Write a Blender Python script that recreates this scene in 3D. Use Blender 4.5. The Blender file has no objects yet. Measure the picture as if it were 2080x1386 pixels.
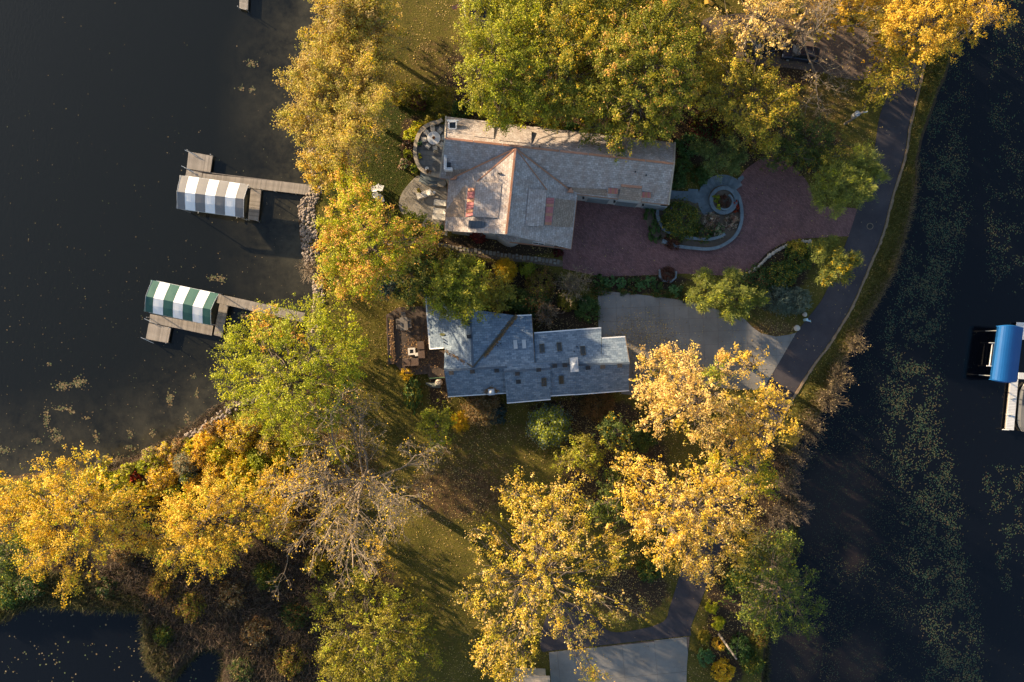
import bpy, bmesh, math, random
import numpy as np
from mathutils import Vector, Matrix, geometry

SC = bpy.context.scene
COL = SC.collection
rad = math.radians
random.seed(7)
RNG = np.random.default_rng(11)

# ------------------------------------------------------------------ camera, light, exposure
H = 87.0                      # drone height above the ground, metres
S = 16.0                      # photograph pixels per metre on the ground
cam_d = bpy.data.cameras.new("camera")
cam = bpy.data.objects.new("camera", cam_d)
COL.objects.link(cam)
cam.location = (0, 0, H)
cam.rotation_euler = (0, 0, 0)
cam_d.sensor_width = 36.0
cam_d.lens = 36.0 / (2 * (65.0 / H))
cam_d.clip_start = 0.5
cam_d.clip_end = 6000
SC.camera = cam

SUN_EL = rad(13.5)
SUN_TRAVEL = Vector((0.842, -0.539, 0)).normalized()      # where the light goes, on the ground
to_sun = Vector((-SUN_TRAVEL.x * math.cos(SUN_EL), -SUN_TRAVEL.y * math.cos(SUN_EL), math.sin(SUN_EL)))
world = bpy.data.worlds.new("World")
SC.world = world
world.use_nodes = True
wn = world.node_tree.nodes
wl = world.node_tree.links
bg = wn["Background"]
sky = wn.new("ShaderNodeTexSky")
sky.sky_type = 'NISHITA'
sky.sun_disc = False
sky.sun_elevation = SUN_EL
sky.sun_rotation = math.atan2(to_sun.x, to_sun.y)
sky.air_density = 1.0
sky.dust_density = 1.5
sky.ozone_density = 1.3
wl.new(sky.outputs[0], bg.inputs[0])
bg.inputs[1].default_value = 0.088
sun_d = bpy.data.lights.new("sun", 'SUN')
sun_d.energy = 5.0
sun_d.angle = rad(0.8)
sun_d.color = (1.0, 0.755, 0.47)
sun = bpy.data.objects.new("sun", sun_d)
sun.rotation_euler = to_sun.to_track_quat('Z', 'Y').to_euler()
sun.location = (-60, 40, 60)
COL.objects.link(sun)
SC.view_settings.view_transform = 'Standard'
SC.view_settings.look = 'None'
SC.view_settings.gamma = 1.0
SC.view_settings.exposure = 1.75
SC.cycles.max_bounces = 8
SC.cycles.diffuse_bounces = 4
SC.cycles.transmission_bounces = 6
SC.cycles.transparent_max_bounces = 4


# ------------------------------------------------------------------ helpers
def P(px, py, z=0.0):
    """point at height z that a photograph pixel looks at"""
    k = (H - z) / H / S
    return Vector(((px - 1040) * k, (693 - py) * k, z))


def tag(o, label=None, cat=None, group=None, kind=None):
    if label: o['label'] = label
    if cat: o['category'] = cat
    if group: o['group'] = group
    if kind: o['kind'] = kind
    return o


def thing(name, label, cat, loc=(0, 0, 0), rz=0.0, group=None):
    o = bpy.data.objects.new(name, None)
    o.empty_display_size = 0.2
    COL.objects.link(o)
    o.location = loc
    o.rotation_euler = (0, 0, rz)
    return tag(o, label, cat, group)


def put(name, me, parent=None, loc=(0, 0, 0), rz=0.0, scale=None, label=None):
    o = bpy.data.objects.new(name, me)
    COL.objects.link(o)
    o.location = loc
    o.rotation_euler = (0, 0, rz)
    if scale is not None: o.scale = scale
    if parent is not None: o.parent = parent
    if label: o['label'] = label
    return o


class MB:
    """collects shapes, builds them as one mesh object"""
    def __init__(self):
        self.v = []; self.f = []; self.uv = {}; self.mi = []

    def face(self, pts, uvs=None, mi=0):
        b = len(self.v)
        self.v += [tuple(p) for p in pts]
        self.f.append(tuple(range(b, b + len(pts))))
        self.mi.append(mi)
        if uvs: self.uv[len(self.f) - 1] = uvs

    def quadstrip(self, rings, closed=True, caps=True, mi=0):
        b = len(self.v); n = len(rings[0])
        for r in rings: self.v += [tuple(p) for p in r]
        for i in range(len(rings) - 1):
            for j in range(n if closed else n - 1):
                k = (j + 1) % n
                self.f.append((b + i * n + j, b + i * n + k, b + (i + 1) * n + k, b + (i + 1) * n + j)); self.mi.append(mi)
        if caps and closed:
            self.f.append(tuple(b + j for j in reversed(range(n)))); self.mi.append(mi)
            self.f.append(tuple(b + (len(rings) - 1) * n + j for j in range(n))); self.mi.append(mi)

    def box(self, c, s, rz=0.0, mi=0, taper=1.0):
        cx, cy, cz = c; hx, hy, hz = s[0] / 2, s[1] / 2, s[2] / 2
        ca, sa = math.cos(rz), math.sin(rz)
        def ring(z, k):
            return [(cx + (x * ca - y * sa) * k, cy + (x * sa + y * ca) * k, z) for x, y in ((-hx, -hy), (hx, -hy), (hx, hy), (-hx, hy))]
        self.quadstrip([ring(cz - hz, 1), ring(cz + hz, taper)], mi=mi)

    def prism(self, pts, z0, z1, mi=0):
        """pts counter-clockwise [(x,y)]"""
        a = sum(pts[i][0] * pts[(i + 1) % len(pts)][1] - pts[(i + 1) % len(pts)][0] * pts[i][1] for i in range(len(pts)))
        if a < 0: pts = list(reversed(pts))
        self.quadstrip([[(p[0], p[1], z0) for p in pts], [(p[0], p[1], z1) for p in pts]], mi=mi)

    def tube(self, path, radii, n=6, caps=True, mi=0):
        rings = []
        path = [Vector(p) for p in path]
        for i, p in enumerate(path):
            d = (path[min(i + 1, len(path) - 1)] - path[max(i - 1, 0)])
            if d.length < 1e-6: d = Vector((0, 0, 1))
            d.normalize()
            a = d.cross(Vector((0.13, 0.31, 0.94)))
            if a.length < 1e-3: a = d.cross(Vector((1, 0, 0)))
            a.normalize(); b = d.cross(a)
            r = radii[i] if hasattr(radii, '__len__') else radii
            rings.append([p + a * (r * math.cos(2 * math.pi * k / n)) + b * (r * math.sin(2 * math.pi * k / n)) for k in range(n)])
        self.quadstrip(rings, caps=caps, mi=mi)

    def disc(self, c, r, z0, z1, n=20, mi=0, r1=None):
        r1 = r if r1 is None else r1
        self.quadstrip([[(c[0] + r * math.cos(2 * math.pi * k / n), c[1] + r * math.sin(2 * math.pi * k / n), z0) for k in range(n)],
                        [(c[0] + r1 * math.cos(2 * math.pi * k / n), c[1] + r1 * math.sin(2 * math.pi * k / n), z1) for k in range(n)]], mi=mi)

    def mesh(self, name, mats, org=(0, 0, 0), smooth=False):
        me = bpy.data.meshes.new(name)
        ox, oy, oz = org
        me.from_pydata([(x - ox, y - oy, z - oz) for x, y, z in self.v], [], self.f)
        if not isinstance(mats, (list, tuple)): mats = [mats]
        for m in mats: me.materials.append(m)
        if len(mats) > 1: me.polygons.foreach_set('material_index', self.mi)
        if self.uv:
            lay = me.uv_layers.new(name='UVMap')
            for fi, uvs in self.uv.items():
                for li, uv in zip(me.polygons[fi].loop_indices, uvs): lay.data[li].uv = uv
        if smooth: me.polygons.foreach_set('use_smooth', [True] * len(me.polygons))
        me.update()
        return me

    def build(self, name, mats, parent=None, smooth=False, label=None, at=None):
        """vertices are world coordinates; the object sits at its parent's origin (or at `at`)"""
        org = tuple(at) if at is not None else (tuple(parent.location) if parent is not None and parent.parent is None else (0, 0, 0))
        me = self.mesh(name, mats, org, smooth)
        o = put(name, me, parent, loc=(org if parent is None else (0, 0, 0)), label=label)
        return o


def sub(mb, name, mats, parent, smooth=False):
    """a sub-part: parent is itself a part at zero offset below its thing"""
    root = parent.parent
    me = mb.mesh(name, mats, tuple(root.location), smooth)
    return put(name, me, parent)


# ------------------------------------------------------------------ materials
def new_mat(name):
    m = bpy.data.materials.new(name)
    m.use_nodes = True
    nt = m.node_tree
    return m, nt.nodes, nt.links, nt.nodes["Principled BSDF"]


def c4(c): return (c[0], c[1], c[2], 1.0)


def ramp(n, stops):
    r = n.new("ShaderNodeValToRGB")
    cr = r.color_ramp
    while len(cr.elements) < len(stops): cr.elements.new(0.5)
    for e, (p, c) in zip(cr.elements, stops):
        e.position = p; e.color = c4(c)
    return r


def noise(n, l, coord, scale, detail=4.0, rough=0.55, dist=0.0):
    t = n.new("ShaderNodeTexNoise")
    t.inputs['Scale'].default_value = scale
    t.inputs['Detail'].default_value = detail
    t.inputs['Roughness'].default_value = rough
    t.inputs['Distortion'].default_value = dist
    if coord is not None: l.new(coord, t.inputs['Vector'])
    return t


def mixc(n, l, a, b, f, mode='MIX'):
    m = n.new("ShaderNodeMix"); m.data_type = 'RGBA'; m.blend_type = mode
    for sock, val in ((m.inputs[0], f), (m.inputs[6], a), (m.inputs[7], b)):
        if hasattr(val, 'is_linked') or hasattr(val, 'links'): l.new(val, sock)
        elif isinstance(val, (int, float)): sock.default_value = val
        else: sock.default_value = c4(val)
    return m.outputs[2]


def mathn(n, l, op, a, b=None):
    m = n.new("ShaderNodeMath"); m.operation = op
    for i, v in enumerate((a, b)):
        if v is None: continue
        if hasattr(v, 'links'): l.new(v, m.inputs[i])
        else: m.inputs[i].default_value = v
    return m.outputs[0]


def add_bump(n, l, bsdf, height, strength=0.4, dist=0.05):
    b = n.new("ShaderNodeBump")
    b.inputs['Strength'].default_value = strength
    b.inputs['Distance'].default_value = dist
    l.new(height, b.inputs['Height'])
    l.new(b.outputs[0], bsdf.inputs['Normal'])
    return b


def rough_mat(name, c_lo, c_hi, scale=3.0, rough=0.85, metal=0.0, bump=0.3, fine=25.0, obj_random=0.0, spec=0.3, coord='Object'):
    m, n, l, b = new_mat(name)
    tc = n.new("ShaderNodeTexCoord")
    v = tc.outputs[coord]
    t1 = noise(n, l, v, scale, 5, 0.6)
    t2 = noise(n, l, v, fine, 3, 0.6)
    f = mathn(n, l, 'ADD', mathn(n, l, 'MULTIPLY', t1.outputs[0], 0.65), mathn(n, l, 'MULTIPLY', t2.outputs[0], 0.35))
    r = ramp(n, [(0.30, c_lo), (0.70, c_hi)])
    l.new(f, r.inputs[0])
    col = r.outputs[0]
    if obj_random > 0:
        oi = n.new("ShaderNodeObjectInfo")
        mr = n.new("ShaderNodeMapRange")
        mr.inputs[3].default_value = 1 - obj_random; mr.inputs[4].default_value = 1 + obj_random
        l.new(oi.outputs['Random'], mr.inputs[0])
        hs = n.new("ShaderNodeHueSaturation")
        l.new(mr.outputs[0], hs.inputs['Value']); l.new(col, hs.inputs['Color'])
        col = hs.outputs[0]
    l.new(col, b.inputs['Base Color'])
    b.inputs['Roughness'].default_value = rough
    b.inputs['Metallic'].default_value = metal
    b.inputs['Specular IOR Level'].default_value = spec
    if bump: add_bump(n, l, b, t2.outputs[0], bump, 0.03)
    return m


def shingle_mat(name, cols, mortar, bw, bh, weather, rough=0.9, wscale=0.35, streak=0.5):
    """courses of shingles in UV metres, with per-shingle colour and weathering"""
    m, n, l, b = new_mat(name)
    uv = n.new("ShaderNodeUVMap"); uv.uv_map = 'UVMap'
    br = n.new("ShaderNodeTexBrick")
    br.offset = 0.5; br.offset_frequency = 2
    br.inputs['Scale'].default_value = 1.0
    br.inputs['Brick Width'].default_value = bw
    br.inputs['Row Height'].default_value = bh
    br.inputs['Mortar Size'].default_value = 0.012
    br.inputs['Mortar Smooth'].default_value = 0.3
    br.inputs['Bias'].default_value = 0.0
    br.inputs['Color1'].default_value = c4(cols[0]); br.inputs['Color2'].default_value = c4(cols[1])
    br.inputs['Mortar'].default_value = c4(mortar)
    l.new(uv.outputs[0], br.inputs['Vector'])
    mp = n.new("ShaderNodeMapping"); mp.inputs['Scale'].default_value = (1.0, 0.35, 1.0)
    l.new(uv.outputs[0], mp.inputs[0])
    t = noise(n, l, mp.outputs[0], wscale * 3, 6, 0.65)
    r = ramp(n, [(0.35, (0, 0, 0)), (0.68, (1, 1, 1))]); l.new(t.outputs[0], r.inputs[0])
    f = mathn(n, l, 'MULTIPLY', r.outputs[0], streak)
    c = mixc(n, l, br.outputs[0], weather, f)
    t2 = noise(n, l, uv.outputs[0], 5.0, 4, 0.7)
    r2 = ramp(n, [(0.3, (0.70, 0.71, 0.73)), (0.7, (1.2, 1.19, 1.17))]); l.new(t2.outputs[0], r2.inputs[0])
    c = mixc(n, l, c, r2.outputs[0], 1.0, 'MULTIPLY')
    l.new(c, b.inputs['Base Color'])
    b.inputs['Roughness'].default_value = rough
    b.inputs['Specular IOR Level'].default_value = 0.25
    # every course leans up towards its butt edge
    sx = n.new("ShaderNodeSeparateXYZ"); l.new(uv.outputs[0], sx.inputs[0])
    saw = mathn(n, l, 'FRACT', mathn(n, l, 'DIVIDE', sx.outputs[1], bh))
    hgt = mathn(n, l, 'ADD', mathn(n, l, 'SUBTRACT', 1.0, saw), mathn(n, l, 'MULTIPLY', br.outputs['Fac'], -0.6))
    hgt = mathn(n, l, 'ADD', hgt, mathn(n, l, 'MULTIPLY', t2.outputs[0], 0.8))
    add_bump(n, l, b, hgt, 0.55, 0.03)
    return m


def leaf_mat(name, trans=0.35, rough=0.55):
    m = bpy.data.materials.new(name); m.use_nodes = True
    n = m.node_tree.nodes; l = m.node_tree.links
    n.clear()
    out = n.new("ShaderNodeOutputMaterial")
    at = n.new("ShaderNodeAttribute"); at.attribute_name = 'leaf_colour'
    d = n.new("ShaderNodeBsdfDiffuse"); t = n.new("ShaderNodeBsdfTranslucent"); g = n.new("ShaderNodeBsdfGlossy")
    g.inputs['Roughness'].default_value = rough
    hs = n.new("ShaderNodeHueSaturation"); hs.inputs['Saturation'].default_value = 1.12
    l.new(at.outputs['Color'], hs.inputs['Color'])
    l.new(at.outputs['Color'], d.inputs['Color']); l.new(hs.outputs[0], t.inputs['Color'])
    mx = n.new("ShaderNodeMixShader"); mx.inputs[0].default_value = trans
    l.new(d.outputs[0], mx.inputs[1]); l.new(t.outputs[0], mx.inputs[2])
    mg = n.new("ShaderNodeMixShader"); mg.inputs[0].default_value = 0.012
    g.inputs['Color'].default_value = (1, 1, 1, 1)
    l.new(mx.outputs[0], mg.inputs[1]); l.new(g.outputs[0], mg.inputs[2])
    l.new(mg.outputs[0], out.inputs[0])
    return m


def water_mat():
    m, n, l, b = new_mat("lake_water")
    at = n.new("ShaderNodeAttribute"); at.attribute_name = 'shallow'
    geo = n.new("ShaderNodeNewGeometry")
    pos = geo.outputs['Position']
    t1 = noise(n, l, pos, 0.12, 5, 0.6, 0.4)
    t2 = noise(n, l, pos, 0.9, 5, 0.7, 0.3)
    r = ramp(n, [(0.38, (0.010, 0.0105, 0.009)), (0.62, (0.066, 0.061, 0.042))])
    l.new(mathn(n, l, 'ADD', mathn(n, l, 'MULTIPLY', t1.outputs[0], 0.6), mathn(n, l, 'MULTIPLY', t2.outputs[0], 0.4)), r.inputs[0])
    sh = n.new("ShaderNodeSeparateColor"); l.new(at.outputs['Color'], sh.inputs[0])
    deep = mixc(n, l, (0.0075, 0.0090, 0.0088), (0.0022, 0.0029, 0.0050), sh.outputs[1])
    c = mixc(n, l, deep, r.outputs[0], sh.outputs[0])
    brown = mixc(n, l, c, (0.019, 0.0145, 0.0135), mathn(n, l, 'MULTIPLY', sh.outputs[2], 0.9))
    l.new(brown, b.inputs['Base Color'])
    b.inputs['Roughness'].default_value = 0.12
    b.inputs['IOR'].default_value = 1.33
    mp = n.new("ShaderNodeMapping"); mp.inputs['Scale'].default_value = (1.0, 0.45, 1.0); mp.inputs['Rotation'].default_value = (0, 0, 0.5)
    l.new(pos, mp.inputs[0])
    w = noise(n, l, mp.outputs[0], 3.0, 3, 0.55, 0.2)
    add_bump(n, l, b, w.outputs[0], 0.22, 0.05)
    return m


def ground_mat():
    m, n, l, b = new_mat("lawn")
    at = n.new("ShaderNodeAttribute"); at.attribute_name = 'cover'
    sep = n.new("ShaderNodeSeparateColor"); l.new(at.outputs['Color'], sep.inputs[0])
    geo = n.new("ShaderNodeNewGeometry"); pos = geo.outputs['Position']
    big = noise(n, l, pos, 0.25, 5, 0.6)
    fine = noise(n, l, pos, 5.0, 5, 0.85)
    mid = noise(n, l, pos, 1.6, 4, 0.6)
    g = ramp(n, [(0.36, (0.034, 0.038, 0.009)), (0.50, (0.105, 0.092, 0.019)), (0.64, (0.20, 0.155, 0.032))])
    l.new(mathn(n, l, 'ADD', mathn(n, l, 'MULTIPLY', big.outputs[0], 0.35), mathn(n, l, 'MULTIPLY', fine.outputs[0], 0.65)), g.inputs[0])
    lush = ramp(n, [(0.3, (0.014, 0.024, 0.005)), (0.7, (0.060, 0.075, 0.014))]); l.new(fine.outputs[0], lush.inputs[0])
    c = mixc(n, l, g.outputs[0], lush.outputs[0], sep.outputs[2])
    # leaf litter: specks that thicken with the cover value
    vo = n.new("ShaderNodeTexVoronoi"); vo.inputs['Scale'].default_value = 4.5; l.new(pos, vo.inputs['Vector'])
    lit = mixc(n, l, (0.050, 0.030, 0.016), (0.18, 0.105, 0.055), vo.outputs['Color'])
    k = mathn(n, l, 'ADD', sep.outputs[0], mathn(n, l, 'MULTIPLY', mathn(n, l, 'SUBTRACT', mid.outputs[0], 0.5), 1.3))
    kr = ramp(n, [(0.25, (0, 0, 0)), (0.75, (1, 1, 1))]); l.new(k, kr.inputs[0])
    c = mixc(n, l, c, lit, mathn(n, l, 'MULTIPLY', kr.outputs[0], 0.9))
    soil = ramp(n, [(0.3, (0.028, 0.019, 0.012)), (0.7, (0.085, 0.058, 0.038))]); l.new(fine.outputs[0], soil.inputs[0])
    k2 = mathn(n, l, 'ADD', sep.outputs[1], mathn(n, l, 'MULTIPLY', mathn(n, l, 'SUBTRACT', mid.outputs[0], 0.5), 1.0))
    kr2 = ramp(n, [(0.35, (0, 0, 0)), (0.65, (1, 1, 1))]); l.new(k2, kr2.inputs[0])
    c = mixc(n, l, c, soil.outputs[0], kr2.outputs[0])
    l.new(c, b.inputs['Base Color'])
    b.inputs['Roughness'].default_value = 0.95
    b.inputs['Specular IOR Level'].default_value = 0.1
    add_bump(n, l, b, fine.outputs[0], 1.0, 0.22)
    return m


def brick_pave_mat():
    m, n, l, b = new_mat("red_brick_paving")
    geo = n.new("ShaderNodeNewGeometry")
    mp = n.new("ShaderNodeMapping"); mp.inputs['Rotation'].default_value = (0, 0, 0.69)
    l.new(geo.outputs['Position'], mp.inputs[0])
    br = n.new("ShaderNodeTexBrick")
    br.inputs['Scale'].default_value = 1.0
    br.inputs['Brick Width'].default_value = 0.30; br.inputs['Row Height'].default_value = 0.15
    br.inputs['Mortar Size'].default_value = 0.012
    br.inputs['Color1'].default_value = (0.15, 0.068, 0.064, 1); br.inputs['Color2'].default_value = (0.23, 0.115, 0.105, 1)
    br.inputs['Mortar'].default_value = (0.05, 0.034, 0.034, 1)
    l.new(mp.outputs[0], br.inputs['Vector'])
    t = noise(n, l, geo.outputs['Position'], 0.5, 5, 0.65)
    r = ramp(n, [(0.3, (0.72, 0.72, 0.76)), (0.7, (1.2, 1.16, 1.12))]); l.new(t.outputs[0], r.inputs[0])
    c = mixc(n, l, br.outputs[0], r.outputs[0], 1.0, 'MULTIPLY')
    l.new(c, b.inputs['Base Color'])
    b.inputs['Roughness'].default_value = 0.85
    add_bump(n, l, b, mathn(n, l, 'SUBTRACT', 1.0, br.outputs['Fac']), 0.4, 0.02)
    return m


M = {}
M['lake'] = water_mat()
M['ground'] = ground_mat()
M['brick_pave'] = brick_pave_mat()
M['leaf'] = leaf_mat('autumn_leaf', 0.42)
M['leaf_shiny'] = leaf_mat('evergreen_leaf', 0.2, 0.4)
M['litter'] = leaf_mat('fallen_leaf', 0.1, 0.7)
M['pad'] = leaf_mat('lily_pad', 0.05, 0.35)
M['bark'] = rough_mat('grey_brown_bark', (0.06, 0.048, 0.038), (0.17, 0.135, 0.105), 2.0, 0.95, bump=0.6)
M['bark_pale'] = rough_mat('pale_bark', (0.14, 0.11, 0.078), (0.29, 0.232, 0.17), 2.0, 0.95, bump=0.5)
M['asphalt'] = rough_mat('asphalt', (0.030, 0.027, 0.032), (0.070, 0.061, 0.066), 0.35, 0.9, bump=0.3, fine=14)
M['asphalt_old'] = rough_mat('worn_brown_asphalt', (0.085, 0.062, 0.052), (0.145, 0.11, 0.092), 0.5, 0.95, bump=0.3, fine=8)
M['concrete'] = rough_mat('concrete_slab', (0.135, 0.128, 0.118), (0.255, 0.245, 0.225), 0.4, 0.9, bump=0.2, fine=18, obj_random=0.04)
M['kerb'] = rough_mat('gravel_edge', (0.16, 0.11, 0.07), (0.30, 0.22, 0.14), 3, 0.95, fine=12)
M['bluestone'] = rough_mat('bluestone', (0.105, 0.135, 0.155), (0.19, 0.225, 0.245), 2.0, 0.8, bump=0.25, obj_random=0.12)
M['flagstone'] = rough_mat('flagstone', (0.15, 0.14, 0.125), (0.30, 0.27, 0.225), 1.2, 0.85, bump=0.3, obj_random=0.22)
M['slate'] = rough_mat('slate_terrace_stone', (0.13, 0.14, 0.145), (0.25, 0.245, 0.23), 1.5, 0.8, bump=0.25, obj_random=0.25)
M['wallstone'] = rough_mat('terrace_cap_stone', (0.30, 0.25, 0.19), (0.46, 0.40, 0.32), 3.0, 0.9, bump=0.3)
M['bark_tan'] = rough_mat('tan_twigs', (0.065, 0.05, 0.032), (0.14, 0.108, 0.07), 2.0, 0.95, bump=0.5)
M['rock'] = rough_mat('shore_rock', (0.14, 0.112, 0.092), (0.34, 0.285, 0.24), 2.0, 0.9, bump=0.5, obj_random=0.35)
M['rock_pale'] = rough_mat('pale_boulder', (0.36, 0.31, 0.25), (0.55, 0.49, 0.41), 2.5, 0.9, bump=0.5, obj_random=0.2)
M['cedar'] = shingle_mat('weathered_cedar', ((0.30, 0.275, 0.26), (0.49, 0.45, 0.43)), (0.14, 0.12, 0.11), 0.40, 0.27, (0.27, 0.205, 0.17), streak=0.75)
M['cedar_brown'] = shingle_mat('brown_cedar', ((0.26, 0.20, 0.155), (0.36, 0.285, 0.225)), (0.12, 0.09, 0.07), 0.36, 0.24, (0.19, 0.145, 0.115), streak=0.5)
M['blue_shingle'] = shingle_mat('blue_grey_asphalt_shingle', ((0.105, 0.15, 0.21), (0.225, 0.285, 0.35)), (0.065, 0.09, 0.125), 0.55, 0.28, (0.17, 0.20, 0.235), streak=0.25)
M['dark_roof'] = rough_mat('dark_flat_roof', (0.018, 0.020, 0.026), (0.035, 0.038, 0.045), 1.0, 0.9)
M['navy_roof'] = rough_mat('navy_roof', (0.012, 0.020, 0.05), (0.022, 0.035, 0.075), 1.0, 0.85)
M['copper'] = rough_mat('copper', (0.34, 0.15, 0.085), (0.52, 0.27, 0.17), 1.8, 0.55, metal=0.35, bump=0.1, spec=0.5)
M['copper_dull'] = rough_mat('dull_copper', (0.30, 0.14, 0.08), (0.46, 0.24, 0.14), 1.5, 0.55, metal=0.4, bump=0.1)
M['copper_rose'] = rough_mat('rose_copper', (0.36, 0.105, 0.10), (0.54, 0.21, 0.205), 2.5, 0.6, metal=0.1, bump=0.15)
M['lead'] = rough_mat('grey_metal_roof', (0.07, 0.085, 0.11), (0.15, 0.165, 0.19), 1.5, 0.5, metal=0.4, bump=0.1)
M['stucco'] = rough_mat('grey_stucco', (0.34, 0.35, 0.35), (0.44, 0.44, 0.43), 2.0, 0.9, bump=0.15)
M['siding'] = rough_mat('brown_siding', (0.10, 0.075, 0.055), (0.17, 0.125, 0.09), 2.0, 0.9, bump=0.2)
M['white'] = rough_mat('white_paint', (0.66, 0.66, 0.65), (0.80, 0.80, 0.79), 3.0, 0.55, bump=0.05)
M['cream'] = rough_mat('cream_furniture', (0.54, 0.50, 0.44), (0.68, 0.64, 0.57), 4.0, 0.7, bump=0.1)
M['glass'] = rough_mat('dark_window_glass', (0.012, 0.015, 0.018), (0.03, 0.034, 0.038), 1.0, 0.08, bump=0.0, spec=0.5)
M['white_lid'] = rough_mat('milky_skylight', (0.40, 0.41, 0.43), (0.50, 0.51, 0.52), 1.5, 0.35, bump=0.05)
M['bronze'] = rough_mat('bronze_frame', (0.05, 0.045, 0.035), (0.09, 0.08, 0.06), 2.0, 0.6)
M['black'] = rough_mat('black_metal', (0.015, 0.015, 0.017), (0.035, 0.035, 0.037), 3.0, 0.6)
M['steel'] = rough_mat('galvanised_steel', (0.36, 0.38, 0.40), (0.55, 0.57, 0.58), 3.0, 0.4, metal=0.6)
M['dock'] = rough_mat('grey_dock_plank', (0.20, 0.175, 0.15), (0.38, 0.34, 0.30), 2.5, 0.9, bump=0.4, obj_random=0.18)
M['dock_light'] = rough_mat('pale_dock_plank', (0.50, 0.50, 0.50), (0.66, 0.66, 0.66), 2.0, 0.7, bump=0.2, obj_random=0.06)
M['deck'] = rough_mat('brown_deck_board', (0.055, 0.042, 0.034), (0.115, 0.086, 0.068), 1.5, 0.9, bump=0.4, obj_random=0.2)
M['timber'] = rough_mat('weathered_timber', (0.13, 0.115, 0.105), (0.25, 0.225, 0.205), 2.0, 0.9, bump=0.3)
M['cushion'] = rough_mat('brown_cushion', (0.075, 0.05, 0.04), (0.13, 0.09, 0.07), 2.0, 0.95, bump=0.2)
M['canvas_white'] = rough_mat('white_canvas', (0.76, 0.77, 0.78), (0.86, 0.87, 0.87), 0.6, 0.65, bump=0.08, fine=6)
M['canvas_grey'] = rough_mat('grey_canvas', (0.165, 0.165, 0.17), (0.225, 0.22, 0.22), 0.6, 0.7, bump=0.08, fine=6)
M['canvas_green'] = rough_mat('green_canvas', (0.022, 0.085, 0.075), (0.040, 0.125, 0.105), 0.6, 0.65, bump=0.08, fine=6)
M['canvas_blue'] = rough_mat('blue_canvas', (0.002, 0.058, 0.20), (0.004, 0.078, 0.25), 0.5, 0.6, bump=0.08, fine=6)
M['canvas_dark'] = rough_mat('dark_grey_canvas', (0.055, 0.058, 0.066), (0.085, 0.088, 0.096), 0.6, 0.7, bump=0.1, fine=6)
M['car_dark'] = rough_mat('dark_blue_car_paint', (0.012, 0.016, 0.03), (0.02, 0.026, 0.045), 1.0, 0.25, bump=0.0, spec=0.6)
M['car_black'] = rough_mat('black_car_paint', (0.008, 0.008, 0.010), (0.014, 0.014, 0.016), 1.0, 0.25, bump=0.0, spec=0.6)
M['rubber'] = rough_mat('rubber', (0.012, 0.012, 0.012), (0.025, 0.025, 0.025), 3.0, 0.9)
M['terracotta'] = rough_mat('dark_plant_pot', (0.07, 0.06, 0.055), (0.13, 0.11, 0.10), 3.0, 0.8)
M['red'] = rough_mat('red_cloth', (0.45, 0.03, 0.04), (0.55, 0.05, 0.06), 3.0, 0.8, bump=0.05)
M['navy'] = rough_mat('navy_cloth', (0.02, 0.03, 0.12), (0.03, 0.045, 0.16), 3.0, 0.8, bump=0.05)
M['green_metal'] = rough_mat('green_painted_rail', (0.05, 0.12, 0.06), (0.09, 0.19, 0.10), 3.0, 0.6)
M['tarp'] = rough_mat('grey_green_tarp', (0.085, 0.10, 0.09), (0.17, 0.185, 0.165), 1.5, 0.8, bump=0.3)
M['glow_pumpkin'] = rough_mat('orange_centrepiece', (0.35, 0.12, 0.03), (0.50, 0.22, 0.06), 8.0, 0.7)


# ------------------------------------------------------------------ 2-D polygon tools (numpy)
def smooth_line(pts, n=6, closed=False):
    pts = [Vector((p[0], p[1])) for p in pts]
    out = []
    m = len(pts)
    for i in range(m if closed else m - 1):
        if closed: p0, p1, p2, p3 = pts[(i - 1) % m], pts[i], pts[(i + 1) % m], pts[(i + 2) % m]
        else: p0, p1, p2, p3 = pts[max(i - 1, 0)], pts[i], pts[i + 1], pts[min(i + 2, m - 1)]
        for k in range(n):
            t = k / n
            q = 0.5 * ((2 * p1) + (p2 - p0) * t + (2 * p0 - 5 * p1 + 4 * p2 - p3) * t * t + (3 * p1 - p0 - 3 * p2 + p3) * t ** 3)
            out.append((q.x, q.y))
    if not closed: out.append((pts[-1].x, pts[-1].y))
    return out


def inside(poly, pts):
    """numpy point-in-polygon"""
    pts = np.asarray(pts, float); poly = np.asarray(poly, float)
    x, y = pts[:, 0], pts[:, 1]
    res = np.zeros(len(pts), bool)
    x0, y0 = poly[:, 0], poly[:, 1]
    x1, y1 = np.roll(x0, -1), np.roll(y0, -1)
    for a, b_, c, d in zip(x0, y0, x1, y1):
        if b_ == d: continue
        cond = ((b_ > y) != (d > y)) & (x < (c - a) * (y - b_) / (d - b_) + a)
        res ^= cond
    return res


def seg_dist(poly, pts, closed=True):
    pts = np.asarray(pts, float); poly = np.asarray(poly, float)
    best = np.full(len(pts), 1e9)
    m = len(poly)
    for i in range(m if closed else m - 1):
        a = poly[i]; b_ = poly[(i + 1) % m]
        ab = b_ - a; L = (ab ** 2).sum()
        t = np.clip(((pts - a) @ ab) / max(L, 1e-9), 0, 1)
        d = np.hypot(*(pts - (a + t[:, None] * ab)).T)
        best = np.minimum(best, d)
    return best


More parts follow.
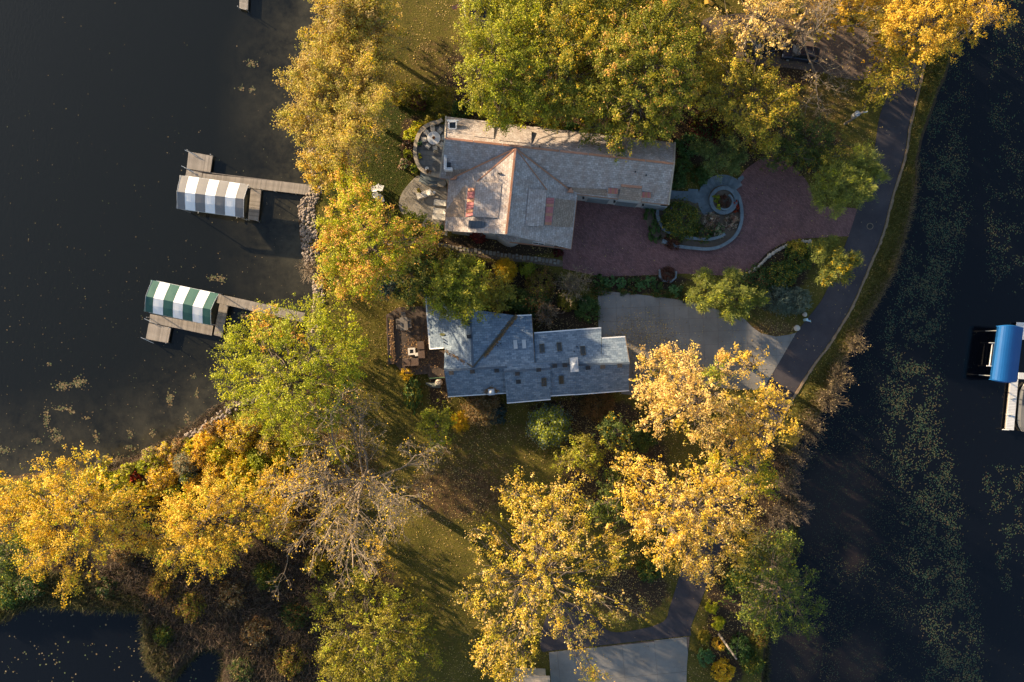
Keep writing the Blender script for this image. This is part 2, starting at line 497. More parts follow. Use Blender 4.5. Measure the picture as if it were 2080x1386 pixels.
def clip_poly(subject, cell):
    """Sutherland-Hodgman: subject (any) against a convex counter-clockwise cell"""
    out = list(subject)
    n = len(cell)
    for i in range(n):
        a, b_ = cell[i], cell[(i + 1) % n]
        ex, ey = b_[0] - a[0], b_[1] - a[1]
        inp, out = out, []
        if not inp: return []
        def side(p): return ex * (p[1] - a[1]) - ey * (p[0] - a[0])
        s = inp[-1]; ss = side(s)
        for e in inp:
            se = side(e)
            if (se >= 0) != (ss >= 0):
                t = ss / (ss - se)
                out.append((s[0] + (e[0] - s[0]) * t, s[1] + (e[1] - s[1]) * t))
            if se >= 0: out.append(e)
            s, ss = e, se
    res = []
    for p in out:
        if not res or abs(p[0] - res[-1][0]) + abs(p[1] - res[-1][1]) > 1e-4: res.append(p)
    if len(res) > 1 and abs(res[0][0] - res[-1][0]) + abs(res[0][1] - res[-1][1]) < 1e-4: res.pop()
    return res if len(res) >= 3 else []


def area(p):
    return 0.5 * sum(p[i][0] * p[(i + 1) % len(p)][1] - p[(i + 1) % len(p)][0] * p[i][1] for i in range(len(p)))


def sheet(name, poly, z, mat, parent=None, thick=0.0):
    """a flat sheet (with a small skirt) from a polygon in world metres"""
    if area(poly) < 0: poly = list(reversed(poly))
    tris = geometry.tessellate_polygon([[Vector((p[0], p[1], 0)) for p in poly]])
    mb = MB()
    mb.v = [(p[0], p[1], z) for p in poly]
    for t in tris:
        a, b_, c = t
        pa, pb, pc = poly[a], poly[b_], poly[c]
        if (pb[0] - pa[0]) * (pc[1] - pa[1]) - (pb[1] - pa[1]) * (pc[0] - pa[0]) < 0: t = (a, c, b_)
        mb.f.append(tuple(t)); mb.mi.append(0)
    if thick:
        n = len(poly)
        mb.v += [(p[0], p[1], z - thick) for p in poly]
        for i in range(n):
            j = (i + 1) % n
            mb.f.append((i, i + n, j + n, j)); mb.mi.append(0)
    return mb.build(name, mat, parent)


def W(pts, z=0.0):
    return [tuple(P(x, y, z)[:2]) for x, y in pts]


def paving(parent, poly, origin, ang, sx, sy, z, mat, name='slab', gap=0.018, thick=0.06, jitter=0.0, offset_rows=False):
    """cut a polygon into slabs on a turned grid; each slab its own part"""
    ca, sa = math.cos(ang), math.sin(ang)
    ox, oy = origin
    loc = [((p[0] - ox) * ca + (p[1] - oy) * sa, -(p[0] - ox) * sa + (p[1] - oy) * ca) for p in poly]
    x0 = min(p[0] for p in loc); x1 = max(p[0] for p in loc); y0 = min(p[1] for p in loc); y1 = max(p[1] for p in loc)
    n = 0
    for j in range(math.floor(y0 / sy), math.ceil(y1 / sy)):
        off = (0.5 * sx * (j % 2)) if offset_rows else 0
        for i in range(math.floor((x0 - off) / sx), math.ceil((x1 - off) / sx)):
            a, b_ = i * sx + off, j * sy
            g = gap / 2
            cell = [(a + g, b_ + g), (a + sx - g, b_ + g), (a + sx - g, b_ + sy - g), (a + g, b_ + sy - g)]
            q = clip_poly(loc, cell)
            if not q or abs(area(q)) < 0.04 * sx * sy: continue
            w = [(ox + p[0] * ca - p[1] * sa, oy + p[0] * sa + p[1] * ca) for p in q]
            dz = random.uniform(-jitter, jitter)
            mb = MB(); mb.prism(w, z - thick, z + dz)
            mb.build(name, mat, parent); n += 1
    return n


# ------------------------------------------------------------------ land and water
WATER = -0.6
west_shore = [(640, -900), (668, -300), (672, 0), (655, 60), (628, 130), (622, 200), (632, 262), (634, 320), (638, 372), (630, 395), (614, 415), (615, 450), (618, 490), (624, 530),
              (640, 560), (643, 600), (638, 640), (632, 690), (618, 735), (585, 780), (530, 805), (470, 826), (425, 858), (380, 885), (335, 912), (270, 940),
              (205, 962), (150, 962), (100, 966), (45, 975), (-20, 985), (-300, 1010), (-1200, 1060)]
pond_edge = [(-1200, 1300), (-300, 1275), (-20, 1265), (30, 1225), (70, 1208), (130, 1222), (190, 1226), (285, 1232), (298, 1275), (304, 1345), (340, 1380),
             (368, 1348), (412, 1314), (456, 1322), (452, 1400), (430, 1600), (420, 2300)]
east_shore = [(1565, 2300), (1560, 1600), (1548, 1400), (1552, 1320), (1560, 1250), (1590, 1180), (1610, 1120), (1610, 1040), (1600, 960), (1620, 900), (1650, 860), (1690, 790), (1712, 730),
              (1742, 672), (1770, 628), (1790, 592), (1811, 553), (1827, 505), (1842, 450), (1855, 395), (1860, 330), (1872, 268), (1887, 225), (1905, 180),
              (1924, 130), (1935, 60), (1950, 0), (1985, -300), (2010, -900)]
land_px = smooth_line(west_shore, 4) + smooth_line(pond_edge, 4) + smooth_line(east_shore, 4)
_r = random.Random(3)
land_px = [(x + _r.uniform(-2.0, 2.0), y + _r.uniform(-2.0, 2.0)) for x, y in land_px]
LAND = W(land_px)


def ell(pts, cx, cy, rx, ry, ang=0.0):
    """soft ellipse weight, pixel coordinates"""
    ca, sa = math.cos(ang), math.sin(ang)
    dx, dy = pts[:, 0] - cx, pts[:, 1] - cy
    u = (dx * ca + dy * sa) / rx; v = (-dx * sa + dy * ca) / ry
    d = np.sqrt(u * u + v * v)
    return np.clip((1.25 - d) / 0.5, 0, 1)


def cover(px):
    """litter, soil, lush for points given as photograph pixels"""
    z = np.full(len(px), 0.22)
    for e in [(1270, 1210, 80, 50),
              (1170, 870, 90, 40), (930, 1000, 110, 60), (650, 950, 120, 90), (1570, 670, 60, 22)]:
        z = np.maximum(z, 0.72 * ell(px, *e))
    for e in [(960, 930, 130, 35, 0.1), (1050, 880, 150, 30), (890, 120, 60, 50), (1640, 200, 110, 70)]:
        z = np.maximum(z, 0.42 * ell(px, *e))
    s = np.zeros(len(px))
    for e in [(1290, 1200, 70, 45), (1150, 650, 75, 35), (1000, 590, 150, 60), (1000, 500, 150, 22), (1560, 560, 100, 60, -0.5), (890, 790, 25, 40), (835, 290, 22, 60), (1400, 450, 100, 55),
              (1290, 577, 130, 16), (1180, 830, 110, 22), (1480, 1250, 45, 160), (1420, 260, 130, 80), (330, 1030, 260, 75), (560, 1130, 120, 130), (420, 1280, 160, 140),
              (1250, 950, 110, 130), (1560, 1000, 60, 110), (740, 1250, 90, 120), (100, 1130, 160, 110), (1150, 170, 260, 130), (700, 200, 60, 160), (640, 800, 90, 60), (1600, 150, 60, 30), (1600,300,120,60)]:
        s = np.maximum(s, 0.9 * ell(px, *e))
    g = np.zeros(len(px))
    for e in [(790, 320, 60, 110), (700, 400, 50, 50), (820, 220, 60, 30)]:
        g = np.maximum(g, ell(px, *e))
    return z, s, g


def build_ground():
    step = 1.25
    xs = np.arange(-96, 84, step); ys = np.arange(-86, 86, step)
    nx, ny = len(xs), len(ys)
    gx, gy = np.meshgrid(xs, ys)
    ins = inside(LAND, np.stack([gx.ravel(), gy.ravel()], 1)).reshape(gx.shape)
    near = seg_dist(LAND, np.stack([gx.ravel() + step / 2, gy.ravel() + step / 2], 1)).reshape(gx.shape) < step
    mb = MB()
    idx = {}
    def vid(x, y):
        k = (round(x, 4), round(y, 4))
        if k not in idx:
            idx[k] = len(mb.v); mb.v.append((x, y, 0.0))
        return idx[k]
    for j in range(ny - 1):
        for i in range(nx - 1):
            x, y = xs[i], ys[j]
            if near[j, i]:
                q = clip_poly(LAND, [(x, y), (x + step, y), (x + step, y + step), (x, y + step)])
                if len(q) >= 3 and abs(area(q)) > 1e-3:
                    if area(q) < 0: q = q[::-1]
                    f = []
                    for p in q:
                        k = vid(*p)
                        if k not in f: f.append(k)
                    if len(f) >= 3: mb.f.append(tuple(f)); mb.mi.append(0)
            elif ins[j, i]:
                mb.f.append((vid(x, y), vid(x + step, y), vid(x + step, y + step), vid(x, y + step))); mb.mi.append(0)
    # bank running down under the water
    L = LAND if area(LAND) > 0 else LAND[::-1]
    n = len(L)
    b0 = len(mb.v)
    offs = []
    for i in range(n):
        a, b_, c = Vector(L[i - 1]), Vector(L[i]), Vector(L[(i + 1) % n])
        d = (c - a)
        if d.length < 1e-6: d = Vector((1, 0))
        d.normalize()
        offs.append((b_.x + d.y * 1.3, b_.y - d.x * 1.3))
    mb.v += [(p[0], p[1], 0.0) for p in L] + [(p[0], p[1], -1.2) for p in offs]
    for i in range(n):
        j = (i + 1) % n
        mb.f.append((b0 + i, b0 + n + i, b0 + n + j, b0 + j)); mb.mi.append(0)
    o = mb.build('ground', M['ground'])
    tag(o, kind='structure')
    v = np.array(mb.v)
    px = np.stack([v[:, 0] * S + 1040, 693 - v[:, 1] * S], 1)
    z, s, g = cover(px)
    s[b0:] = np.maximum(s[b0:], 0.8)
    at = o.data.attributes.new('cover', 'FLOAT_COLOR', 'POINT')
    at.data.foreach_set('color', np.stack([z, s, g, np.ones(len(z))], 1).astype(np.float32).ravel())


def build_water():
    fine = 2.0
    xs = np.concatenate([[-3000, -600, -200, -130], np.arange(-96, 97, fine), [130, 200, 600, 3000]])
    ys = np.concatenate([[-3000, -600, -200, -110], np.arange(-86, 87, fine), [110, 200, 600, 3000]])
    gx, gy = np.meshgrid(xs, ys)
    nx, ny = len(xs), len(ys)
    v = np.stack([gx.ravel(), gy.ravel(), np.full(gx.size, WATER)], 1)
    f = [(j * nx + i, j * nx + i + 1, (j + 1) * nx + i + 1, (j + 1) * nx + i) for j in range(ny - 1) for i in range(nx - 1)]
    me = bpy.data.meshes.new('lake_water')
    me.from_pydata(v.tolist(), [], f)
    me.materials.append(M['lake'])
    o = put('lake_water', me)
    tag(o, kind='structure')
    px = np.stack([v[:, 0] * S + 1040, 693 - v[:, 1] * S], 1)
    d = seg_dist(smooth_line(west_shore, 2), px, closed=False)
    sh = np.clip(1 - d / 190.0, 0, 1) ** 1.2
    east = (px[:, 0] > 1500) | ((px[:, 1] > 1150) & (px[:, 0] < 700))
    sh[east] = 0
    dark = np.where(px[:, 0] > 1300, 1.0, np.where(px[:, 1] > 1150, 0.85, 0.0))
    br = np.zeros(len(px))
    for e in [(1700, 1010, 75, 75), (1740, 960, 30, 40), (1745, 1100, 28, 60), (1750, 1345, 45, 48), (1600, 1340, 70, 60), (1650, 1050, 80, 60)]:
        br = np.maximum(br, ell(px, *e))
    at = me.attributes.new('shallow', 'FLOAT_COLOR', 'POINT')
    at.data.foreach_set('color', np.stack([sh, dark, br, np.ones(len(sh))], 1).astype(np.float32).ravel())


build_ground()
build_water()

# ------------------------------------------------------------------ roads, drives, patios
road_w = [(1905, -900), (1880, -200), (1862, 0), (1838, 90), (1812, 170), (1788, 231), (1778, 291), (1768, 340), (1749, 400), (1724, 478), (1696, 548), (1673, 602), (1652, 632), (1618, 676), (1583, 735),
          (1547, 795), (1490, 890), (1435, 1020), (1398, 1110), (1380, 1170), (1361, 1231), (1348, 1262), (1300, 1278), (1240, 1283), (1205, 1250), (1160, 1224), (1120, 1236), (1098, 1290), (1100, 1322), (1112, 1323)]
road_e = [(1404, 1291), (1404, 1271), (1421, 1229), (1440, 1178), (1470, 1110), (1508, 1010), (1555, 905), (1599, 824), (1641, 755), (1688, 690), (1731, 617), (1767, 534), (1792, 472), (1812, 395), (1836, 317), (1845, 260),
          (1860, 196), (1875, 127), (1905, 40), (1925, -200), (1950, -900)]
road = sheet('road', W(smooth_line(road_w, 4) + smooth_line(road_e, 4)), 0.03, M['asphalt'], thick=0.1)
tag(road, kind='structure')
edge = MB()
el = W(smooth_line(road_e[5:18], 8))
for a, b_ in zip(el[:-1], el[1:]):
    d = (Vector(b_) - Vector(a)); L = d.length; d.normalize()
    c = (Vector(a) + Vector(b_)) / 2 + Vector((d.y, -d.x)) * random.uniform(0.16, 0.24)
    edge.box((c.x, c.y, 0.03), (L * 1.02, random.uniform(0.22, 0.36), random.uniform(0.07, 0.12)), math.atan2(d.y, d.x))
tag(edge.build('gravel_road_edge', M['kerb']), kind='structure')

top_drive = sheet('gravel_driveway', W(smooth_line([(1430, 40), (1520, 30), (1640, 45), (1800, 62), (1850, 60), (1838, 90), (1800, 130), (1748, 163), (1680, 150), (1600, 138), (1520, 128), (1440, 80)], 5, True)), 0.022, M['asphalt_old'], thick=0.08)
tag(top_drive, kind='structure')

conc_poly = W([(1214, 590), (1320, 601), (1400, 612), (1460, 630), (1511, 647), (1527, 664), (1545, 677), (1575, 684), (1604, 680), (1617, 676), (1583, 735), (1549, 792), (1500, 792), (1400, 780), (1284, 803), (1262, 800), (1262, 690), (1216, 690)])
cd = sheet('concrete_driveway', conc_poly, 0.012, M['asphalt_old']); tag(cd, kind='structure')
paving(cd, conc_poly, tuple(P(1280, 598)[:2]), rad(2.0), 29.3 / S, 27.0 / S, 0.05, M['concrete'], 'slab', 0.022)
conc2 = W([(1115, 1325), (1401, 1293), (1398, 1320), (1395, 1351), (1394, 1390), (1396, 1620), (1150, 1620), (1119, 1386)])
cd2 = sheet('lower_driveway', conc2, 0.036, M['asphalt_old']); tag(cd2, kind='structure')
paving(cd2, conc2, tuple(P(1263, 1310)[:2]), rad(5.5), 66 / S, 66 / S, 0.075, M['concrete'], 'slab', 0.03)

brick_poly = W(smooth_line([(1163, 395), (1240, 396), (1330, 408)], 2)[:-1] + [(1330, 408), (1350, 470), (1400, 480), (1440, 480), (1480, 440), (1480, 380)] + smooth_line([(1500, 362), (1520, 340), (1560, 318), (1600, 330), (1640, 370), (1658, 415), (1700, 420), (1743, 424)], 4)
               + smooth_line([(1724, 480), (1680, 482), (1625, 486), (1590, 495), (1560, 512), (1535, 538), (1510, 558)], 4) + [(1470, 560), (1390, 556), (1300, 560), (1220, 562), (1143, 546), (1143, 490)])
bd = sheet('brick_driveway', brick_poly, 0.02, M['brick_pave'], thick=0.08); tag(bd, kind='structure')

# manhole cover in the road
mh = thing('manhole_cover', 'round iron manhole cover set in the dark road by the water', 'manhole cover', P(1767, 460, 0.03))
mb = MB(); mb.disc(P(1767, 460), 0.42, 0.028, 0.04, 20); mb.build('frame', M['kerb'], mh)
mb = MB(); mb.disc(P(1767, 460), 0.34, 0.03, 0.048, 20)
for k in range(-2, 3):
    c = P(1767, 460); mb.box((c.x, c.y + k * 0.1, 0.05), (0.42, 0.03, 0.012))
mb.build('lid', M['black'], mh)

# ------------------------------------------------------------------ vegetation tools
LEAVES = [0]


def card_mesh(name, pos, nrm, L, Wd, col, mat, rng, along=None):
    """one leaf-shaped quad per row of pos"""
    n = len(pos)
    LEAVES[0] += n
    nrm = nrm / np.maximum(np.linalg.norm(nrm, axis=1, keepdims=True), 1e-6)
    t = rng.normal(size=(n, 3)) if along is None else along
    t = t - (t * nrm).sum(1, keepdims=True) * nrm
    t /= np.maximum(np.linalg.norm(t, axis=1, keepdims=True), 1e-6)
    b = np.cross(nrm, t)
    L = np.broadcast_to(np.asarray(L, float), (n,))[:, None]; Wd = np.broadcast_to(np.asarray(Wd, float), (n,))[:, None]
    v = np.empty((n, 4, 3))
    v[:, 0] = pos - t * L / 2
    v[:, 1] = pos + b * Wd / 2 + nrm * L * 0.07
    v[:, 2] = pos + t * L / 2
    v[:, 3] = pos - b * Wd / 2 + nrm * L * 0.07
    me = bpy.data.meshes.new(name)
    me.vertices.add(4 * n); me.loops.add(4 * n); me.polygons.add(n)
    me.vertices.foreach_set('co', v.astype(np.float32).ravel())
    me.loops.foreach_set('vertex_index', np.arange(4 * n, dtype=np.int32))
    me.polygons.foreach_set('loop_start', np.arange(0, 4 * n, 4, dtype=np.int32))
    me.materials.append(mat)
    at = me.attributes.new('leaf_colour', 'FLOAT_COLOR', 'FACE')
    c = np.ones((n, 4), np.float32); c[:, :3] = np.clip(col, 0.001, 0.95)
    at.data.foreach_set('color', c.ravel())
    me.update()
    return me


# leaf colours: real pigment, linear; some tip mixes also stand for lit leaves
PAL = {
    'gold': [(0.80, 0.53, 0.065), (0.72, 0.47, 0.05), (0.84, 0.58, 0.11), (0.64, 0.41, 0.05), (0.46, 0.41, 0.04), (0.42, 0.28, 0.05)],
    'goldpale': [(0.84, 0.59, 0.21), (0.78, 0.53, 0.16), (0.86, 0.65, 0.28), (0.66, 0.45, 0.12), (0.52, 0.45, 0.08), (0.48, 0.31, 0.11)],
    'goldgreen': [(0.74, 0.50, 0.065), (0.60, 0.48, 0.05), (0.42, 0.40, 0.03), (0.78, 0.49, 0.08), (0.32, 0.34, 0.03), (0.50, 0.33, 0.05)],
    'amber': [(0.68, 0.40, 0.035), (0.74, 0.48, 0.05), (0.58, 0.35, 0.04), (0.50, 0.36, 0.04)],
    'oak': [(0.48, 0.345, 0.095), (0.42, 0.31, 0.085), (0.46, 0.38, 0.065), (0.36, 0.34, 0.05), (0.36, 0.25, 0.115), (0.34, 0.35, 0.045)],
    'orange': [(0.72, 0.38, 0.10), (0.78, 0.46, 0.14), (0.66, 0.48, 0.07), (0.48, 0.45, 0.04), (0.64, 0.31, 0.09)],
    'yelgreen': [(0.47, 0.47, 0.030), (0.38, 0.41, 0.025), (0.30, 0.345, 0.022), (0.54, 0.49, 0.04), (0.21, 0.26, 0.02)],
    'limegreen': [(0.324, 0.348, 0.030), (0.240, 0.276, 0.024), (0.180, 0.228, 0.022), (0.396, 0.384, 0.048)],
    'green': [(0.19, 0.20, 0.024), (0.25, 0.25, 0.028), (0.13, 0.155, 0.022), (0.32, 0.29, 0.03), (0.42, 0.36, 0.04)],
    'greenor': [(0.17, 0.19, 0.024), (0.23, 0.24, 0.028), (0.12, 0.15, 0.022), (0.44, 0.37, 0.035), (0.30, 0.28, 0.03)],
    'deepgreen': [(0.074, 0.115, 0.024), (0.108, 0.149, 0.030), (0.061, 0.095, 0.027), (0.189, 0.203, 0.041)],
    'olive': [(0.270, 0.230, 0.030), (0.203, 0.189, 0.027), (0.365, 0.284, 0.034), (0.149, 0.149, 0.024)],
    'plume': [(0.172, 0.202, 0.045), (0.224, 0.247, 0.053), (0.128, 0.164, 0.045), (0.314, 0.299, 0.053)],
    'darkplume': [(0.100, 0.137, 0.040), (0.146, 0.182, 0.051), (0.073, 0.109, 0.036)],
    'spruce': [(0.042, 0.074, 0.072), (0.060, 0.096, 0.090), (0.034, 0.060, 0.054)],
    'silver': [(0.158, 0.209, 0.158), (0.216, 0.259, 0.202), (0.122, 0.166, 0.130)],
    'rust': [(0.338, 0.169, 0.058), (0.260, 0.143, 0.052), (0.195, 0.137, 0.052), (0.143, 0.117, 0.039)],
    'brownred': [(0.13, 0.05, 0.035), (0.17, 0.075, 0.05), (0.10, 0.055, 0.03)],
    'maroon': [(0.10, 0.018, 0.018), (0.15, 0.03, 0.022), (0.065, 0.014, 0.014)],
    'red':    [(0.36, 0.04, 0.022), (0.28, 0.03, 0.02), (0.42, 0.08, 0.03)],
    'tan': [(0.36, 0.27, 0.14), (0.28, 0.205, 0.115), (0.43, 0.32, 0.17), (0.27, 0.23, 0.07)],
    'yellow': [(0.66, 0.46, 0.025), (0.56, 0.38, 0.02), (0.62, 0.36, 0.02)],
    'rose': [(0.432, 0.300, 0.216), (0.660, 0.552, 0.432), (0.108, 0.132, 0.036), (0.336, 0.168, 0.120)],
    'hedge': [(0.069, 0.128, 0.032), (0.098, 0.167, 0.039), (0.054, 0.098, 0.027)],
    'mound': [(0.096, 0.202, 0.067), (0.125, 0.250, 0.086), (0.077, 0.154, 0.058)],
}


def pal_cols(pal, n, rng, jitter=0.16):
    p = np.array(PAL[pal])
    w = np.array([1.0 / (1 + 0.35 * i) for i in range(len(p))]); w /= w.sum()
    i = rng.choice(len(p), n, p=w)
    return p[i] * (1 + rng.normal(size=(n, 1)) * jitter)


def limb_path(a, b, rng, n=5, sag=0.0, wob=0.06):
    a, b = np.array(a), np.array(b); L = np.linalg.norm(b - a)
    pts = []
    for k in range(n + 1):
        t = k / n
        p = a + (b - a) * t
        p[2] += L * sag * math.sin(math.pi * t)
        if 0 < k < n: p = p + rng.normal(size=3) * L * wob
        pts.append(p)
    return pts


def tree(kind, label, base_px, h, lobes, pal, seed, cat='tree', group=None, L=0.172, Wd=0.125, lai=2.6, rc=0.62, flat=0.72, drop=0.42, tips=None, tip_w=0.0,
         mat='leaf', bark='bark', plume=False, trunk_r=None, branch_share=0.5, up=0.6, skirt=True, under='olive'):
    """a tree from lobes traced in the photograph: each lobe (px, py, radius px[, palette[, height share]]) is a bough with its own clumps of leaves"""
    rng = np.random.default_rng(seed)
    if base_px is None:
        bx = np.mean([q[0] for q in lobes]); by = np.mean([q[1] for q in lobes]); k = (H - h * 0.7) / H
        base_px = (1040 + (bx - 1040) * k, 693 + (by - 693) * k)
    base = P(*base_px, 0)
    root = thing(kind, label, cat, base, 0, group)
    # put the lobes in space: outer boughs hang lower than the middle of the crown
    cx = np.average([q[0] for q in lobes], weights=[q[2] for q in lobes]); cy = np.average([q[1] for q in lobes], weights=[q[2] for q in lobes])
    rmax = max(math.hypot(q[0] - cx, q[1] - cy) + q[2] for q in lobes)
    lob = []
    for q in lobes:
        d = math.hypot(q[0] - cx, q[1] - cy) / rmax
        z = h * (q[4] if len(q) > 4 else (1 - drop * d * d - 0.05 * rng.random()))
        k = (H - z) / H / S
        R = q[2] * k * (0.84 if plume else 1.20)
        z = max(z - R * flat, R * flat * 0.8)
        p = P(q[0], q[1], z)
        lob.append((np.array(p), R, q[3] if len(q) > 3 and q[3] else pal, False))
        if p.z > 4.0 and R > 0.9 and not plume:      # lower boughs added under each upper one to block low sunlight
            lob.append((np.array([p.x * .93 + base.x * .07, p.y * .93 + base.y * .07, p.z * 0.52]), R * 0.85, pal, True))
            if skirt: lob.append((np.array([p.x * .85 + base.x * .15, p.y * .85 + base.y * .15, p.z * 0.24]), R * 0.8, under, True))
    pos, nrm, col, along, szs = [], [], [], [], []
    tw = MB()
    tr = trunk_r or max(0.10, 0.022 * h + 0.05)
    fork = np.array([base.x, base.y, h * 0.30])
    cen = np.mean([l[0] for l in lob], axis=0)
    top = np.array([base.x * 0.4 + cen[0] * 0.6, base.y * 0.4 + cen[1] * 0.6, h * 0.62])
    trunk_path = [np.array([base.x, base.y, -0.15])] + limb_path(fork, top, rng, 3, 0, 0.03)
    tw.tube(trunk_path, [tr * 1.25, tr, tr * .85, tr * .7, tr * .45], 8)
    for (c, R, pl, low) in lob:
        t0 = rng.uniform(0.25, 0.95); a = fork + (top - fork) * t0
        r0 = min(tr * 0.55, 0.05 + R * 0.035)
        lp = limb_path(a, c + np.array([0, 0, -0.1 * R]), rng, 5, -0.04, 0.035)
        tw.tube(lp, list(np.linspace(r0, r0 * 0.35, len(lp))), 5, caps=False)
        lai2 = lai * 1.18
        ncl = max(4, int(lai2 * 1.25 * (R / rc) ** 2 * (.32 if low else 1)))
        u = rng.normal(size=(ncl, 3)); u /= np.linalg.norm(u, axis=1, keepdims=True)
        u[:, 2] = np.where(u[:, 2] < -0.35, -u[:, 2], u[:, 2])
        rr = R * np.clip(rng.normal(0.76, 0.25, ncl), 0.1, 1.15)
        gaps = rng.normal(size=(5, 3)); gaps[:, 2] = np.abs(gaps[:, 2]) * .8; gaps /= np.linalg.norm(gaps, axis=1, keepdims=True)
        open_ = ((u @ gaps.T).max(1) > rng.uniform(0.86, 0.94)) & (rng.random(ncl) < (0.0 if plume else 0.9))
        u = u[~open_]; ncl = len(u); rr = rr[~open_]
        spray = rng.random(ncl) < (0.0 if plume else 0.26)
        rr = np.where(spray, R * rng.uniform(0.95, 1.32, ncl), rr)
        cc = c + u * rr[:, None] * np.array([1, 1, flat])
        ccol = pal_cols(pl, ncl, rng, 0.12)
        for i in range(ncl):
            if rng.random() < branch_share and not low:
                q = limb_path(c + (cc[i] - c) * 0.1, cc[i], rng, 2, 0.0, 0.06)
                tw.tube(q, [0.035, 0.026, 0.014], 3, caps=False)
            rcl = rc * (rng.uniform(0.4, 0.75) if spray[i] else rng.uniform(0.65, 1.25))
            nl = int(lai * 9.5 * (rcl / 0.62) ** 2 * (0.27 * 0.2) / (L * Wd) * (.24 if low else 1)) + 2
            if plume:
                g = rng.normal(size=(nl, 3)) * rcl * np.array([.42, .42, .5])
                p = cc[i] + g
                d = (p - (c - np.array([0, 0, R * 0.9]))); d /= np.linalg.norm(d, axis=1, keepdims=True)
                al = d + rng.normal(size=(nl, 3)) * 0.25
                along.append(al)
                nn = rng.normal(size=(nl, 3)) + np.array([0, 0, .3])
            else:
                rd = cc[i] - np.array([top[0], top[1], h * .35]); rd /= max(np.linalg.norm(rd), .1)
                g = rng.normal(size=(nl, 3)) * rcl * np.array([.38, .38, .28]) + rd * (rng.normal(size=(nl, 1)) * rcl * .50)
                p = cc[i] + g
                out = g / np.maximum(np.linalg.norm(g, axis=1, keepdims=True), .05)
                nn = out * 0.45 + u[i] * 0.25 + np.array([0, 0, up]) + rng.normal(size=(nl, 3)) * 0.48
            pos.append(p); nrm.append(nn); szs.append(np.full(len(p), 1.9 if low else 1.0))
            cl = ccol[i] * 0.55 + pal_cols(pl, nl, rng, 0.14) * 0.45
            if tips:
                share = tip_w * np.clip((rr[i] / R - 0.55) * 2.2, 0, 1) * (0.4 + 0.6 * rng.random())
                m_ = rng.random(nl) < (share if rng.random() < .5 else (.9 if rng.random() < share else 0.0))
                cl[m_] = pal_cols(tips, int(m_.sum()), rng, 0.14)
            col.append(cl)
    pos = np.concatenate(pos); nrm = np.concatenate(nrm); col = np.concatenate(col)
    keep = pos[:, 2] > 0.1
    pos, nrm, col = pos[keep], nrm[keep], col[keep]
    al = np.concatenate(along)[keep] if along else None
    sz = rng.uniform(0.6, 1.35, len(pos)) * np.concatenate(szs)[keep]
    me = card_mesh('crown', pos - np.array(base), nrm, L * sz, Wd * sz, col, M[mat], rng, al)
    tw.build('trunk', M[bark], root)
    put('crown', me, root)
    return root


def bare_tree(kind, label, base_px, h, radius, seed, bark='bark_pale', limbs=9, leaf_pal=None, leaf_n=0, group=None, cat='tree', bias=(0, 0), levels=3, rmin=0.016, zshare=0.3, spread=0.95):
    rng = np.random.default_rng(seed)
    base = P(*base_px, 0); root = thing(kind, label, cat, base, 0, group)
    tr = 0.03 * h + 0.04
    mbs = [MB(), MB()]
    fork = np.array([base.x, base.y, h * zshare])
    mbs[0].tube([(base.x, base.y, -.15), (base.x, base.y, h * zshare * .5), fork], [tr * 1.3, tr, tr * .9], 9)
    ends = []
    def grow(p, d, length, r, lev):
        n = 5 if lev == 0 else 4
        pts = [p]; q = p.copy(); dd = d / np.linalg.norm(d)
        dirs = []
        for k in range(n):
            dd = dd + rng.normal(size=3) * (0.20 if lev == 0 else 0.26) + np.array([0, 0, 0.06])
            dd /= np.linalg.norm(dd)
            q = q + dd * length / n; pts.append(q); dirs.append(dd)
        r1 = max(r * 0.35, rmin * 0.6)
        (mbs[0] if lev == 0 else mbs[1]).tube(pts, list(np.linspace(r, r1, n + 1)), 6 if lev == 0 else (4 if lev == 1 else 3), caps=False)
        if lev >= levels:
            ends.append(pts[-1]); ends.append(pts[-2]); return
        nb = (10, 7, 5, 4)[lev]
        for i in range(nb):
            t = rng.uniform(0.22, 1.0); f = t * n; k = min(int(f), n - 1)
            o = pts[k] + (pts[k + 1] - pts[k]) * (f - k)
            side = rng.normal(size=3); side -= side.dot(dirs[k]) * dirs[k]; side /= np.linalg.norm(side)
            nd = dirs[k] * rng.uniform(0.5, 0.9) + side * rng.uniform(0.5, 0.9) + np.array([0, 0, 0.12])
            grow(o, nd, length * rng.uniform(0.34, 0.52) * (1.12 - 0.4 * t), max(r * (1 - .6 * t) * 0.5, rmin), lev + 1)
    for i in range(limbs):
        a = 2 * math.pi * (i + rng.uniform(-.3, .3)) / limbs
        lz = rng.uniform(0.35, 0.9) if i % 3 else 1.6
        d = np.array([math.cos(a) * spread + bias[0], math.sin(a) * spread + bias[1], lz])
        o = np.array([base.x, base.y, h * zshare * rng.uniform(0.75, 1.0)])
        hor = math.hypot(d[0], d[1]) / np.linalg.norm(d)
        grow(o, d, min(radius / max(hor, .3), (h - o[2]) / max(d[2] / np.linalg.norm(d), .25)) * rng.uniform(.75, 1.0), tr * rng.uniform(.26, .40), 0)
    mbs[0].build('trunk', M[bark], root)
    mbs[1].build('branches', M[bark], root)
    if leaf_n:
        e = np.array(ends); i = rng.integers(0, len(e), leaf_n)
        pos = e[i] + rng.normal(size=(leaf_n, 3)) * 0.25
        me = card_mesh('leaves', pos - np.array(base), rng.normal(size=(leaf_n, 3)) + np.array([0, 0, .5]), .2, .15, pal_cols(leaf_pal, leaf_n, rng), M['leaf'], rng)
        put('leaves', me, root)
    return root


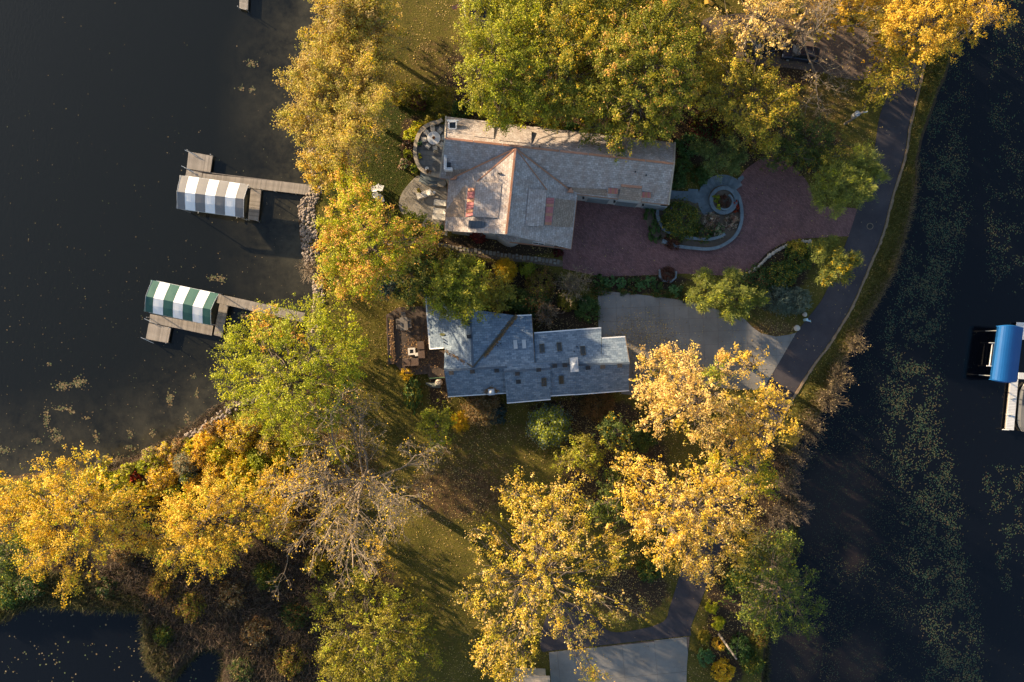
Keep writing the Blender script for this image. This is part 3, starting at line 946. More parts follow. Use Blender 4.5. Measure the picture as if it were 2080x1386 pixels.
def bush_leaves(root, p, r, hgt, pal, n, L, Wd, seed, name='leaves', mat='leaf', wob=0.25, tips=None, tip_w=0.0, along_up=False, off=(0, 0)):
    rng = np.random.default_rng(seed)
    nc = max(5, int(n / 22))
    u = rng.normal(size=(nc, 3)); u /= np.linalg.norm(u, axis=1, keepdims=True); u[:, 2] = np.abs(u[:, 2])
    k = 1 + rng.normal(size=nc) * wob * 0.5
    c = np.stack([u[:, 0] * r * .86 * k, u[:, 1] * r * .86 * k, u[:, 2] * hgt * .8 * k + 0.05 * hgt], 1)
    cc = pal_cols(pal, nc, rng, .12)
    i = rng.integers(0, nc, n)
    g = rng.normal(size=(n, 3)) * np.array([.17, .17, .13]) * (0.45 * r + 0.22)
    pos = c[i] + g; pos[:, 2] = np.maximum(pos[:, 2], 0.04)
    col = cc[i] * .55 + pal_cols(pal, n, rng, .14) * .45
    if tips:
        m_ = (rng.random(n) < tip_w * np.clip(u[i][:, 2] + .2, 0, 1)); col[m_] = pal_cols(tips, int(m_.sum()), rng)
    nn = u[i] * .6 + rng.normal(size=(n, 3)) * .6 + np.array([0, 0, .35])
    al = None
    if along_up: al = u[i] + rng.normal(size=(n, 3)) * .35 + np.array([0, 0, .4]); nn = rng.normal(size=(n, 3)) + np.array([0, 0, .3])
    sz = rng.uniform(.7, 1.3, n)
    base = np.array(p) - np.array(root.location)
    me = card_mesh(name, pos + base, nn, L * sz, Wd * sz, col, M[mat], rng, al)
    return put(name, me, root)


def shrub(kind, label, px, py, r_px, h, pal, seed, n=None, L=0.2, Wd=0.15, group=None, cat='shrub', tips=None, tip_w=0.0, fine=False, mat='leaf', ry=None, stems=6):
    """a bush centred on a pixel (its top), radius in pixels"""
    z = h * 0.6; k = (H - z) / H
    base = P(1040 + (px - 1040) * k, 693 + (py - 693) * k, 0)
    r = r_px / S * k * 1.15
    root = thing(kind, label, cat, base, 0, group)
    if fine: L, Wd = L * 1.5, Wd * 0.45
    n = n or int(np.clip(3.6 * (r * r + r * h * .9) * 3.14 * .5 / (L * Wd * .5), 120, 9000))
    rng = random.Random(seed)
    mb = MB()
    for s_ in range(stems):
        a = 2 * math.pi * s_ / stems + rng.uniform(-.3, .3)
        e = base + Vector((math.cos(a) * r * .65, math.sin(a) * r * .65, h * rng.uniform(.55, .85)))
        m_ = base + Vector((math.cos(a) * r * .25, math.sin(a) * r * .25, h * .4))
        mb.tube([base + Vector((0, 0, -.05)), m_, e], [.03 + .008 * h, .022 + .005 * h, .012], 4, caps=False)
    mb.build('stems', M['bark'], root)
    o = bush_leaves(root, base, r, h, pal, n, L, Wd, seed, 'leaves', mat, .25, tips, tip_w, fine)
    if ry is not None: o.scale = (1, ry / r_px, 1)
    return root


def bare_shrub(kind, label, px, py, r_px, h, seed, bark='bark_pale', n=46, group=None, leaf_pal=None, leaf_n=0):
    rng = np.random.default_rng(seed); z = h * .6; k = (H - z) / H
    base = P(1040 + (px - 1040) * k, 693 + (py - 693) * k, 0); r = r_px / S * k
    root = thing(kind, label, 'shrub', base, 0, group); b0 = np.array(base)
    mb = MB(); ends = []
    for i in range(n):
        a = rng.uniform(0, 2 * math.pi); rr = r * math.sqrt(rng.uniform(.05, 1)); e = b0 + np.array([math.cos(a) * rr, math.sin(a) * rr, h * rng.uniform(.5, 1.0)])
        pts = limb_path(b0 + rng.normal(size=3) * np.array([.15, .15, 0]), e, rng, 4, .1, .05); mb.tube(pts, [.03, .025, .02, .015, .01], 3, caps=False)
        for j in range(5):
            q = pts[rng.integers(1, 5)]; e2 = q + (e - b0) * rng.uniform(.12, .3) + rng.normal(size=3) * r * .16
            p2 = limb_path(q, e2, rng, 2, 0, .06); mb.tube(p2, [.016, .013, .009], 3, caps=False); ends.append(e2)
            for _ in range(2):
                e3 = e2 + rng.normal(size=3) * r * .12; mb.tube([(q + e2) / 2, e3], [.011, .008], 3, caps=False); ends.append(e3)
    mb.build('branches', M[bark], root)
    if leaf_n:
        e = np.array(ends); i = rng.integers(0, len(e), leaf_n); pos = e[i] + rng.normal(size=(leaf_n, 3)) * .12
        me = card_mesh('leaves', pos - b0, rng.normal(size=(leaf_n, 3)) + np.array([0, 0, .5]), .15, .11, pal_cols(leaf_pal, leaf_n, rng), M['leaf'], rng)
        put('leaves', me, root)
    return root
# ------------------------------------------------------------------ the cedar-roofed house
def roof_plane(name, pts, mat, parent, thick=0.16, eave=(0, 1), at=None):
    """a sloping roof slab; pts counter-clockwise seen from above, pts[eave] is the eave edge"""
    pts = [Vector(p) for p in pts]
    n = Vector((0, 0, 0))
    for i in range(len(pts)):
        n += (pts[i] - pts[0]).cross(pts[(i + 1) % len(pts)] - pts[0])
    if n.z < 0:
        pts.reverse(); n = -n
        m = len(pts); eave = (m - 1 - eave[1], m - 1 - eave[0])
    n.normalize()
    u = (pts[eave[1]] - pts[eave[0]]).normalized()
    v = n.cross(u)
    mb = MB()
    o = pts[eave[0]]
    mb.face(pts, [((p - o).dot(u), (p - o).dot(v)) for p in pts])
    lo = [p - Vector((0, 0, thick)) for p in pts]
    mb.face(list(reversed(lo)), [((p - o).dot(u), (p - o).dot(v)) for p in reversed(lo)])
    m = len(pts)
    for i in range(m):
        j = (i + 1) % m
        q = [pts[i], lo[i], lo[j], pts[j]]
        mb.face(q, [((p - o).dot(u), (p - o).dot(v)) for p in q])
    return mb.build(name, mat, parent)


def gable_walls(parent, rA, rB, lA, lB, qA, qB, mat, inset=0.45, drop=0.2, z0=0.0):
    """walls under a gable roof: ridge rA-rB, left eave lA-lB, right eave qA-qB"""
    rA, rB, lA, lB, qA, qB = [Vector(p) for p in (rA, rB, lA, lB, qA, qB)]
    along = (rB - rA); along.z = 0; along.normalize()
    def ring(r, l, q, s):
        off = along * inset * s
        l2 = l + (r - l) * min(0.45, inset / max((r - l).length, 0.1)) + off
        q2 = q + (r - q) * min(0.45, inset / max((r - q).length, 0.1)) + off
        r2 = r + off
        dz = Vector((0, 0, drop))
        return [Vector((l2.x, l2.y, z0)), Vector((q2.x, q2.y, z0)), q2 - dz, r2 - dz, l2 - dz]
    mb = MB()
    mb.quadstrip([ring(rA, lA, qA, 1), ring(rB, lB, qB, -1)])
    return mb.build('wall', mat, parent)


def gable(parent, rA, rB, lA, lB, qA, qB, mat, wall, thick=0.16, inset=0.45, z0=0.0):
    roof_plane('roof', [lA, lB, rB, rA], mat, parent, thick)
    roof_plane('roof', [qB, qA, rA, rB], mat, parent, thick)
    gable_walls(parent, rA, rB, lA, lB, qA, qB, wall, inset, thick + 0.08, z0)


def strip(name, a, b, w, h, mat, parent, lift=0.02, label=None):
    """a flat metal strip laid along a line"""
    a, b = Vector(a), Vector(b)
    d = (b - a).normalized()
    s = d.cross(Vector((0, 0, 1))).normalized()
    up = s.cross(d)
    mb = MB()
    def ring(p): return [p - s * w / 2 + up * lift, p + s * w / 2 + up * lift, p + s * w / 2 + up * (lift + h), p - s * w / 2 + up * (lift + h)]
    mb.quadstrip([ring(a), ring(b)])
    return mb.build(name, mat, parent, label=label)


def wall_window(parent, c, w, h, face, frame=None, mullions=1):
    """a window on a vertical wall; c = centre on the wall, face = outward angle"""
    ca, sa = math.cos(face), math.sin(face)
    def T(x, y, z): return (c[0] - sa * x + ca * y, c[1] + ca * x + sa * y, c[2] + z)
    f = MB()
    def bar(x0, x1, z0, z1, y0=-0.05, y1=0.06):
        f.quadstrip([[T(x0, y0, z0), T(x1, y0, z0), T(x1, y0, z1), T(x0, y0, z1)], [T(x0, y1, z0), T(x1, y1, z0), T(x1, y1, z1), T(x0, y1, z1)]])
    t = 0.09
    bar(-w / 2, w / 2, h / 2 - t, h / 2); bar(-w / 2, w / 2, -h / 2, -h / 2 + t)
    bar(-w / 2, -w / 2 + t, -h / 2 + t, h / 2 - t); bar(w / 2 - t, w / 2, -h / 2 + t, h / 2 - t)
    for k in range(1, mullions + 1):
        x = -w / 2 + w * k / (mullions + 1)
        bar(x - 0.03, x + 0.03, -h / 2 + t, h / 2 - t, -0.04, 0.045)
    o = f.build('window', frame or M['white'], parent)
    g = MB()
    g.quadstrip([[T(-w / 2 + t, -0.02, -h / 2 + t), T(w / 2 - t, -0.02, -h / 2 + t), T(w / 2 - t, -0.02, h / 2 - t), T(-w / 2 + t, -0.02, h / 2 - t)],
                 [T(-w / 2 + t, 0.02, -h / 2 + t), T(w / 2 - t, 0.02, -h / 2 + t), T(w / 2 - t, 0.02, h / 2 - t), T(-w / 2 + t, 0.02, h / 2 - t)]])
    sub(g, 'pane', M['glass'], o)
    return o


def plane_z(pts):
    a, b, c = [Vector(p) for p in pts[:3]]
    n = (b - a).cross(c - a)
    return lambda x, y: a.z - (n.x * (x - a.x) + n.y * (y - a.y)) / n.z


def on_plane(px, py, fz, lift=0.0):
    """the point of a sloping plane that a photograph pixel looks at"""
    z = 5.0
    for _ in range(12):
        p = P(px, py, z); z = fz(p.x, p.y) + lift
    p = P(px, py, z)
    return p


def shed(parent, hi, lo, mat, base_drop=1.6, wall=None, thick=0.12):
    """a shed dormer: hi = (A,B) on the main slope, lo = (A,B) at the dormer's front"""
    roof_plane('dormer_roof', [lo[0], lo[1], hi[1], hi[0]], mat, parent, thick)
    pts = [Vector(p) for p in (lo[0], lo[1], hi[1], hi[0])]
    c = sum(pts, Vector()) / 4
    ins = [p + (c - p) * 0.04 for p in pts]
    mb = MB()
    top = [p - Vector((0, 0, thick + 0.03)) for p in ins]
    bot = [Vector((p.x, p.y, min(q.z for q in pts) - base_drop)) for p in ins]
    a2 = (ins[1] - ins[0]).cross(ins[2] - ins[0]).z
    if a2 < 0: top.reverse(); bot.reverse()
    mb.quadstrip([bot, top])
    return mb.build('dormer_wall', wall or M['stucco'], parent)


def seams(parent, corners, n, mat, name='copper_panel', gap=0.02):
    """standing-seam metal: n panels side by side, each with a raised seam"""
    a, b, c, d = [Vector(p) for p in corners]      # a-b top edge, d-c bottom edge
    nrm = (b - a).cross(d - a).normalized()
    if nrm.z < 0: nrm = -nrm
    for k in range(n):
        t0, t1 = k / n, (k + 1) / n
        p = [a.lerp(b, t0), a.lerp(b, t1), d.lerp(c, t1), d.lerp(c, t0)]
        s = (p[1] - p[0]); w = s.length; s.normalize()
        mb = MB()
        q = [p[0] + s * gap / 2, p[1] - s * gap / 2, p[2] - s * gap / 2, p[3] + s * gap / 2]
        if (q[1] - q[0]).cross(q[3] - q[0]).dot(nrm) < 0: q = q[::-1]
        mb.quadstrip([[x for x in q], [x + nrm * 0.03 for x in q]])
        r = [p[1] - s * 0.035, p[1] - s * 0.005, p[2] - s * 0.005, p[2] - s * 0.035]
        if (r[1] - r[0]).cross(r[3] - r[0]).dot(nrm) < 0: r = r[::-1]
        mb.quadstrip([[x + nrm * 0.03 for x in r], [x + nrm * 0.085 for x in r]])
        mb.build(name, mat if not isinstance(mat, list) else mat[k % len(mat)], parent)


def garage_door(parent, a, b, h):
    """a panelled door between floor points a and b on a wall; stands just proud of it"""
    a, b = Vector(a), Vector(b)
    u = (b - a).normalized(); out = Vector((u.y, -u.x, 0)); L = (b - a).length
    mb = MB()
    def slab_(x0, x1, z0, z1, y0, y1):
        mb.quadstrip([[a + u * x0 + out * y0 + Vector((0, 0, z0)), a + u * x1 + out * y0 + Vector((0, 0, z0)), a + u * x1 + out * y0 + Vector((0, 0, z1)), a + u * x0 + out * y0 + Vector((0, 0, z1))],
                      [a + u * x0 + out * y1 + Vector((0, 0, z0)), a + u * x1 + out * y1 + Vector((0, 0, z0)), a + u * x1 + out * y1 + Vector((0, 0, z1)), a + u * x0 + out * y1 + Vector((0, 0, z1))]])
    slab_(0, L, 0.05, h, -0.02, 0.04)
    door = mb.build('garage_door', M['stucco'], parent, label=None)
    for r in range(4):
        mb = MB()
        z0 = 0.1 + r * (h - 0.1) / 4
        slab_(0.1, L - 0.1, z0, z0 + (h - 0.1) / 4 - 0.06, 0.043, 0.065)
        sub(mb, 'panel', M['bluestone'], door)


def lantern(parent, p):
    mb = MB()
    mb.box((p[0], p[1], p[2]), (0.18, 0.18, 0.34), taper=0.8); mb.box((p[0], p[1], p[2] + 0.22), (0.26, 0.26, 0.07), taper=0.5)
    mb.box((p[0], p[1] + 0.12, p[2] + 0.1), (0.06, 0.2, 0.06))
    mb.build('lantern', M['black'], parent)


ZR, ZE = 8.6, 5.0
house = thing('cedar_house', 'large L-shaped house with weathered cedar shingle roof and copper ridges', 'house', P(1100, 370))
mA, mB_ = P(904, 281, ZR), P(1369, 333, ZR)
nA, nB = P(906, 237, ZE), P(1371, 290, ZE)
sA, sB = P(893, 362, ZE), P(1358, 416, ZE)
gable(house, mA, mB_, nA, nB, sA, sB, M['cedar'], M['stucco'])
xA, xB = P(1047, 301, ZR - 0.05), P(1028, 476, ZR - 0.05)
wA, wB = P(911, 367, ZE - 0.05), P(903, 469, ZE - 0.05)
eA, eB = P(1172, 400, ZE - 0.05), P(1160, 506, ZE - 0.05)
# the cross wing runs back under the main roof so that the slopes meet in valleys
kA = (xA - xB).normalized()
wA2 = wA + Vector((kA.x, kA.y, 0)) * 1.2; eA2 = eA + Vector((kA.x, kA.y, 0)) * 0.2
roof_plane('roof', [wB, xB, xA + Vector((0, 0, -0.02)), wA2], M['cedar'], house, eave=(3, 0))
roof_plane('roof', [eB, eA2, xA + Vector((0, 0, -0.02)), xB], M['cedar'], house, eave=(0, 1))
gable_walls(house, xA, xB, wA2, wB, eA2, eB, M['stucco'], 0.5, 0.3)
west_z = plane_z([wB, xB, xA]); east_z = plane_z([eB, eA2, xA]); south_z = plane_z([sA, sB, mB_]); north_z = plane_z([nA, nB, mB_])

# copper ridge caps, valleys and the west rake
for a, b, w in ((mA, mB_, 0.24), (xA, xB, 0.24)):
    n = 8
    for k in range(n):
        strip('ridge_cap', Vector(a).lerp(Vector(b), k / n + 0.002), Vector(a).lerp(Vector(b), (k + 1) / n - 0.002), w, 0.06, M['copper_dull'] if k % 4 else M['copper'], house, 0.0)
def valley(fz, px0, px1):
    a = on_plane(*px0, fz); b = on_plane(*px1, fz)
    a.z = max(south_z(a.x, a.y), fz(a.x, a.y)) ; b.z = max(south_z(b.x, b.y), fz(b.x, b.y))
    return a, b
a, b = valley(west_z, (1045, 303), (922, 361)); strip('valley_flashing', a, b, 0.17, 0.03, M['copper_dull'], house, 0.05)
a, b = valley(east_z, (1049, 303), (1158, 387)); strip('valley_flashing', a, b, 0.17, 0.03, M['copper_dull'], house, 0.05)
# hip fold lines that break the big slopes
strip('hip_cap', on_plane(1043, 306, west_z), on_plane(968, 370, west_z), 0.12, 0.04, M['copper_dull'], house, 0.02)
strip('hip_cap', on_plane(1052, 308, east_z), on_plane(1111, 386, east_z), 0.12, 0.04, M['copper_dull'], house, 0.02)
# small copper crickets where the valleys reach the eaves
for fz, pts in ((west_z, ((914, 366), (929, 360), (927, 365))), (east_z, ((1160, 382), (1165, 392), (1152, 391)))):
    q = [on_plane(*p, fz, 0.12) for p in pts]; top = [v + Vector((0, 0, 0.25)) for v in q]
    if (q[1] - q[0]).cross(q[2] - q[0]).z < 0: q.reverse(); top.reverse()
    mb = MB(); mb.quadstrip([[v - Vector((0, 0, 0.5)) for v in q], top]); mb.build('copper_cricket', M['copper'], house)
# pale barge boards at the ends
for a, b in ((mA, nA), (mA, sA), (mB_, nB), (mB_, sB)):
    strip('barge_board', Vector(a), Vector(b), 0.16, 0.14, M['wallstone'], house, -0.06)
for a, b in ((sA, P(905, 363.4, ZE)), (P(1172, 394.4, ZE), sB), (eA, eB), (wA, wB), (P(1035, 492, ZE - .05), eB)):
    strip('gutter', Vector(a) + Vector((0, 0, -0.08)), Vector(b) + Vector((0, 0, -0.08)), 0.14, 0.1, M['copper_dull'], house, -0.1)

# shed dormers on the cross wing with copper aprons below their windows
hi = (on_plane(1019, 372, west_z, 0.08), on_plane(1012, 443, west_z, 0.08)); lo = (on_plane(967, 369, west_z, 0.75), on_plane(960, 440, west_z, 0.75))
shed(house, hi, lo, M['cedar'])
seams(house, [on_plane(965, 382, west_z, 0.04), on_plane(961, 438, west_z, 0.04), on_plane(946, 441, west_z, 0.04), on_plane(951, 382, west_z, 0.04)], 8, [M['copper'], M['copper_rose'], M['copper_rose']])
hi = (on_plane(1074, 383, east_z, 0.08), on_plane(1067, 459, east_z, 0.08)); lo = (on_plane(1111, 387, east_z, 0.6), on_plane(1104, 459, east_z, 0.6))
shed(house, hi, lo, M['cedar'])
seams(house, [on_plane(1110, 402, east_z, 0.04), on_plane(1106, 457, east_z, 0.04), on_plane(1120, 458, east_z, 0.04), on_plane(1126, 402, east_z, 0.04)], 9, [M['copper_rose'], M['copper_rose'], M['copper']])
# browner, newer shingles on the lower skirts
def patch(pix, fz, mat, lift=0.03, name='roof_patch'):
    q = [on_plane(*p, fz, lift) for p in pix]
    return roof_plane(name, q, mat, house, 0.05)
patch([(947, 381), (943, 441), (906, 441), (910, 381)], west_z, M['cedar_brown'])
patch([(1128, 403), (1121, 460), (1163, 462), (1168, 408)], east_z, M['cedar_brown'])
patch([(1150, 380), (1232, 385), (1234, 399), (1176, 393)], south_z, M['cedar_brown'])
patch([(908, 343), (905, 358), (962, 363), (975, 330)], south_z, M['cedar_brown'], 0.02)
# garage-wing dormers: a wide one between two copper-topped ones
hi = (on_plane(1262, 377, south_z, 0.05), on_plane(1304, 381, south_z, 0.05)); lo = (on_plane(1257, 404, south_z, 0.75), on_plane(1304, 409, south_z, 0.75))
shed(house, hi, lo, M['cedar_brown'], 1.0)
strip('ridge_cap', hi[0], hi[1], 0.3, 0.06, M['copper'], house, 0.02)
for x0, x1, y0, y1 in ((1235, 1255, 382, 393), (1301.5, 1322, 390, 401)):
    h2 = (on_plane(x0 + 1, y0, south_z, 0.06), on_plane(x1, y0 + 1.5, south_z, 0.06)); l2 = (on_plane(x0, y1, south_z, 0.55), on_plane(x1, y1 + 1.5, south_z, 0.55))
    shed(house, h2, l2, M['copper_dull'], 0.9)
    seams(house, [h2[0] + Vector((0, 0, .02)), h2[1] + Vector((0, 0, .02)), l2[1] + Vector((0, 0, .02)), l2[0] + Vector((0, 0, .02))], 6, [M['copper'], M['copper_rose'], M['copper']])
# stepped dormer blocks on the sunny lake-lawn slope
for x0, x1, ya, yb, lift in ((963, 1003, 246, 277, 0.45), (1014, 1079, 256, 285, 0.5), (1250, 1340, 283, 318, 0.3)):
    sl = (333 - 281) / (1369 - 904.0)
    h2 = (on_plane(x0, yb, north_z, 0.06), on_plane(x1, yb + sl * (x1 - x0), north_z, 0.06)); l2 = (on_plane(x0 + 1, ya, north_z, lift), on_plane(x1 + 1, ya + sl * (x1 - x0), north_z, lift))
    shed(house, h2, l2, M['cedar'], 1.4)
# white-framed openings at the lake end of the roof
def roof_opening(px, py, w, h, fz, name='roof_window'):
    c = on_plane(px, py, fz, 0.0)
    d = 0.12
    mb = MB(); hz = 0.5
    for sx, sy, lx, ly in ((0, h / 2, w, d), (0, -h / 2, w, d), (w / 2, 0, d, h - d), (-w / 2, 0, d, h - d)):
        mb.box((c.x + sx, c.y + sy, c.z + 0.1), (lx, ly, hz + 0.3), rad(-6) * 0)
    f = mb.build(name, M['white'], house)
    g = MB(); g.box((c.x, c.y, c.z + 0.1), (w - d, h - d, 0.3)); sub(g, 'pane', M['glass'], f)
    mb = MB(); mb.box((c.x, c.y + h / 2 + 0.18, c.z + 0.1), (w + 0.5, 0.14, 0.5)); mb.build('window_trim', M['white'], house)
roof_opening(920, 257, 0.85, 0.85, north_z)
c = on_plane(909, 333, south_z, 0)
mb = MB()
for k in range(2):
    mb.box((c.x - 0.30 + 0.18 * k, c.y + 0.05, c.z + 0.35), (0.09, 1.75, 0.9)); mb.box((c.x + 0.18, c.y - 0.82 + 0.16 * k, c.z + 0.25), (0.86, 0.09, 0.8))
o = mb.build('balcony_rail', M['white'], house)
mb = MB(); mb.box((c.x + 0.12, c.y + 0.12, c.z + 0.12), (0.55, 1.25, 0.12)); mb.build('balcony_well', M['glass'], house)
# bow on the south end, hooded metal bay, small vents
def bow():
    q = [P(1008 + 56 * t, 477 + 14 * math.sin(math.pi * t), ZE - 0.3) for t in [k / 10 for k in range(11)]]
    q += [P(1064, 470, ZE - 0.3), P(1008, 466, ZE - 0.3)]
    pts = [(p.x, p.y) for p in q]
    mb = MB(); mb.prism(pts, 0, ZE - 0.5); mb.build('bow_wall', M['stucco'], house)
    mb = MB(); ce = (sum(p[0] for p in pts) / len(pts), sum(p[1] for p in pts) / len(pts))
    roof_plane('bow_roof', [Vector((ce[0] + (p[0] - ce[0]) * 1.06, ce[1] + (p[1] - ce[1]) * 1.06, ZE - 0.12)) for p in pts], M['cedar'], house, 0.2)
bow()
h2 = [on_plane(952, 448, west_z, .75), on_plane(985, 450, west_z, .35)]; l2 = [P(951, 462, h2[0].z - .55), P(983, 465, h2[1].z - .5)]
shed(house, (h2[0], h2[1]), (l2[0], l2[1]), M['lead'], 2.2)
seams(house, [v + Vector((0, 0, .02)) for v in (h2[0], h2[1], l2[1], l2[0])], 5, M['lead'], 'bay_roof_panel')
for px, py, fz in ((1012, 353, west_z), (1015, 354, west_z), (1018, 353, west_z), (1115, 295, north_z), (1096, 299, north_z), (1290, 350, south_z), (1312, 357, south_z)):
    c = on_plane(px, py, fz); mb = MB(); mb.tube([c - Vector((0, 0, .1)), c + Vector((0, 0, .35))], 0.07, 8); mb.build('vent_pipe', M['black'], house)
# garage doors and lanterns in the court, windows round the walls
ga, gb = P(1172, 396, ZE), P(1358, 416, ZE)
ga0 = Vector((sA.x, sA.y, 0)); u = Vector((sB.x - sA.x, sB.y - sA.y, 0)).normalized(); nrm = Vector((u.y, -u.x, 0))
frac = 0.45 / ((Vector(mA) - Vector(sA)).length)
wall_off = (Vector((mA.x - sA.x, mA.y - sA.y, 0))) * frac
base = ga0 + wall_off
for t in (18.9, 22.5, 26.0):
    garage_door(house, base + u * (t - 0.9) + nrm * 0.03, base + u * (t + 1.9) + nrm * 0.03, 2.5)
for t in (17.5, 21.35, 24.9, 28.4):
    p = base + u * t + nrm * 0.2; lantern(house, (p.x, p.y, 2.5))
ws = [(xB, eB, wB)]
su = (Vector((eB.x, eB.y, 0)) - Vector((wB.x, wB.y, 0))).normalized(); so = Vector((su.y, -su.x, 0))
for t, w, h, z in ((11.4, 1.5, 1.5, 2.2), (14.0, 1.5, 1.5, 2.2), (3.0, 1.4, 1.5, 2.0)):
    p = Vector((wB.x, wB.y, 0)) + su * t - so * 0.5 + so * 0.005
    wall_window(house, (p.x, p.y, z), w, h, math.atan2(so.y, so.x))
eu = (Vector((eA.x, eA.y, 0)) - Vector((eB.x, eB.y, 0))).normalized(); eo = Vector((eu.y, -eu.x, 0))
for t in (1.6, 4.6):
    p = Vector((eB.x, eB.y, 0)) + eu * t - eo * (0.45) * 0.93
    wall_window(house, (p.x + eo.x * 0.02, p.y + eo.y * 0.02, 2.1), 1.4, 1.6, math.atan2(eo.y, eo.x))

# ------------------------------------------------------------------ the blue-grey shingle house
sh = thing('shingle_house', 'long low house with blue-grey asphalt shingle roof, skylights and white gutters', 'house', P(1080, 740))
R1, E1 = 5.8, 3.4
BS, SD = M['blue_shingle'], M['siding']
# section 1: west part of the long ridge
r1, r2 = P(902, 752.5, R1), P(1030, 746, R1)
n1, n2 = P(898, 652, E1), P(1080, 640, E1)
s1, s2 = P(910, 806, E1), P(1031, 798.5, E1)
r3 = P(1086, 743, R1)
roof_plane('roof', [s1, s2, r2, r1], BS, sh)
roof_plane('roof', [n2, P(935, 649, E1), P(903, 712, 4.6), r1, r3], BS, sh, eave=(0, 1))
gable_walls(sh, r1, r3, n1, n2, s1, P(1086, 796, E1), SD, 0.4, 0.3)
# the wing that turns towards the lake lawn
g1, g2 = P(955, 628, R1 - 0.03), P(961, 747, R1 - 0.03)
w1, w2 = P(864.5, 603, E1), P(873, 709, E1)
roof_plane('roof', [w2, P(901, 707, 4.15), g2, g1 + Vector((-0.02, 1.6, 0)), w1], BS, sh, eave=(4, 0))
valley_b = P(1046, 641, E1 + 0.06)
roof_plane('roof', [g2, valley_b, P(935, 649, R1 - 0.52), g1], BS, sh, eave=(1, 2))
mb = MB(); mb.prism([tuple(p[:2]) for p in (P(870, 612, E1), P(878, 702, E1), P(905, 702, 3.4), P(960, 700, 3.4), P(955, 655, 3.4), P(930, 612, E1))], 0, E1 - 0.15); mb.build('wall', SD, sh)
mb = MB(); mb.prism([tuple(p[:2]) for p in (P(934, 650, 3.0), P(978, 645, 3.0), P(976, 613, 3.0), P(925, 613, 3.0))], 0, 3.0); mb.build('flat_roof', M['dark_roof'], sh)
strip('fascia', P(976, 613, 3.05), P(978, 644, 3.05), 0.16, 0.2, M['white'], sh, -0.05)
# section 2: the bump-out that stands forward
r5, r6 = P(1024, 755.5, R1 + 0.12), P(1118, 748.5, R1 + 0.12)
s5, s6 = P(1030, 819, E1 - 0.15), P(1118.5, 811.5, E1 - 0.15)
roof_plane('roof', [s5, s6, r6, r5], BS, sh)
roof_plane('roof', [P(1117, 735, R1 - 0.1), P(1022, 742, R1 - 0.1), r5, r6], BS, sh)
mb = MB(); mb.prism([tuple(p[:2]) for p in (P(1036, 812, 3.1), P(1113, 806, 3.1), P(1111, 755, 3.1), P(1032, 760, 3.1))], 0, E1 - 0.35); mb.build('wall', SD, sh)
mb = MB()
q = [P(1032, 816, E1 - .3), P(1026.5, 757, R1 - .1), P(1031, 816, 2.0)]
# sections 3 and 4: the east end
r7, r8 = P(1086, 744.5, R1 - 0.25), P(1279, 738, R1 - 0.25)
n7, n8 = P(1085, 676.5, E1 + 0.35), P(1221, 666, E1 + 0.35)
n9, n10 = P(1223, 687, E1 + 1.05), P(1270, 684, E1 + 1.05)
r8b = P(1222, 740, R1 - 0.25)
roof_plane('roof', [n8, n7, r7, r8b], BS, sh)
roof_plane('roof', [n10, n9, r8b, r8], BS, sh)
r9, r10 = P(1114, 741, R1 - 0.02), P(1169, 739, R1 - 0.02)
s9, s10 = P(1118, 804.5, E1), P(1168, 801.5, E1)
roof_plane('roof', [s9, s10, r10, r9], BS, sh)
s11, s12 = P(1166, 802, E1 - 0.1), P(1278, 793.5, E1 - 0.1)
roof_plane('roof', [s11, s12, r8, P(1166, 744.5, R1 - 0.22)], BS, sh)
gable_walls(sh, r7, r8, P(1085, 682, E1 + .7), P(1270, 684, E1 + .9), P(1090, 803, E1), s12, SD, 0.4, 0.3)
mb = MB(); mb.prism([tuple(p[:2]) for p in (P(1092, 683, 3.4), P(1216, 673, 3.4), P(1218, 700, 3.4), P(1092, 700, 3.4))], 0, E1 + 0.1); mb.build('wall', SD, sh)
for a, b in ((s1, s2), (s5, s6), (s9, s10), (s11, s12), (n7, n8), (n9, n10), (P(1046, 641.5, E1), n2), (w1, w2), (w2, P(901, 707, 4.15))):
    strip('gutter', Vector(a), Vector(b), 0.13, 0.13, M['white'], sh, -0.1)
for a, b in ((r8, s12), (r8, n10), (r1, s1), (n2, P(1086, 735, 5.55))):
    strip('rake_board', Vector(a), Vector(b), 0.08, 0.1, M['siding'], sh, -0.08)
for a, b in ((r1, r2), (r5, r6), (r7, r8), (r9, r10), (g1, g2)):
    strip('ridge_cap', Vector(a), Vector(b), 0.26, 0.03, M['blue_shingle'], sh, 0.0)
f_n1 = plane_z([n2, P(935, 649, E1), r3]); f_s1 = plane_z([s1, s2, r1]); f_w = plane_z([w2, w1, g2]); f_e = plane_z([n8, n7, r7]); f_s2 = plane_z([s5, s6, r6]); f_s3 = plane_z([s9, s10, r10]); f_s4 = plane_z([s11, s12, r8]); f_v = plane_z([g2, valley_b, g1])
# dark valley flashings
va, vb = P(961, 746, R1 - 0.02), P(905, 713, 4.35)
strip('valley_flashing', va, vb, 0.16, 0.03, M['bronze'], sh, 0.04)
strip('valley_flashing', P(962, 745, R1), P(1046, 642, E1 + 0.1), 0.16, 0.03, M['bronze'], sh, 0.05)

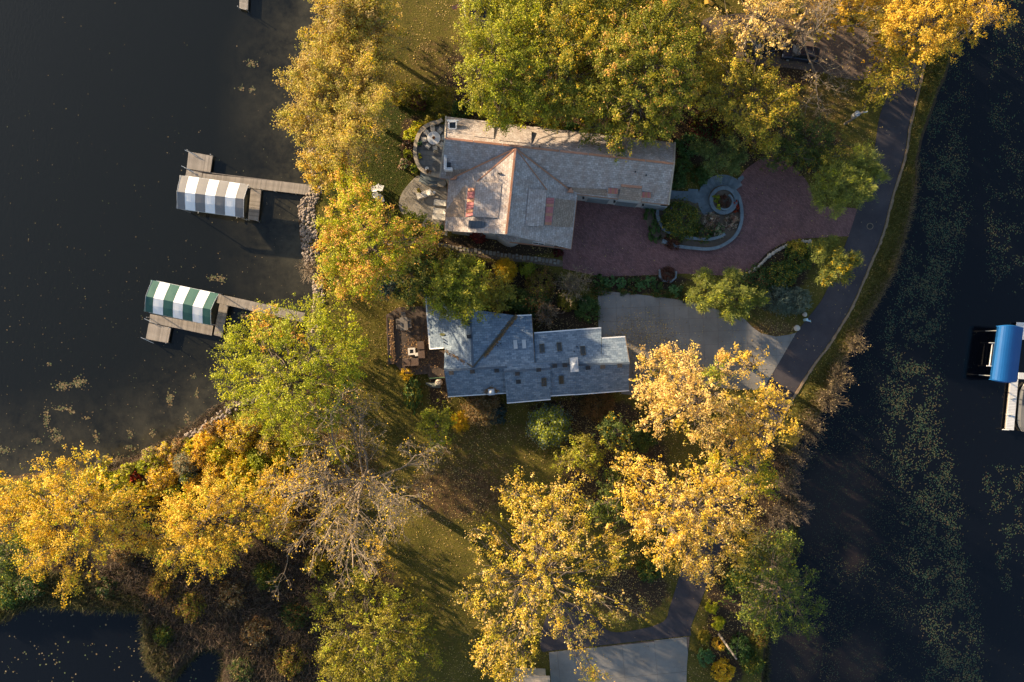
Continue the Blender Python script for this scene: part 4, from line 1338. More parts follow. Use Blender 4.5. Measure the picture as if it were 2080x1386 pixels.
def frame_lit(px, py, w, h, fz, ang, mat_f, mat_g, name='skylight'):
    c = on_plane(px, py, fz)
    e = 0.4
    dzx = (fz(c.x + e, c.y) - fz(c.x - e, c.y)) / (2 * e); dzy = (fz(c.x, c.y + e) - fz(c.x, c.y - e)) / (2 * e)
    ca, sa = math.cos(ang), math.sin(ang)
    def pt(x, y, z):
        X, Y = c.x + x * ca - y * sa, c.y + x * sa + y * ca
        return Vector((X, Y, c.z + dzx * (X - c.x) + dzy * (Y - c.y) + z))
    def bx(x0, x1, y0, y1, z0, z1, mb):
        mb.quadstrip([[pt(x0, y0, z0), pt(x1, y0, z0), pt(x1, y1, z0), pt(x0, y1, z0)], [pt(x0, y0, z1), pt(x1, y0, z1), pt(x1, y1, z1), pt(x0, y1, z1)]])
    t = 0.09
    mb = MB()
    bx(-w / 2, w / 2, h / 2 - t, h / 2, -0.05, 0.16, mb); bx(-w / 2, w / 2, -h / 2, -h / 2 + t, -0.05, 0.16, mb)
    bx(-w / 2, -w / 2 + t, -h / 2 + t, h / 2 - t, -0.05, 0.16, mb); bx(w / 2 - t, w / 2, -h / 2 + t, h / 2 - t, -0.05, 0.16, mb)
    f = mb.build(name, mat_f, sh)
    g = MB(); bx(-w / 2 + t, w / 2 - t, -h / 2 + t, h / 2 - t, 0.0, 0.12, g)
    sub(g, 'pane', mat_g, f)

RZ = rad(4.0)
for px, py, fz in ((1101, 707.5, f_e), (1136, 704.5, f_e), (1184, 712, f_e), (1105, 776.5, f_s2), (1140, 772, f_s3)):
    frame_lit(px, py, 0.58, 1.05, fz, RZ, M['bronze'], M['glass'])
for px, py in ((1047, 700), (1064.5, 699)):
    frame_lit(px, py, 0.45, 1.05, f_n1, RZ, M['white_lid'], M['white_lid'])
for px, py, fz in ((917, 757.5, f_s1), (960, 755, f_s1), (1009, 753, f_s1), (1051, 759.5, f_s2), (1094, 751.5, f_s2), (1053, 775.5, f_s2), (1126.5, 743.5, f_s3), (1147, 742, f_s3), (1194, 747.5, f_s4), (1223.5, 745.5, f_s4), (1258, 743, f_s4), (951, 657, f_w), (953, 684, f_w)):
    c = on_plane(px, py, fz)
    mb = MB(); mb.box((c.x, c.y, c.z + 0.06), (0.46, 0.40, 0.36), RZ, taper=0.8); mb.box((c.x, c.y, c.z + 0.27), (0.56, 0.46, 0.07), RZ)
    mb.build('roof_vent', M['black'], sh)
for px, py, fz in ((901, 689, f_w), (902, 695.5, f_w), (1017, 698, f_n1), (1011, 702.5, f_n1), (1172, 704, f_e), (1166, 713.5, f_e)):
    c = on_plane(px, py, fz); mb = MB(); mb.tube([c - Vector((0, 0, .1)), c + Vector((0, 0, .3))], 0.07, 8); mb.build('vent_pipe', M['black'], sh)
c = P(945, 657, 5.4); mb = MB(); mb.disc(c, 0.06, c.z - .6, c.z, 8); mb.build('vent_pipe', M['white'], sh)
def chimney(px, py, w, h, z0, z1):
    c = P(px, py, z1)
    mb = MB(); mb.box((c.x, c.y, (z0 + z1) / 2), (w, h, z1 - z0), RZ)
    o = mb.build('chimney', M['siding'], sh)
    g = MB(); g.box((c.x, c.y, z1 + 0.05), (w + 0.14, h + 0.14, 0.1), RZ); g.box((c.x, c.y, z1 + 0.14), (w * 0.9, h * 0.9, 0.1), RZ, taper=0.3); g.tube([(c.x, c.y, z1 + 0.1), (c.x, c.y, z1 + 0.55)], 0.16, 10); g.disc((c.x, c.y), 0.24, z1 + 0.55, z1 + 0.62, 10, r1=0.05)
    sub(g, 'chimney_cap', M['steel'], o)
chimney(1166, 741, 0.82, 1.55, 4.5, 6.5)
chimney(998, 796.5, 0.62, 0.62, 2.0, 4.4)
# windows on the walls that a step to the side would show
for t in (1.5, 4.5, 7.5):
    p = P(1086, 803, 1.6).lerp(P(1270, 793, 1.6), t / 11.0)
# moss patch and leaves lying in the valley
c = on_plane(898, 680, f_w, 0.03)
def roof_patch2(px, py, w, h, fz, mat, name):
    c = on_plane(px, py, fz, 0.02); pts = []
    for k in range(12):
        a = 2 * math.pi * k / 12; x = c.x + w / 2 * math.cos(a) * random.uniform(.75, 1.1); y = c.y + h / 2 * math.sin(a) * random.uniform(.75, 1.1); pts.append((x, y))
    mb = MB(); mb.quadstrip([[(x, y, fz(x, y) - 0.01) for x, y in pts], [(c.x + (x - c.x) * .85, c.y + (y - c.y) * .85, fz(x, y) + 0.025) for x, y in pts]])
    mb.build(name, mat, sh)
M['moss'] = rough_mat('moss', (0.035, 0.060, 0.02), (0.10, 0.085, 0.04), 6, 0.95, bump=0.6)
roof_patch2(899, 680, 0.8, 0.42, f_w, M['moss'], 'moss_patch')

# ------------------------------------------------------------------ neighbours cut off by the frame
nb = thing('neighbour_house', 'neighbouring house with navy roof edge behind the big green tree', 'house', P(1030, -70))
rA, rB = P(962, -70, 6.0), P(1180, -50, 6.0)
gable(nb, rA, rB, P(957, -165, 3.5), P(1175, -145, 3.5), P(953, 33, 3.5), P(1172, 50, 3.5), M['navy_roof'], M['stucco'])
gar = thing('corner_garage', 'pale roof corner of a garage beside the lower concrete driveway', 'garage', P(1080, 1430))
rA, rB = P(1040, 1430, 4.0), P(1119, 1434, 4.0)
gable(gar, rA, rB, P(1038, 1372, 2.8), P(1117, 1374, 2.8), P(1042, 1490, 2.8), P(1121, 1492, 2.8), M['wallstone'], M['stucco'])
# ------------------------------------------------------------------ terraces and garden walls
def wall_line(name, pts_px, w, z0, z1, mat, parent, cap=None, seg=0.9, cap_w=0.1):
    """a low wall along a pixel line: a body and separate cap stones"""
    pts = [Vector((p[0], p[1])) for p in W(pts_px)]
    L, R = [], []
    for i, p in enumerate(pts):
        d = pts[min(i + 1, len(pts) - 1)] - pts[max(i - 1, 0)]; d.normalize()
        nrm = Vector((-d.y, d.x)); L.append((p + nrm * w / 2, p + nrm * (w / 2 + cap_w / 2))); R.append((p - nrm * w / 2, p - nrm * (w / 2 + cap_w / 2)))
    mb = MB()
    mb.quadstrip([[(L[i][0].x, L[i][0].y, z0), (R[i][0].x, R[i][0].y, z0), (R[i][0].x, R[i][0].y, z1), (L[i][0].x, L[i][0].y, z1)] for i in range(len(pts))])
    mb.build(name, mat, parent)
    if cap:
        i = 0
        while i < len(pts) - 1:
            j = i; acc = 0
            while j < len(pts) - 1 and acc < seg: acc += (pts[j + 1] - pts[j]).length; j += 1
            ring = []
            for k in range(i, j + 1):
                s = 0.012 if k == i else (-0.012 if k == j else 0)
                d = pts[min(k + 1, len(pts) - 1)] - pts[max(k - 1, 0)]; d.normalize()
                o = Vector((d.x, d.y, 0)) * s
                l, r = L[k][1], R[k][1]
                ring.append([Vector((l.x, l.y, z1)) + o, Vector((r.x, r.y, z1)) + o, Vector((r.x, r.y, z1 + 0.07)) + o, Vector((l.x, l.y, z1 + 0.07)) + o])
            m = MB(); m.quadstrip(ring); m.build('cap_stone', cap, parent)
            i = j


TZ = 0.9
oval = [(901, 250), (892, 255), (882, 257), (872, 261), (858, 272), (849, 292), (846, 314), (849, 332), (858, 349), (873, 358), (892, 362), (901, 362)]
oval = smooth_line(oval, 3)
up_t = sheet('upper_terrace', W(oval + [(906, 362), (912, 250)], TZ), TZ - 0.06, M['slate'], thick=TZ); tag(up_t, kind='structure')
paving(up_t, W(oval + [(906, 362), (912, 250)], TZ), tuple(P(870, 300)[:2]), rad(-6), 0.9, 0.62, TZ, M['slate'], 'flagstone', 0.03, 0.05, 0.004, True)
tw = thing('terrace_wall', 'low curved pale stone wall around the upper slate terrace', 'wall', P(850, 310))
wall_line('wall_body', [(x, y) for x, y in oval], 0.34, 0.0, TZ + 0.45, M['stucco'], tw, M['wallstone'], 0.8, 0.12)

patio = smooth_line([(846, 358), (832, 372), (818, 390), (811, 408), (812, 425), (824, 440), (850, 455), (880, 470), (908, 480)], 4) + [(912, 440), (908, 400), (906, 366), (880, 362), (862, 356)]
pt = sheet('lower_patio', W(patio), 0.012, M['flagstone'], thick=0.1); tag(pt, kind='structure')
paving(pt, W(patio), tuple(P(850, 400)[:2]), rad(-35), 1.1, 0.75, 0.055, M['flagstone'], 'flagstone', 0.03, 0.04, 0.004, True)
st = thing('patio_steps', 'curved grey stone steps between the upper terrace and lower patio', 'steps', P(875, 372))
for k in range(3):
    a0 = [(852 - 2 * k + 3, 357 + 6 * k), (864, 366 + 5 * k), (878, 370 + 5 * k), (894, 371 + 5 * k), (903, 370 + 5 * k)]
    ln = smooth_line(a0, 4)
    z = TZ - 0.22 - 0.22 * k
    pts = W(ln) + W([(903, 362 + 2 * k), (870, 360 + 2 * k), (856, 352 + 2 * k)])
    mb = MB(); mb.prism(pts, 0.02, z); mb.build('step', M['bluestone'], st)
rail = MB()
q = [P(855, 370, 1.5), P(870, 376, 1.35), P(888, 375.5, 1.3)]
rail.tube(q, 0.05, 6)
for p in q: rail.tube([(p.x, p.y, 0.1), p], 0.035, 6)
rail.build('handrail', M['wallstone'], st)
ft = thing('round_fire_table', 'round grey covered table beside the curved patio steps', 'table', P(898, 374))
mb = MB(); c = P(898, 374); mb.disc(c, 0.45, 0.06, 0.5, 20); mb.build('base', M['bluestone'], ft)
mb = MB(); mb.disc(c, 0.55, 0.5, 0.62, 24); mb.build('tabletop', M['flagstone'], ft)

# ------------------------------------------------------------------ furniture
def dining_chair_mesh():
    seat = MB(); seat.box((0, 0, 0.44), (0.5, 0.5, 0.07))
    back = MB()
    for k in range(5): back.box((-0.2 + 0.1 * k, -0.27, 0.72), (0.05, 0.04, 0.5))
    back.box((0, -0.28, 0.97), (0.52, 0.05, 0.07))
    arm = MB(); arm.box((0.25, -0.02, 0.65), (0.05, 0.5, 0.05)); arm.box((-0.25, -0.02, 0.65), (0.05, 0.5, 0.05))
    leg = MB(); leg.box((0, 0, 0.2), (0.05, 0.05, 0.4))
    return seat.mesh('seat', M['cream']), back.mesh('backrest', M['cream']), arm.mesh('armrest', M['cream']), leg.mesh('leg', M['cream'])
DC = dining_chair_mesh()
DCW = [m.copy() for m in DC]
for m in DCW: m.materials[0] = M['timber']


def dining_chair(px, py, z, rz, label, group, meshes=DC):
    t = thing('dining_chair', label, 'chair', P(px, py, z), rz, group)
    put('seat', meshes[0], t); put('backrest', meshes[1], t); put('armrest', meshes[2], t)
    for x in (-.22, .22):
        for y in (-.22, .22): put('leg', meshes[3], t, (x, y, 0))
    return t


tb = thing('round_dining_table', 'round white dining table with orange centrepiece on the upper terrace', 'table', P(882.5, 284, TZ))
c = P(882.5, 284, TZ)
mb = MB(); mb.disc(c, 0.83, TZ + 0.70, TZ + 0.75, 32); mb.build('tabletop', M['white'], tb)
mb = MB(); mb.disc(c, 0.12, TZ, TZ + 0.70, 12); mb.disc(c, 0.4, TZ, TZ + 0.06, 16); mb.build('pedestal', M['white'], tb)
cp = thing('centrepiece', 'small bowl of orange gourds in the middle of the round white table', 'centrepiece', (c.x, c.y, TZ + 0.75))
mb = MB(); mb.disc(c, 0.12, TZ + 0.75, TZ + 0.85, 12, r1=0.2); mb.build('bowl', M['terracotta'], cp)
mb = MB()
for k in range(5):
    a = k * 1.25; mb.disc((c.x + 0.1 * math.cos(a), c.y + 0.1 * math.sin(a)), 0.08, TZ + 0.85, TZ + 0.95, 8, r1=0.04)
mb.build('gourd', M['glow_pumpkin'], cp)
names = ['beside the house wall', 'nearest the house corner', 'at the top of the table', 'at the upper lake side', 'nearest the lake', 'at the lower lake side', 'at the foot of the table', 'at the lower house side']
for k in range(8):
    a = 2 * math.pi * (k + 0.15) / 8
    p = (882.5 + 19.5 * math.cos(a), 284 - 19.5 * math.sin(a))
    dining_chair(p[0], p[1], TZ, a - math.pi / 2 + math.pi, 'cream slatted dining chair %s at the round terrace table' % names[k], 'dining chairs round the terrace table')


def potted(px, py, z, r, label, cols, seed):
    p = P(px, py, z); t = thing('potted_plant', label, 'plant', p)
    mb = MB(); mb.disc(p, r * 0.7, z, z + 0.4, 14, r1=r); mb.build('pot', M['terracotta'], t)
    bush_leaves(t, p + Vector((0, 0, 0.4)), r * 1.3, 0.5, cols, 160, 0.13, 0.09, seed)


def side_table(px, py, z, r, label):
    p = P(px, py, z); t = thing('side_table', label, 'table', p)
    mb = MB(); mb.disc(p, r, z + 0.43, z + 0.47, 18); mb.build('tabletop', M['white'], t)
    mb = MB(); mb.disc(p, r * 0.7, z, z + 0.04, 14); mb.tube([p, p + Vector((0, 0, 0.43))], 0.05, 8); mb.build('stand', M['steel'], t)
side_table(868, 344, TZ, 0.22, 'small round white side table near the rim of the upper terrace')
side_table(882.5, 392.5, 0.06, 0.19, 'small round white side table beside the lone lounger on the lower patio')

def lounger_meshes():
    cu = MB(); cu.box((0, -0.28, 0.36), (0.68, 1.25, 0.1)); 
    bk = MB(); d = 0.36
    bk.quadstrip([[(-.34, .35, .33), (.34, .35, .33), (.34, .35, .43), (-.34, .35, .43)], [(-.34, .98, .62), (.34, .98, .62), (.34, .94, .71), (-.34, .94, .71)]])
    fr = MB(); fr.box((0.36, 0.02, 0.27), (0.05, 1.9, 0.06)); fr.box((-0.36, 0.02, 0.27), (0.05, 1.9, 0.06)); fr.box((0, -0.92, 0.27), (0.7, 0.05, 0.06)); fr.box((0, 0.95, 0.27), (0.7, 0.05, 0.06))
    lg = MB(); lg.box((0, 0, 0.12), (0.05, 0.05, 0.24))
    pl = MB(); pl.box((0, 0.86, 0.72), (0.5, 0.22, 0.09))
    return cu.mesh('seat_cushion', M['cream']), bk.mesh('backrest', M['cream']), fr.mesh('frame', M['white']), lg.mesh('leg', M['white']), pl.mesh('head_pillow', M['white'])
LM = lounger_meshes()
def lounger(px, py, rz, label, group=None):
    t = thing('sun_lounger', label, 'sun lounger', P(px, py, 0.058), rz, group)
    put('seat_cushion', LM[0], t); put('backrest', LM[1], t); put('frame', LM[2], t); put('head_pillow', LM[4], t)
    for x in (-.35, .35):
        for y in (-.85, .85): put('leg', LM[3], t, (x, y, 0))
lounger(862, 396, rad(-72), 'white sun lounger standing alone at an angle on the lower patio', 'sun loungers on the lower patio')
lounger(897, 413.5, rad(-96), 'cream sun lounger by the house wall, nearest the patio steps', 'sun loungers on the lower patio')
lounger(895.5, 431, rad(-96), 'cream sun lounger by the house wall, middle of the row of three', 'sun loungers on the lower patio')
lounger(894, 442.5, rad(-96), 'cream sun lounger by the house wall, farthest from the patio steps', 'sun loungers on the lower patio')

def adirondack_meshes():
    seat = MB(); seat.quadstrip([[(-.27, .3, .38), (.27, .3, .38), (.27, .3, .42), (-.27, .3, .42)], [(-.27, -.28, .26), (.27, -.28, .26), (.27, -.28, .3), (-.27, -.28, .3)]])
    slats = MB()
    for k in range(5):
        x = -.22 + .11 * k
        slats.quadstrip([[(x - .048, -.25, .28), (x + .048, -.25, .28), (x + .048, -.22, .28), (x - .048, -.22, .28)], [(x - .048, -.55, .98 - .04 * abs(k - 2)), (x + .048, -.55, .98 - .04 * abs(k - 2)), (x + .048, -.52, .98 - .04 * abs(k - 2)), (x - .048, -.52, .98 - .04 * abs(k - 2))]])
    arms = MB(); arms.box((.34, -.02, .56), (.13, .72, .03)); arms.box((-.34, -.02, .56), (.13, .72, .03))
    leg = MB(); leg.box((0, 0, .27), (.04, .09, .54))
    return seat.mesh('seat', M['white']), slats.mesh('backrest', M['white']), arms.mesh('armrest', M['white']), leg.mesh('leg', M['white'])
AM = adirondack_meshes()
for px, py, rz, lab in ((762, 384, rad(10), 'white lawn chair on the grass, nearest the lake in its pair'), (774, 382.5, rad(-20), 'white lawn chair on the grass, nearest the patio in its pair'),
                        (763.5, 401, rad(160), 'white lawn chair facing back to the pair, under the orange tree edge'), (775, 407, rad(200), 'white lawn chair half hidden by orange leaves near the patio')):
    t = thing('lawn_chair', lab, 'chair', P(px, py, 0.0), rz, 'white chairs on the lawn')
    put('seat', AM[0], t); put('backrest', AM[1], t); put('armrest', AM[2], t)
    for x in (-.3, .3):
        for y in (-.25, .28): put('leg', AM[3], t, (x, y, 0))

# ------------------------------------------------------------------ timber deck of the shingle house
DZ = 0.45
deck_px = [(784, 640), (810, 624), (866, 622), (873, 712), (903, 712), (905, 768), (873, 772), (868, 760), (830, 762), (816, 756), (803, 740), (788, 741)]
deck = thing('timber_deck', 'brown weathered timber deck between the lawn and the blue-grey shingle house', 'deck', P(830, 690))
dp = W(deck_px, DZ)
ox, oy = P(830, 690, DZ)[:2]
ca, sa = math.cos(rad(3)), math.sin(rad(3))
loc = [((p[0] - ox) * ca + (p[1] - oy) * sa, -(p[0] - ox) * sa + (p[1] - oy) * ca) for p in dp]
bw = 0.155
for i in range(-24, 36):
    cell = [(i * bw + 0.008, -20), ((i + 1) * bw - 0.008, -20), ((i + 1) * bw - 0.008, 20), (i * bw + 0.008, 20)]
    q = clip_poly(loc, cell)
    if not q or abs(area(q)) < 0.05: continue
    mb = MB(); mb.prism([(ox + p[0] * ca - p[1] * sa, oy + p[0] * sa + p[1] * ca) for p in q], DZ - 0.04, DZ)
    mb.build('deck_board', M['deck'], deck)
sub_deck = MB(); ce = (sum(p[0] for p in dp) / len(dp), sum(p[1] for p in dp) / len(dp))
sub_deck.prism([(ce[0] + (p[0] - ce[0]) * 0.985, ce[1] + (p[1] - ce[1]) * 0.985) for p in dp], 0.0, DZ - 0.05); sub_deck.build('deck_frame', M['siding'], deck)
pb = thing('planter_bench', 'long timber planter box along the lawn edge of the deck, leaf filled', 'planter', P(792, 690, DZ))
for a, b in (((787, 645), (790, 738)), ((799, 645), (802, 738))):
    strip('side_board', P(*a, DZ), P(*b, DZ), 0.06, 0.26, M['deck'], pb, 0.0)
strip('end_board', P(788, 738.5, DZ), P(803, 738.5, DZ), 0.06, 0.26, M['deck'], pb, 0.0)
strip('end_board', P(786, 645, DZ), P(800, 645, DZ), 0.06, 0.26, M['deck'], pb, 0.0)
mb = MB(); mb.prism([tuple(P(*p, DZ)[:2]) for p in ((787.6, 646), (799, 646), (801.6, 737.5), (790.4, 737.5))], DZ, DZ + 0.2); mb.build('soil', M['asphalt_old'], pb)

def box_thing(name, label, cat, px, py, z, parts, rz=0.0, group=None):
    t = thing(name, label, cat, P(px, py, z), rz, group)
    for pn, mat, boxes in parts:
        mb = MB()
        for c_, s_ in boxes: mb.box(c_, s_)
        put(pn, mb.mesh(pn, M[mat]), t)
    return t
dt = thing('deck_table', 'rectangular grey timber dining table on the brown deck', 'table', P(822, 658, DZ), rad(3))
for k in range(6):
    mb = MB(); mb.box((-.4 + .16 * k, 0, .72), (.145, 1.65, .05)); put('tabletop_board', mb.mesh('tabletop_board', M['timber']), dt)
mb = MB(); mb.box((0, 0, 0.66), (0.8, 1.4, 0.06)); put('apron', mb.mesh('apron', M['timber']), dt)
lgm = MB(); lgm.box((0, 0, .33), (.08, .08, .66)); lgm = lgm.mesh('leg', M['timber'])
for x in (-.38, .38):
    for y in (-.68, .68): put('leg', lgm, dt, (x, y, 0))
for px, py, rz, lab in ((812, 653, -90, 'on the lawn side near its upper end'), (812.5, 664, -90, 'on the lawn side near its lower end'), (832.5, 652, 90, 'on the house side near its upper end'), (833, 662, 90, 'on the house side near its lower end'), (821, 640, 180, 'at its upper end')):
    dining_chair(px, py, DZ, rad(rz + 3), 'grey timber chair at the deck table %s' % lab, 'chairs round the deck table', DCW)
box_thing('fire_pit', 'square pale stone fire pit with dark centre on the deck', 'fire pit', 837, 714, DZ,
          [('surround', 'cream', [((0, .34, .2), (.9, .22, .4)), ((0, -.34, .2), (.9, .22, .4)), ((.34, 0, .2), (.22, .46, .4)), ((-.34, 0, .2), (.22, .46, .4))]), ('burner', 'black', [((0, 0, .14), (.46, .46, .28)), ((0, 0, .3), (.2, .2, .06))])], rad(4))
sofa = [('base', 'timber', [((0, 0, .17), (1.0, .9, .34))]), ('seat_cushion', 'cushion', [((0, .05, .4), (.94, .76, .12))]), ('backrest', 'cushion', [((0, -.38, .55), (.98, .16, .5))])]
for px, py, rz, lab in ((827, 736, 0, 'brown cushioned sofa section below the fire pit, lawn end'), (843.5, 735.5, 0, 'brown cushioned sofa section below the fire pit, house end'),
                        (857, 720, 90, 'brown cushioned sofa section on the house side of the fire pit, lower one'), (855.5, 702, 90, 'brown cushioned sofa section on the house side of the fire pit, upper one')):
    box_thing('sofa_section', lab, 'sofa', px, py, DZ, sofa, rad(rz + 4), 'outdoor sofa sections round the fire pit')
box_thing('side_stool', 'small tan cube stool between the fire pit and sofa', 'stool', 847, 720, DZ, [('body', 'cushion', [((0, 0, .19), (.4, .4, .38))]), ('top', 'cream', [((0, 0, .4), (.42, .42, .04))])], rad(8))
# boulder, tarp and green rail below the deck
def rock_mesh(name, seed, mat, sub_=2, flat=0.7):
    r = random.Random(seed)
    bm = bmesh.new(); bmesh.ops.create_icosphere(bm, subdivisions=sub_, radius=1.0)
    ax = [Vector((r.uniform(-1, 1), r.uniform(-1, 1), r.uniform(-1, 1))).normalized() for _ in range(7)]
    for v in bm.verts:
        k = 1.0
        for a in ax: k -= 0.22 * max(0, v.co.normalized().dot(a) - 0.55)
        v.co *= k * r.uniform(0.94, 1.05); v.co.z *= flat
    me = bpy.data.meshes.new(name); bm.to_mesh(me); bm.free(); me.materials.append(mat)
    return me
bl = thing('boulder', 'pale rounded boulder beside a grey tarp at the corner of the shingle house', 'boulder', P(892, 776))
put('stone', rock_mesh('stone', 5, M['rock_pale'], 3), bl, (0, 0, 0.3), 0, (0.5, 0.5, 0.6))
tp = thing('grey_tarp', 'grey-green tarp crumpled in a tapering heap next to the pale boulder', 'tarp', P(878, 781))
mb = MB(); rings = []
for k in range(9):
    t = k / 8; w = 0.1 + 0.42 * t ** 0.7; c = P(865 + 30 * t, 779 + 3 * math.sin(t * 3), 0.02)
    rings.append([(c.x, c.y - w, .02), (c.x, c.y - w * .5, .25 * t + .1 + random.uniform(0, .1)), (c.x, c.y, .2 + .35 * t + random.uniform(-.06, .06)), (c.x, c.y + w * .6, .2 * t + .08 + random.uniform(0, .1)), (c.x, c.y + w, .02)])
mb.quadstrip(rings); mb.build('cloth', M['tarp'], tp)
gr = thing('green_rail', 'thin green painted rail standing between the deck and grey tarp', 'rail', P(886, 768))
mb = MB(); mb.tube([P(872, 769, .8), P(903, 767, .8)], 0.04, 6); mb.build('top_rail', M['green_metal'], gr)
for x in (873, 887, 902): mb = MB(); mb.tube([P(x, 768.5, 0), P(x, 768.5, .8)], 0.035, 6); mb.build('post', M['green_metal'], gr)

# ------------------------------------------------------------------ stepping stones along the garden side of the cedar house
gp = sheet('garden_path', W(smooth_line([(878, 492), (930, 500), (1000, 512), (1070, 520), (1138, 528), (1140, 542), (1070, 534), (1000, 526), (930, 514), (878, 504)], 3, True)), 0.012, M['siding']); tag(gp, kind='structure')
for k in range(34):
    t = k / 33
    x = 882 + 252 * t; y = 499 + 36 * t ** 0.95 - 2
    if k % 5 == 2:
        ps = ((x, y - 3.4, 0.30, 0.24), (x + 0.5, y + 3.2, 0.34, 0.26))
    else:
        ps = ((x, y + random.uniform(-1, 1.5), random.uniform(.26, .40), random.uniform(.42, .58)),)
    for a, b, w, h in ps:
        c = P(a, b); mb = MB(); mb.box((c.x, c.y, 0.04), (w, h, 0.07), rad(-8) + random.uniform(-.1, .1)); mb.build('stepping_stone', M['flagstone'], gp)

# ------------------------------------------------------------------ walled garden in the brick court
def arc(cx, cy, r, a0, a1, n=14, ry=None):
    ry = r if ry is None else ry
    return [(cx + r * math.cos(rad(a0 + (a1 - a0) * k / n)), cy - ry * math.sin(rad(a0 + (a1 - a0) * k / n))) for k in range(n + 1)]
bed = smooth_line([(1314, 418), (1311, 440), (1318, 468), (1332, 488), (1352, 499), (1390, 505), (1430, 508), (1462, 501), (1490, 484), (1504, 455), (1506, 425), (1500, 395), (1480, 370), (1440, 372), (1425, 392), (1400, 400), (1364, 400)], 4, True)
gb_ = sheet('garden_bed', W(bed), 0.045, M['siding'], thick=0.1); tag(gb_, kind='structure')
gw = thing('outer_garden_wall', 'low curved bluestone wall around the outside of the garden in the brick court', 'wall', P(1440, 505))
wall_line('wall_body', smooth_line([(1352, 494), (1375, 501), (1405, 505), (1438, 507), (1465, 500), (1490, 482), (1502, 458), (1504.5, 430), (1498, 400), (1486, 385)], 5), 0.30, 0.0, 0.42, M['bluestone'], gw, M['bluestone'], 1.0, 0.1)
gw2 = thing('inner_garden_wall', 'curved inner bluestone wall beside the clipped hedge and round green shrub', 'wall', P(1345, 460))
wall_line('wall_body', smooth_line([(1334, 418), (1334, 440), (1340, 458), (1350, 470), (1368, 478), (1395, 484), (1430, 488), (1452, 485), (1470, 477)], 5), 0.26, 0.0, 0.6, M['bluestone'], gw2, M['bluestone'], 1.0, 0.1)
mb = MB(); c = P(1348, 492); mb.box((c.x, c.y, .3), (.5, .5, .6), rad(-15)); mb.build('end_pier', M['bluestone'], gw)
rp = thing('round_planter', 'round raised bluestone ring planter in the middle of the curved walk', 'planter', P(1467, 409))
wall_line('wall_body', arc(1467, 409, 25, 0, 360, 36), 0.34, 0.0, 0.55, M['bluestone'], rp, M['bluestone'], 1.0, 0.12)
wall_line('inner_ledge', arc(1469, 412, 16, -120, 60, 16), 0.22, 0.0, 0.75, M['bluestone'], rp)
mb = MB(); mb.disc(P(1467, 409), 1.45, 0.0, 0.42, 24); mb.build('soil', M['siding'], rp)
wk = sheet('garden_walk', W(smooth_line(arc(1467, 405, 50, 35, 245, 20), 1) + [(1430, 436), (1440, 432)] + list(reversed(arc(1467, 405, 28, 35, 245, 20)))), 0.05, M['bluestone'], thick=0.1); tag(wk, kind='structure')
for k in range(26):
    a0, a1 = 35 + 8.0 * k, 35 + 8.0 * (k + 1) - 0.9
    poly = W(arc(1467, 405, 49.5, a0, a1, 3) + list(reversed(arc(1467, 405, 29.5, a0, a1, 3))))
    mb = MB(); mb.prism(poly, 0.04, 0.085); mb.build('paving_slab', M['bluestone'], wk)
walk2 = W([(1352, 386), (1372, 388), (1398, 389), (1398, 384), (1418, 385), (1421, 410), (1412, 414), (1398, 408), (1360, 404)])
w2 = sheet('entrance_walk', walk2, 0.055, M['bluestone'], thick=0.1); tag(w2, kind='structure')
paving(w2, walk2, tuple(P(1360, 400)[:2]), rad(-4), 0.8, 1.25, 0.092, M['bluestone'], 'paving_slab', 0.03, 0.03)
mb = MB(); c = P(1512, 359); 
w3 = sheet('walk_end', W([(1498, 363), (1508, 356), (1512, 362), (1502, 372)]), 0.06, M['bluestone'], thick=0.1); tag(w3, kind='structure')
tf = thing('tufa_planter', 'grey angular stone planter at the lower edge of the brick driveway', 'planter', P(1355, 558))
wall_line('wall_body', [(1339, 548), (1339, 562), (1346, 571), (1362, 573), (1371, 565), (1372, 552)], 0.22, 0.0, 0.5, M['bluestone'], tf)
mb = MB(); mb.prism(W([(1340, 549), (1340, 562), (1346, 570), (1362, 572), (1370, 565), (1371, 552)]), 0.0, 0.4); mb.build('soil', M['siding'], tf)
# kerb stones that hold the bank below the brick court
ks = thing('stone_edging', 'curving row of tan edging stones between brick driveway and dark shrubs', 'edging', P(1560, 520))
ln = smooth_line([(1508, 560), (1524, 549), (1540, 538), (1556, 521), (1575, 507), (1597, 496), (1620, 489), (1645, 487)], 6)
rmesh = [rock_mesh('edging_stone', 40 + k, M['rock_pale'], 1) for k in range(4)]
for i, (x, y) in enumerate(ln):
    put('edging_stone', rmesh[i % 4], ks, P(x + 2, y + 3, 0.1) - ks.location, random.uniform(0, 6), (random.uniform(.2, .36), random.uniform(.16, .26), random.uniform(.2, .3)))
for px, py, r, lab in ((1634, 639, .34, 'pale boulder at the driveway mouth, beside the blue utility box'), (1618, 667, .42, 'pale boulder at the tip of the leafy island by the road')):
    b_ = thing('boulder', lab, 'boulder', P(px, py)); put('stone', rock_mesh('stone', int(px), M['rock_pale'], 2), b_, (0, 0, r * .35), 0, (r, r, r))
ub = thing('utility_box', 'small pale blue utility pedestal beside the road', 'utility box', P(1634, 650))
M['pale_blue'] = rough_mat('pale_blue_plastic', (.30, .48, .56), (.42, .60, .68), 3, .5, bump=.05)
mb = MB(); c = P(1634, 650); mb.box((c.x, c.y, .4), (.3, .3, .8), rad(20), taper=.9); mb.build('body', M['pale_blue'], ub)
mb = MB(); mb.box((c.x + .35, c.y - .1, .12), (.8, .16, .16), rad(-12)); mb.build('cross_arm', M['pale_blue'], ub)

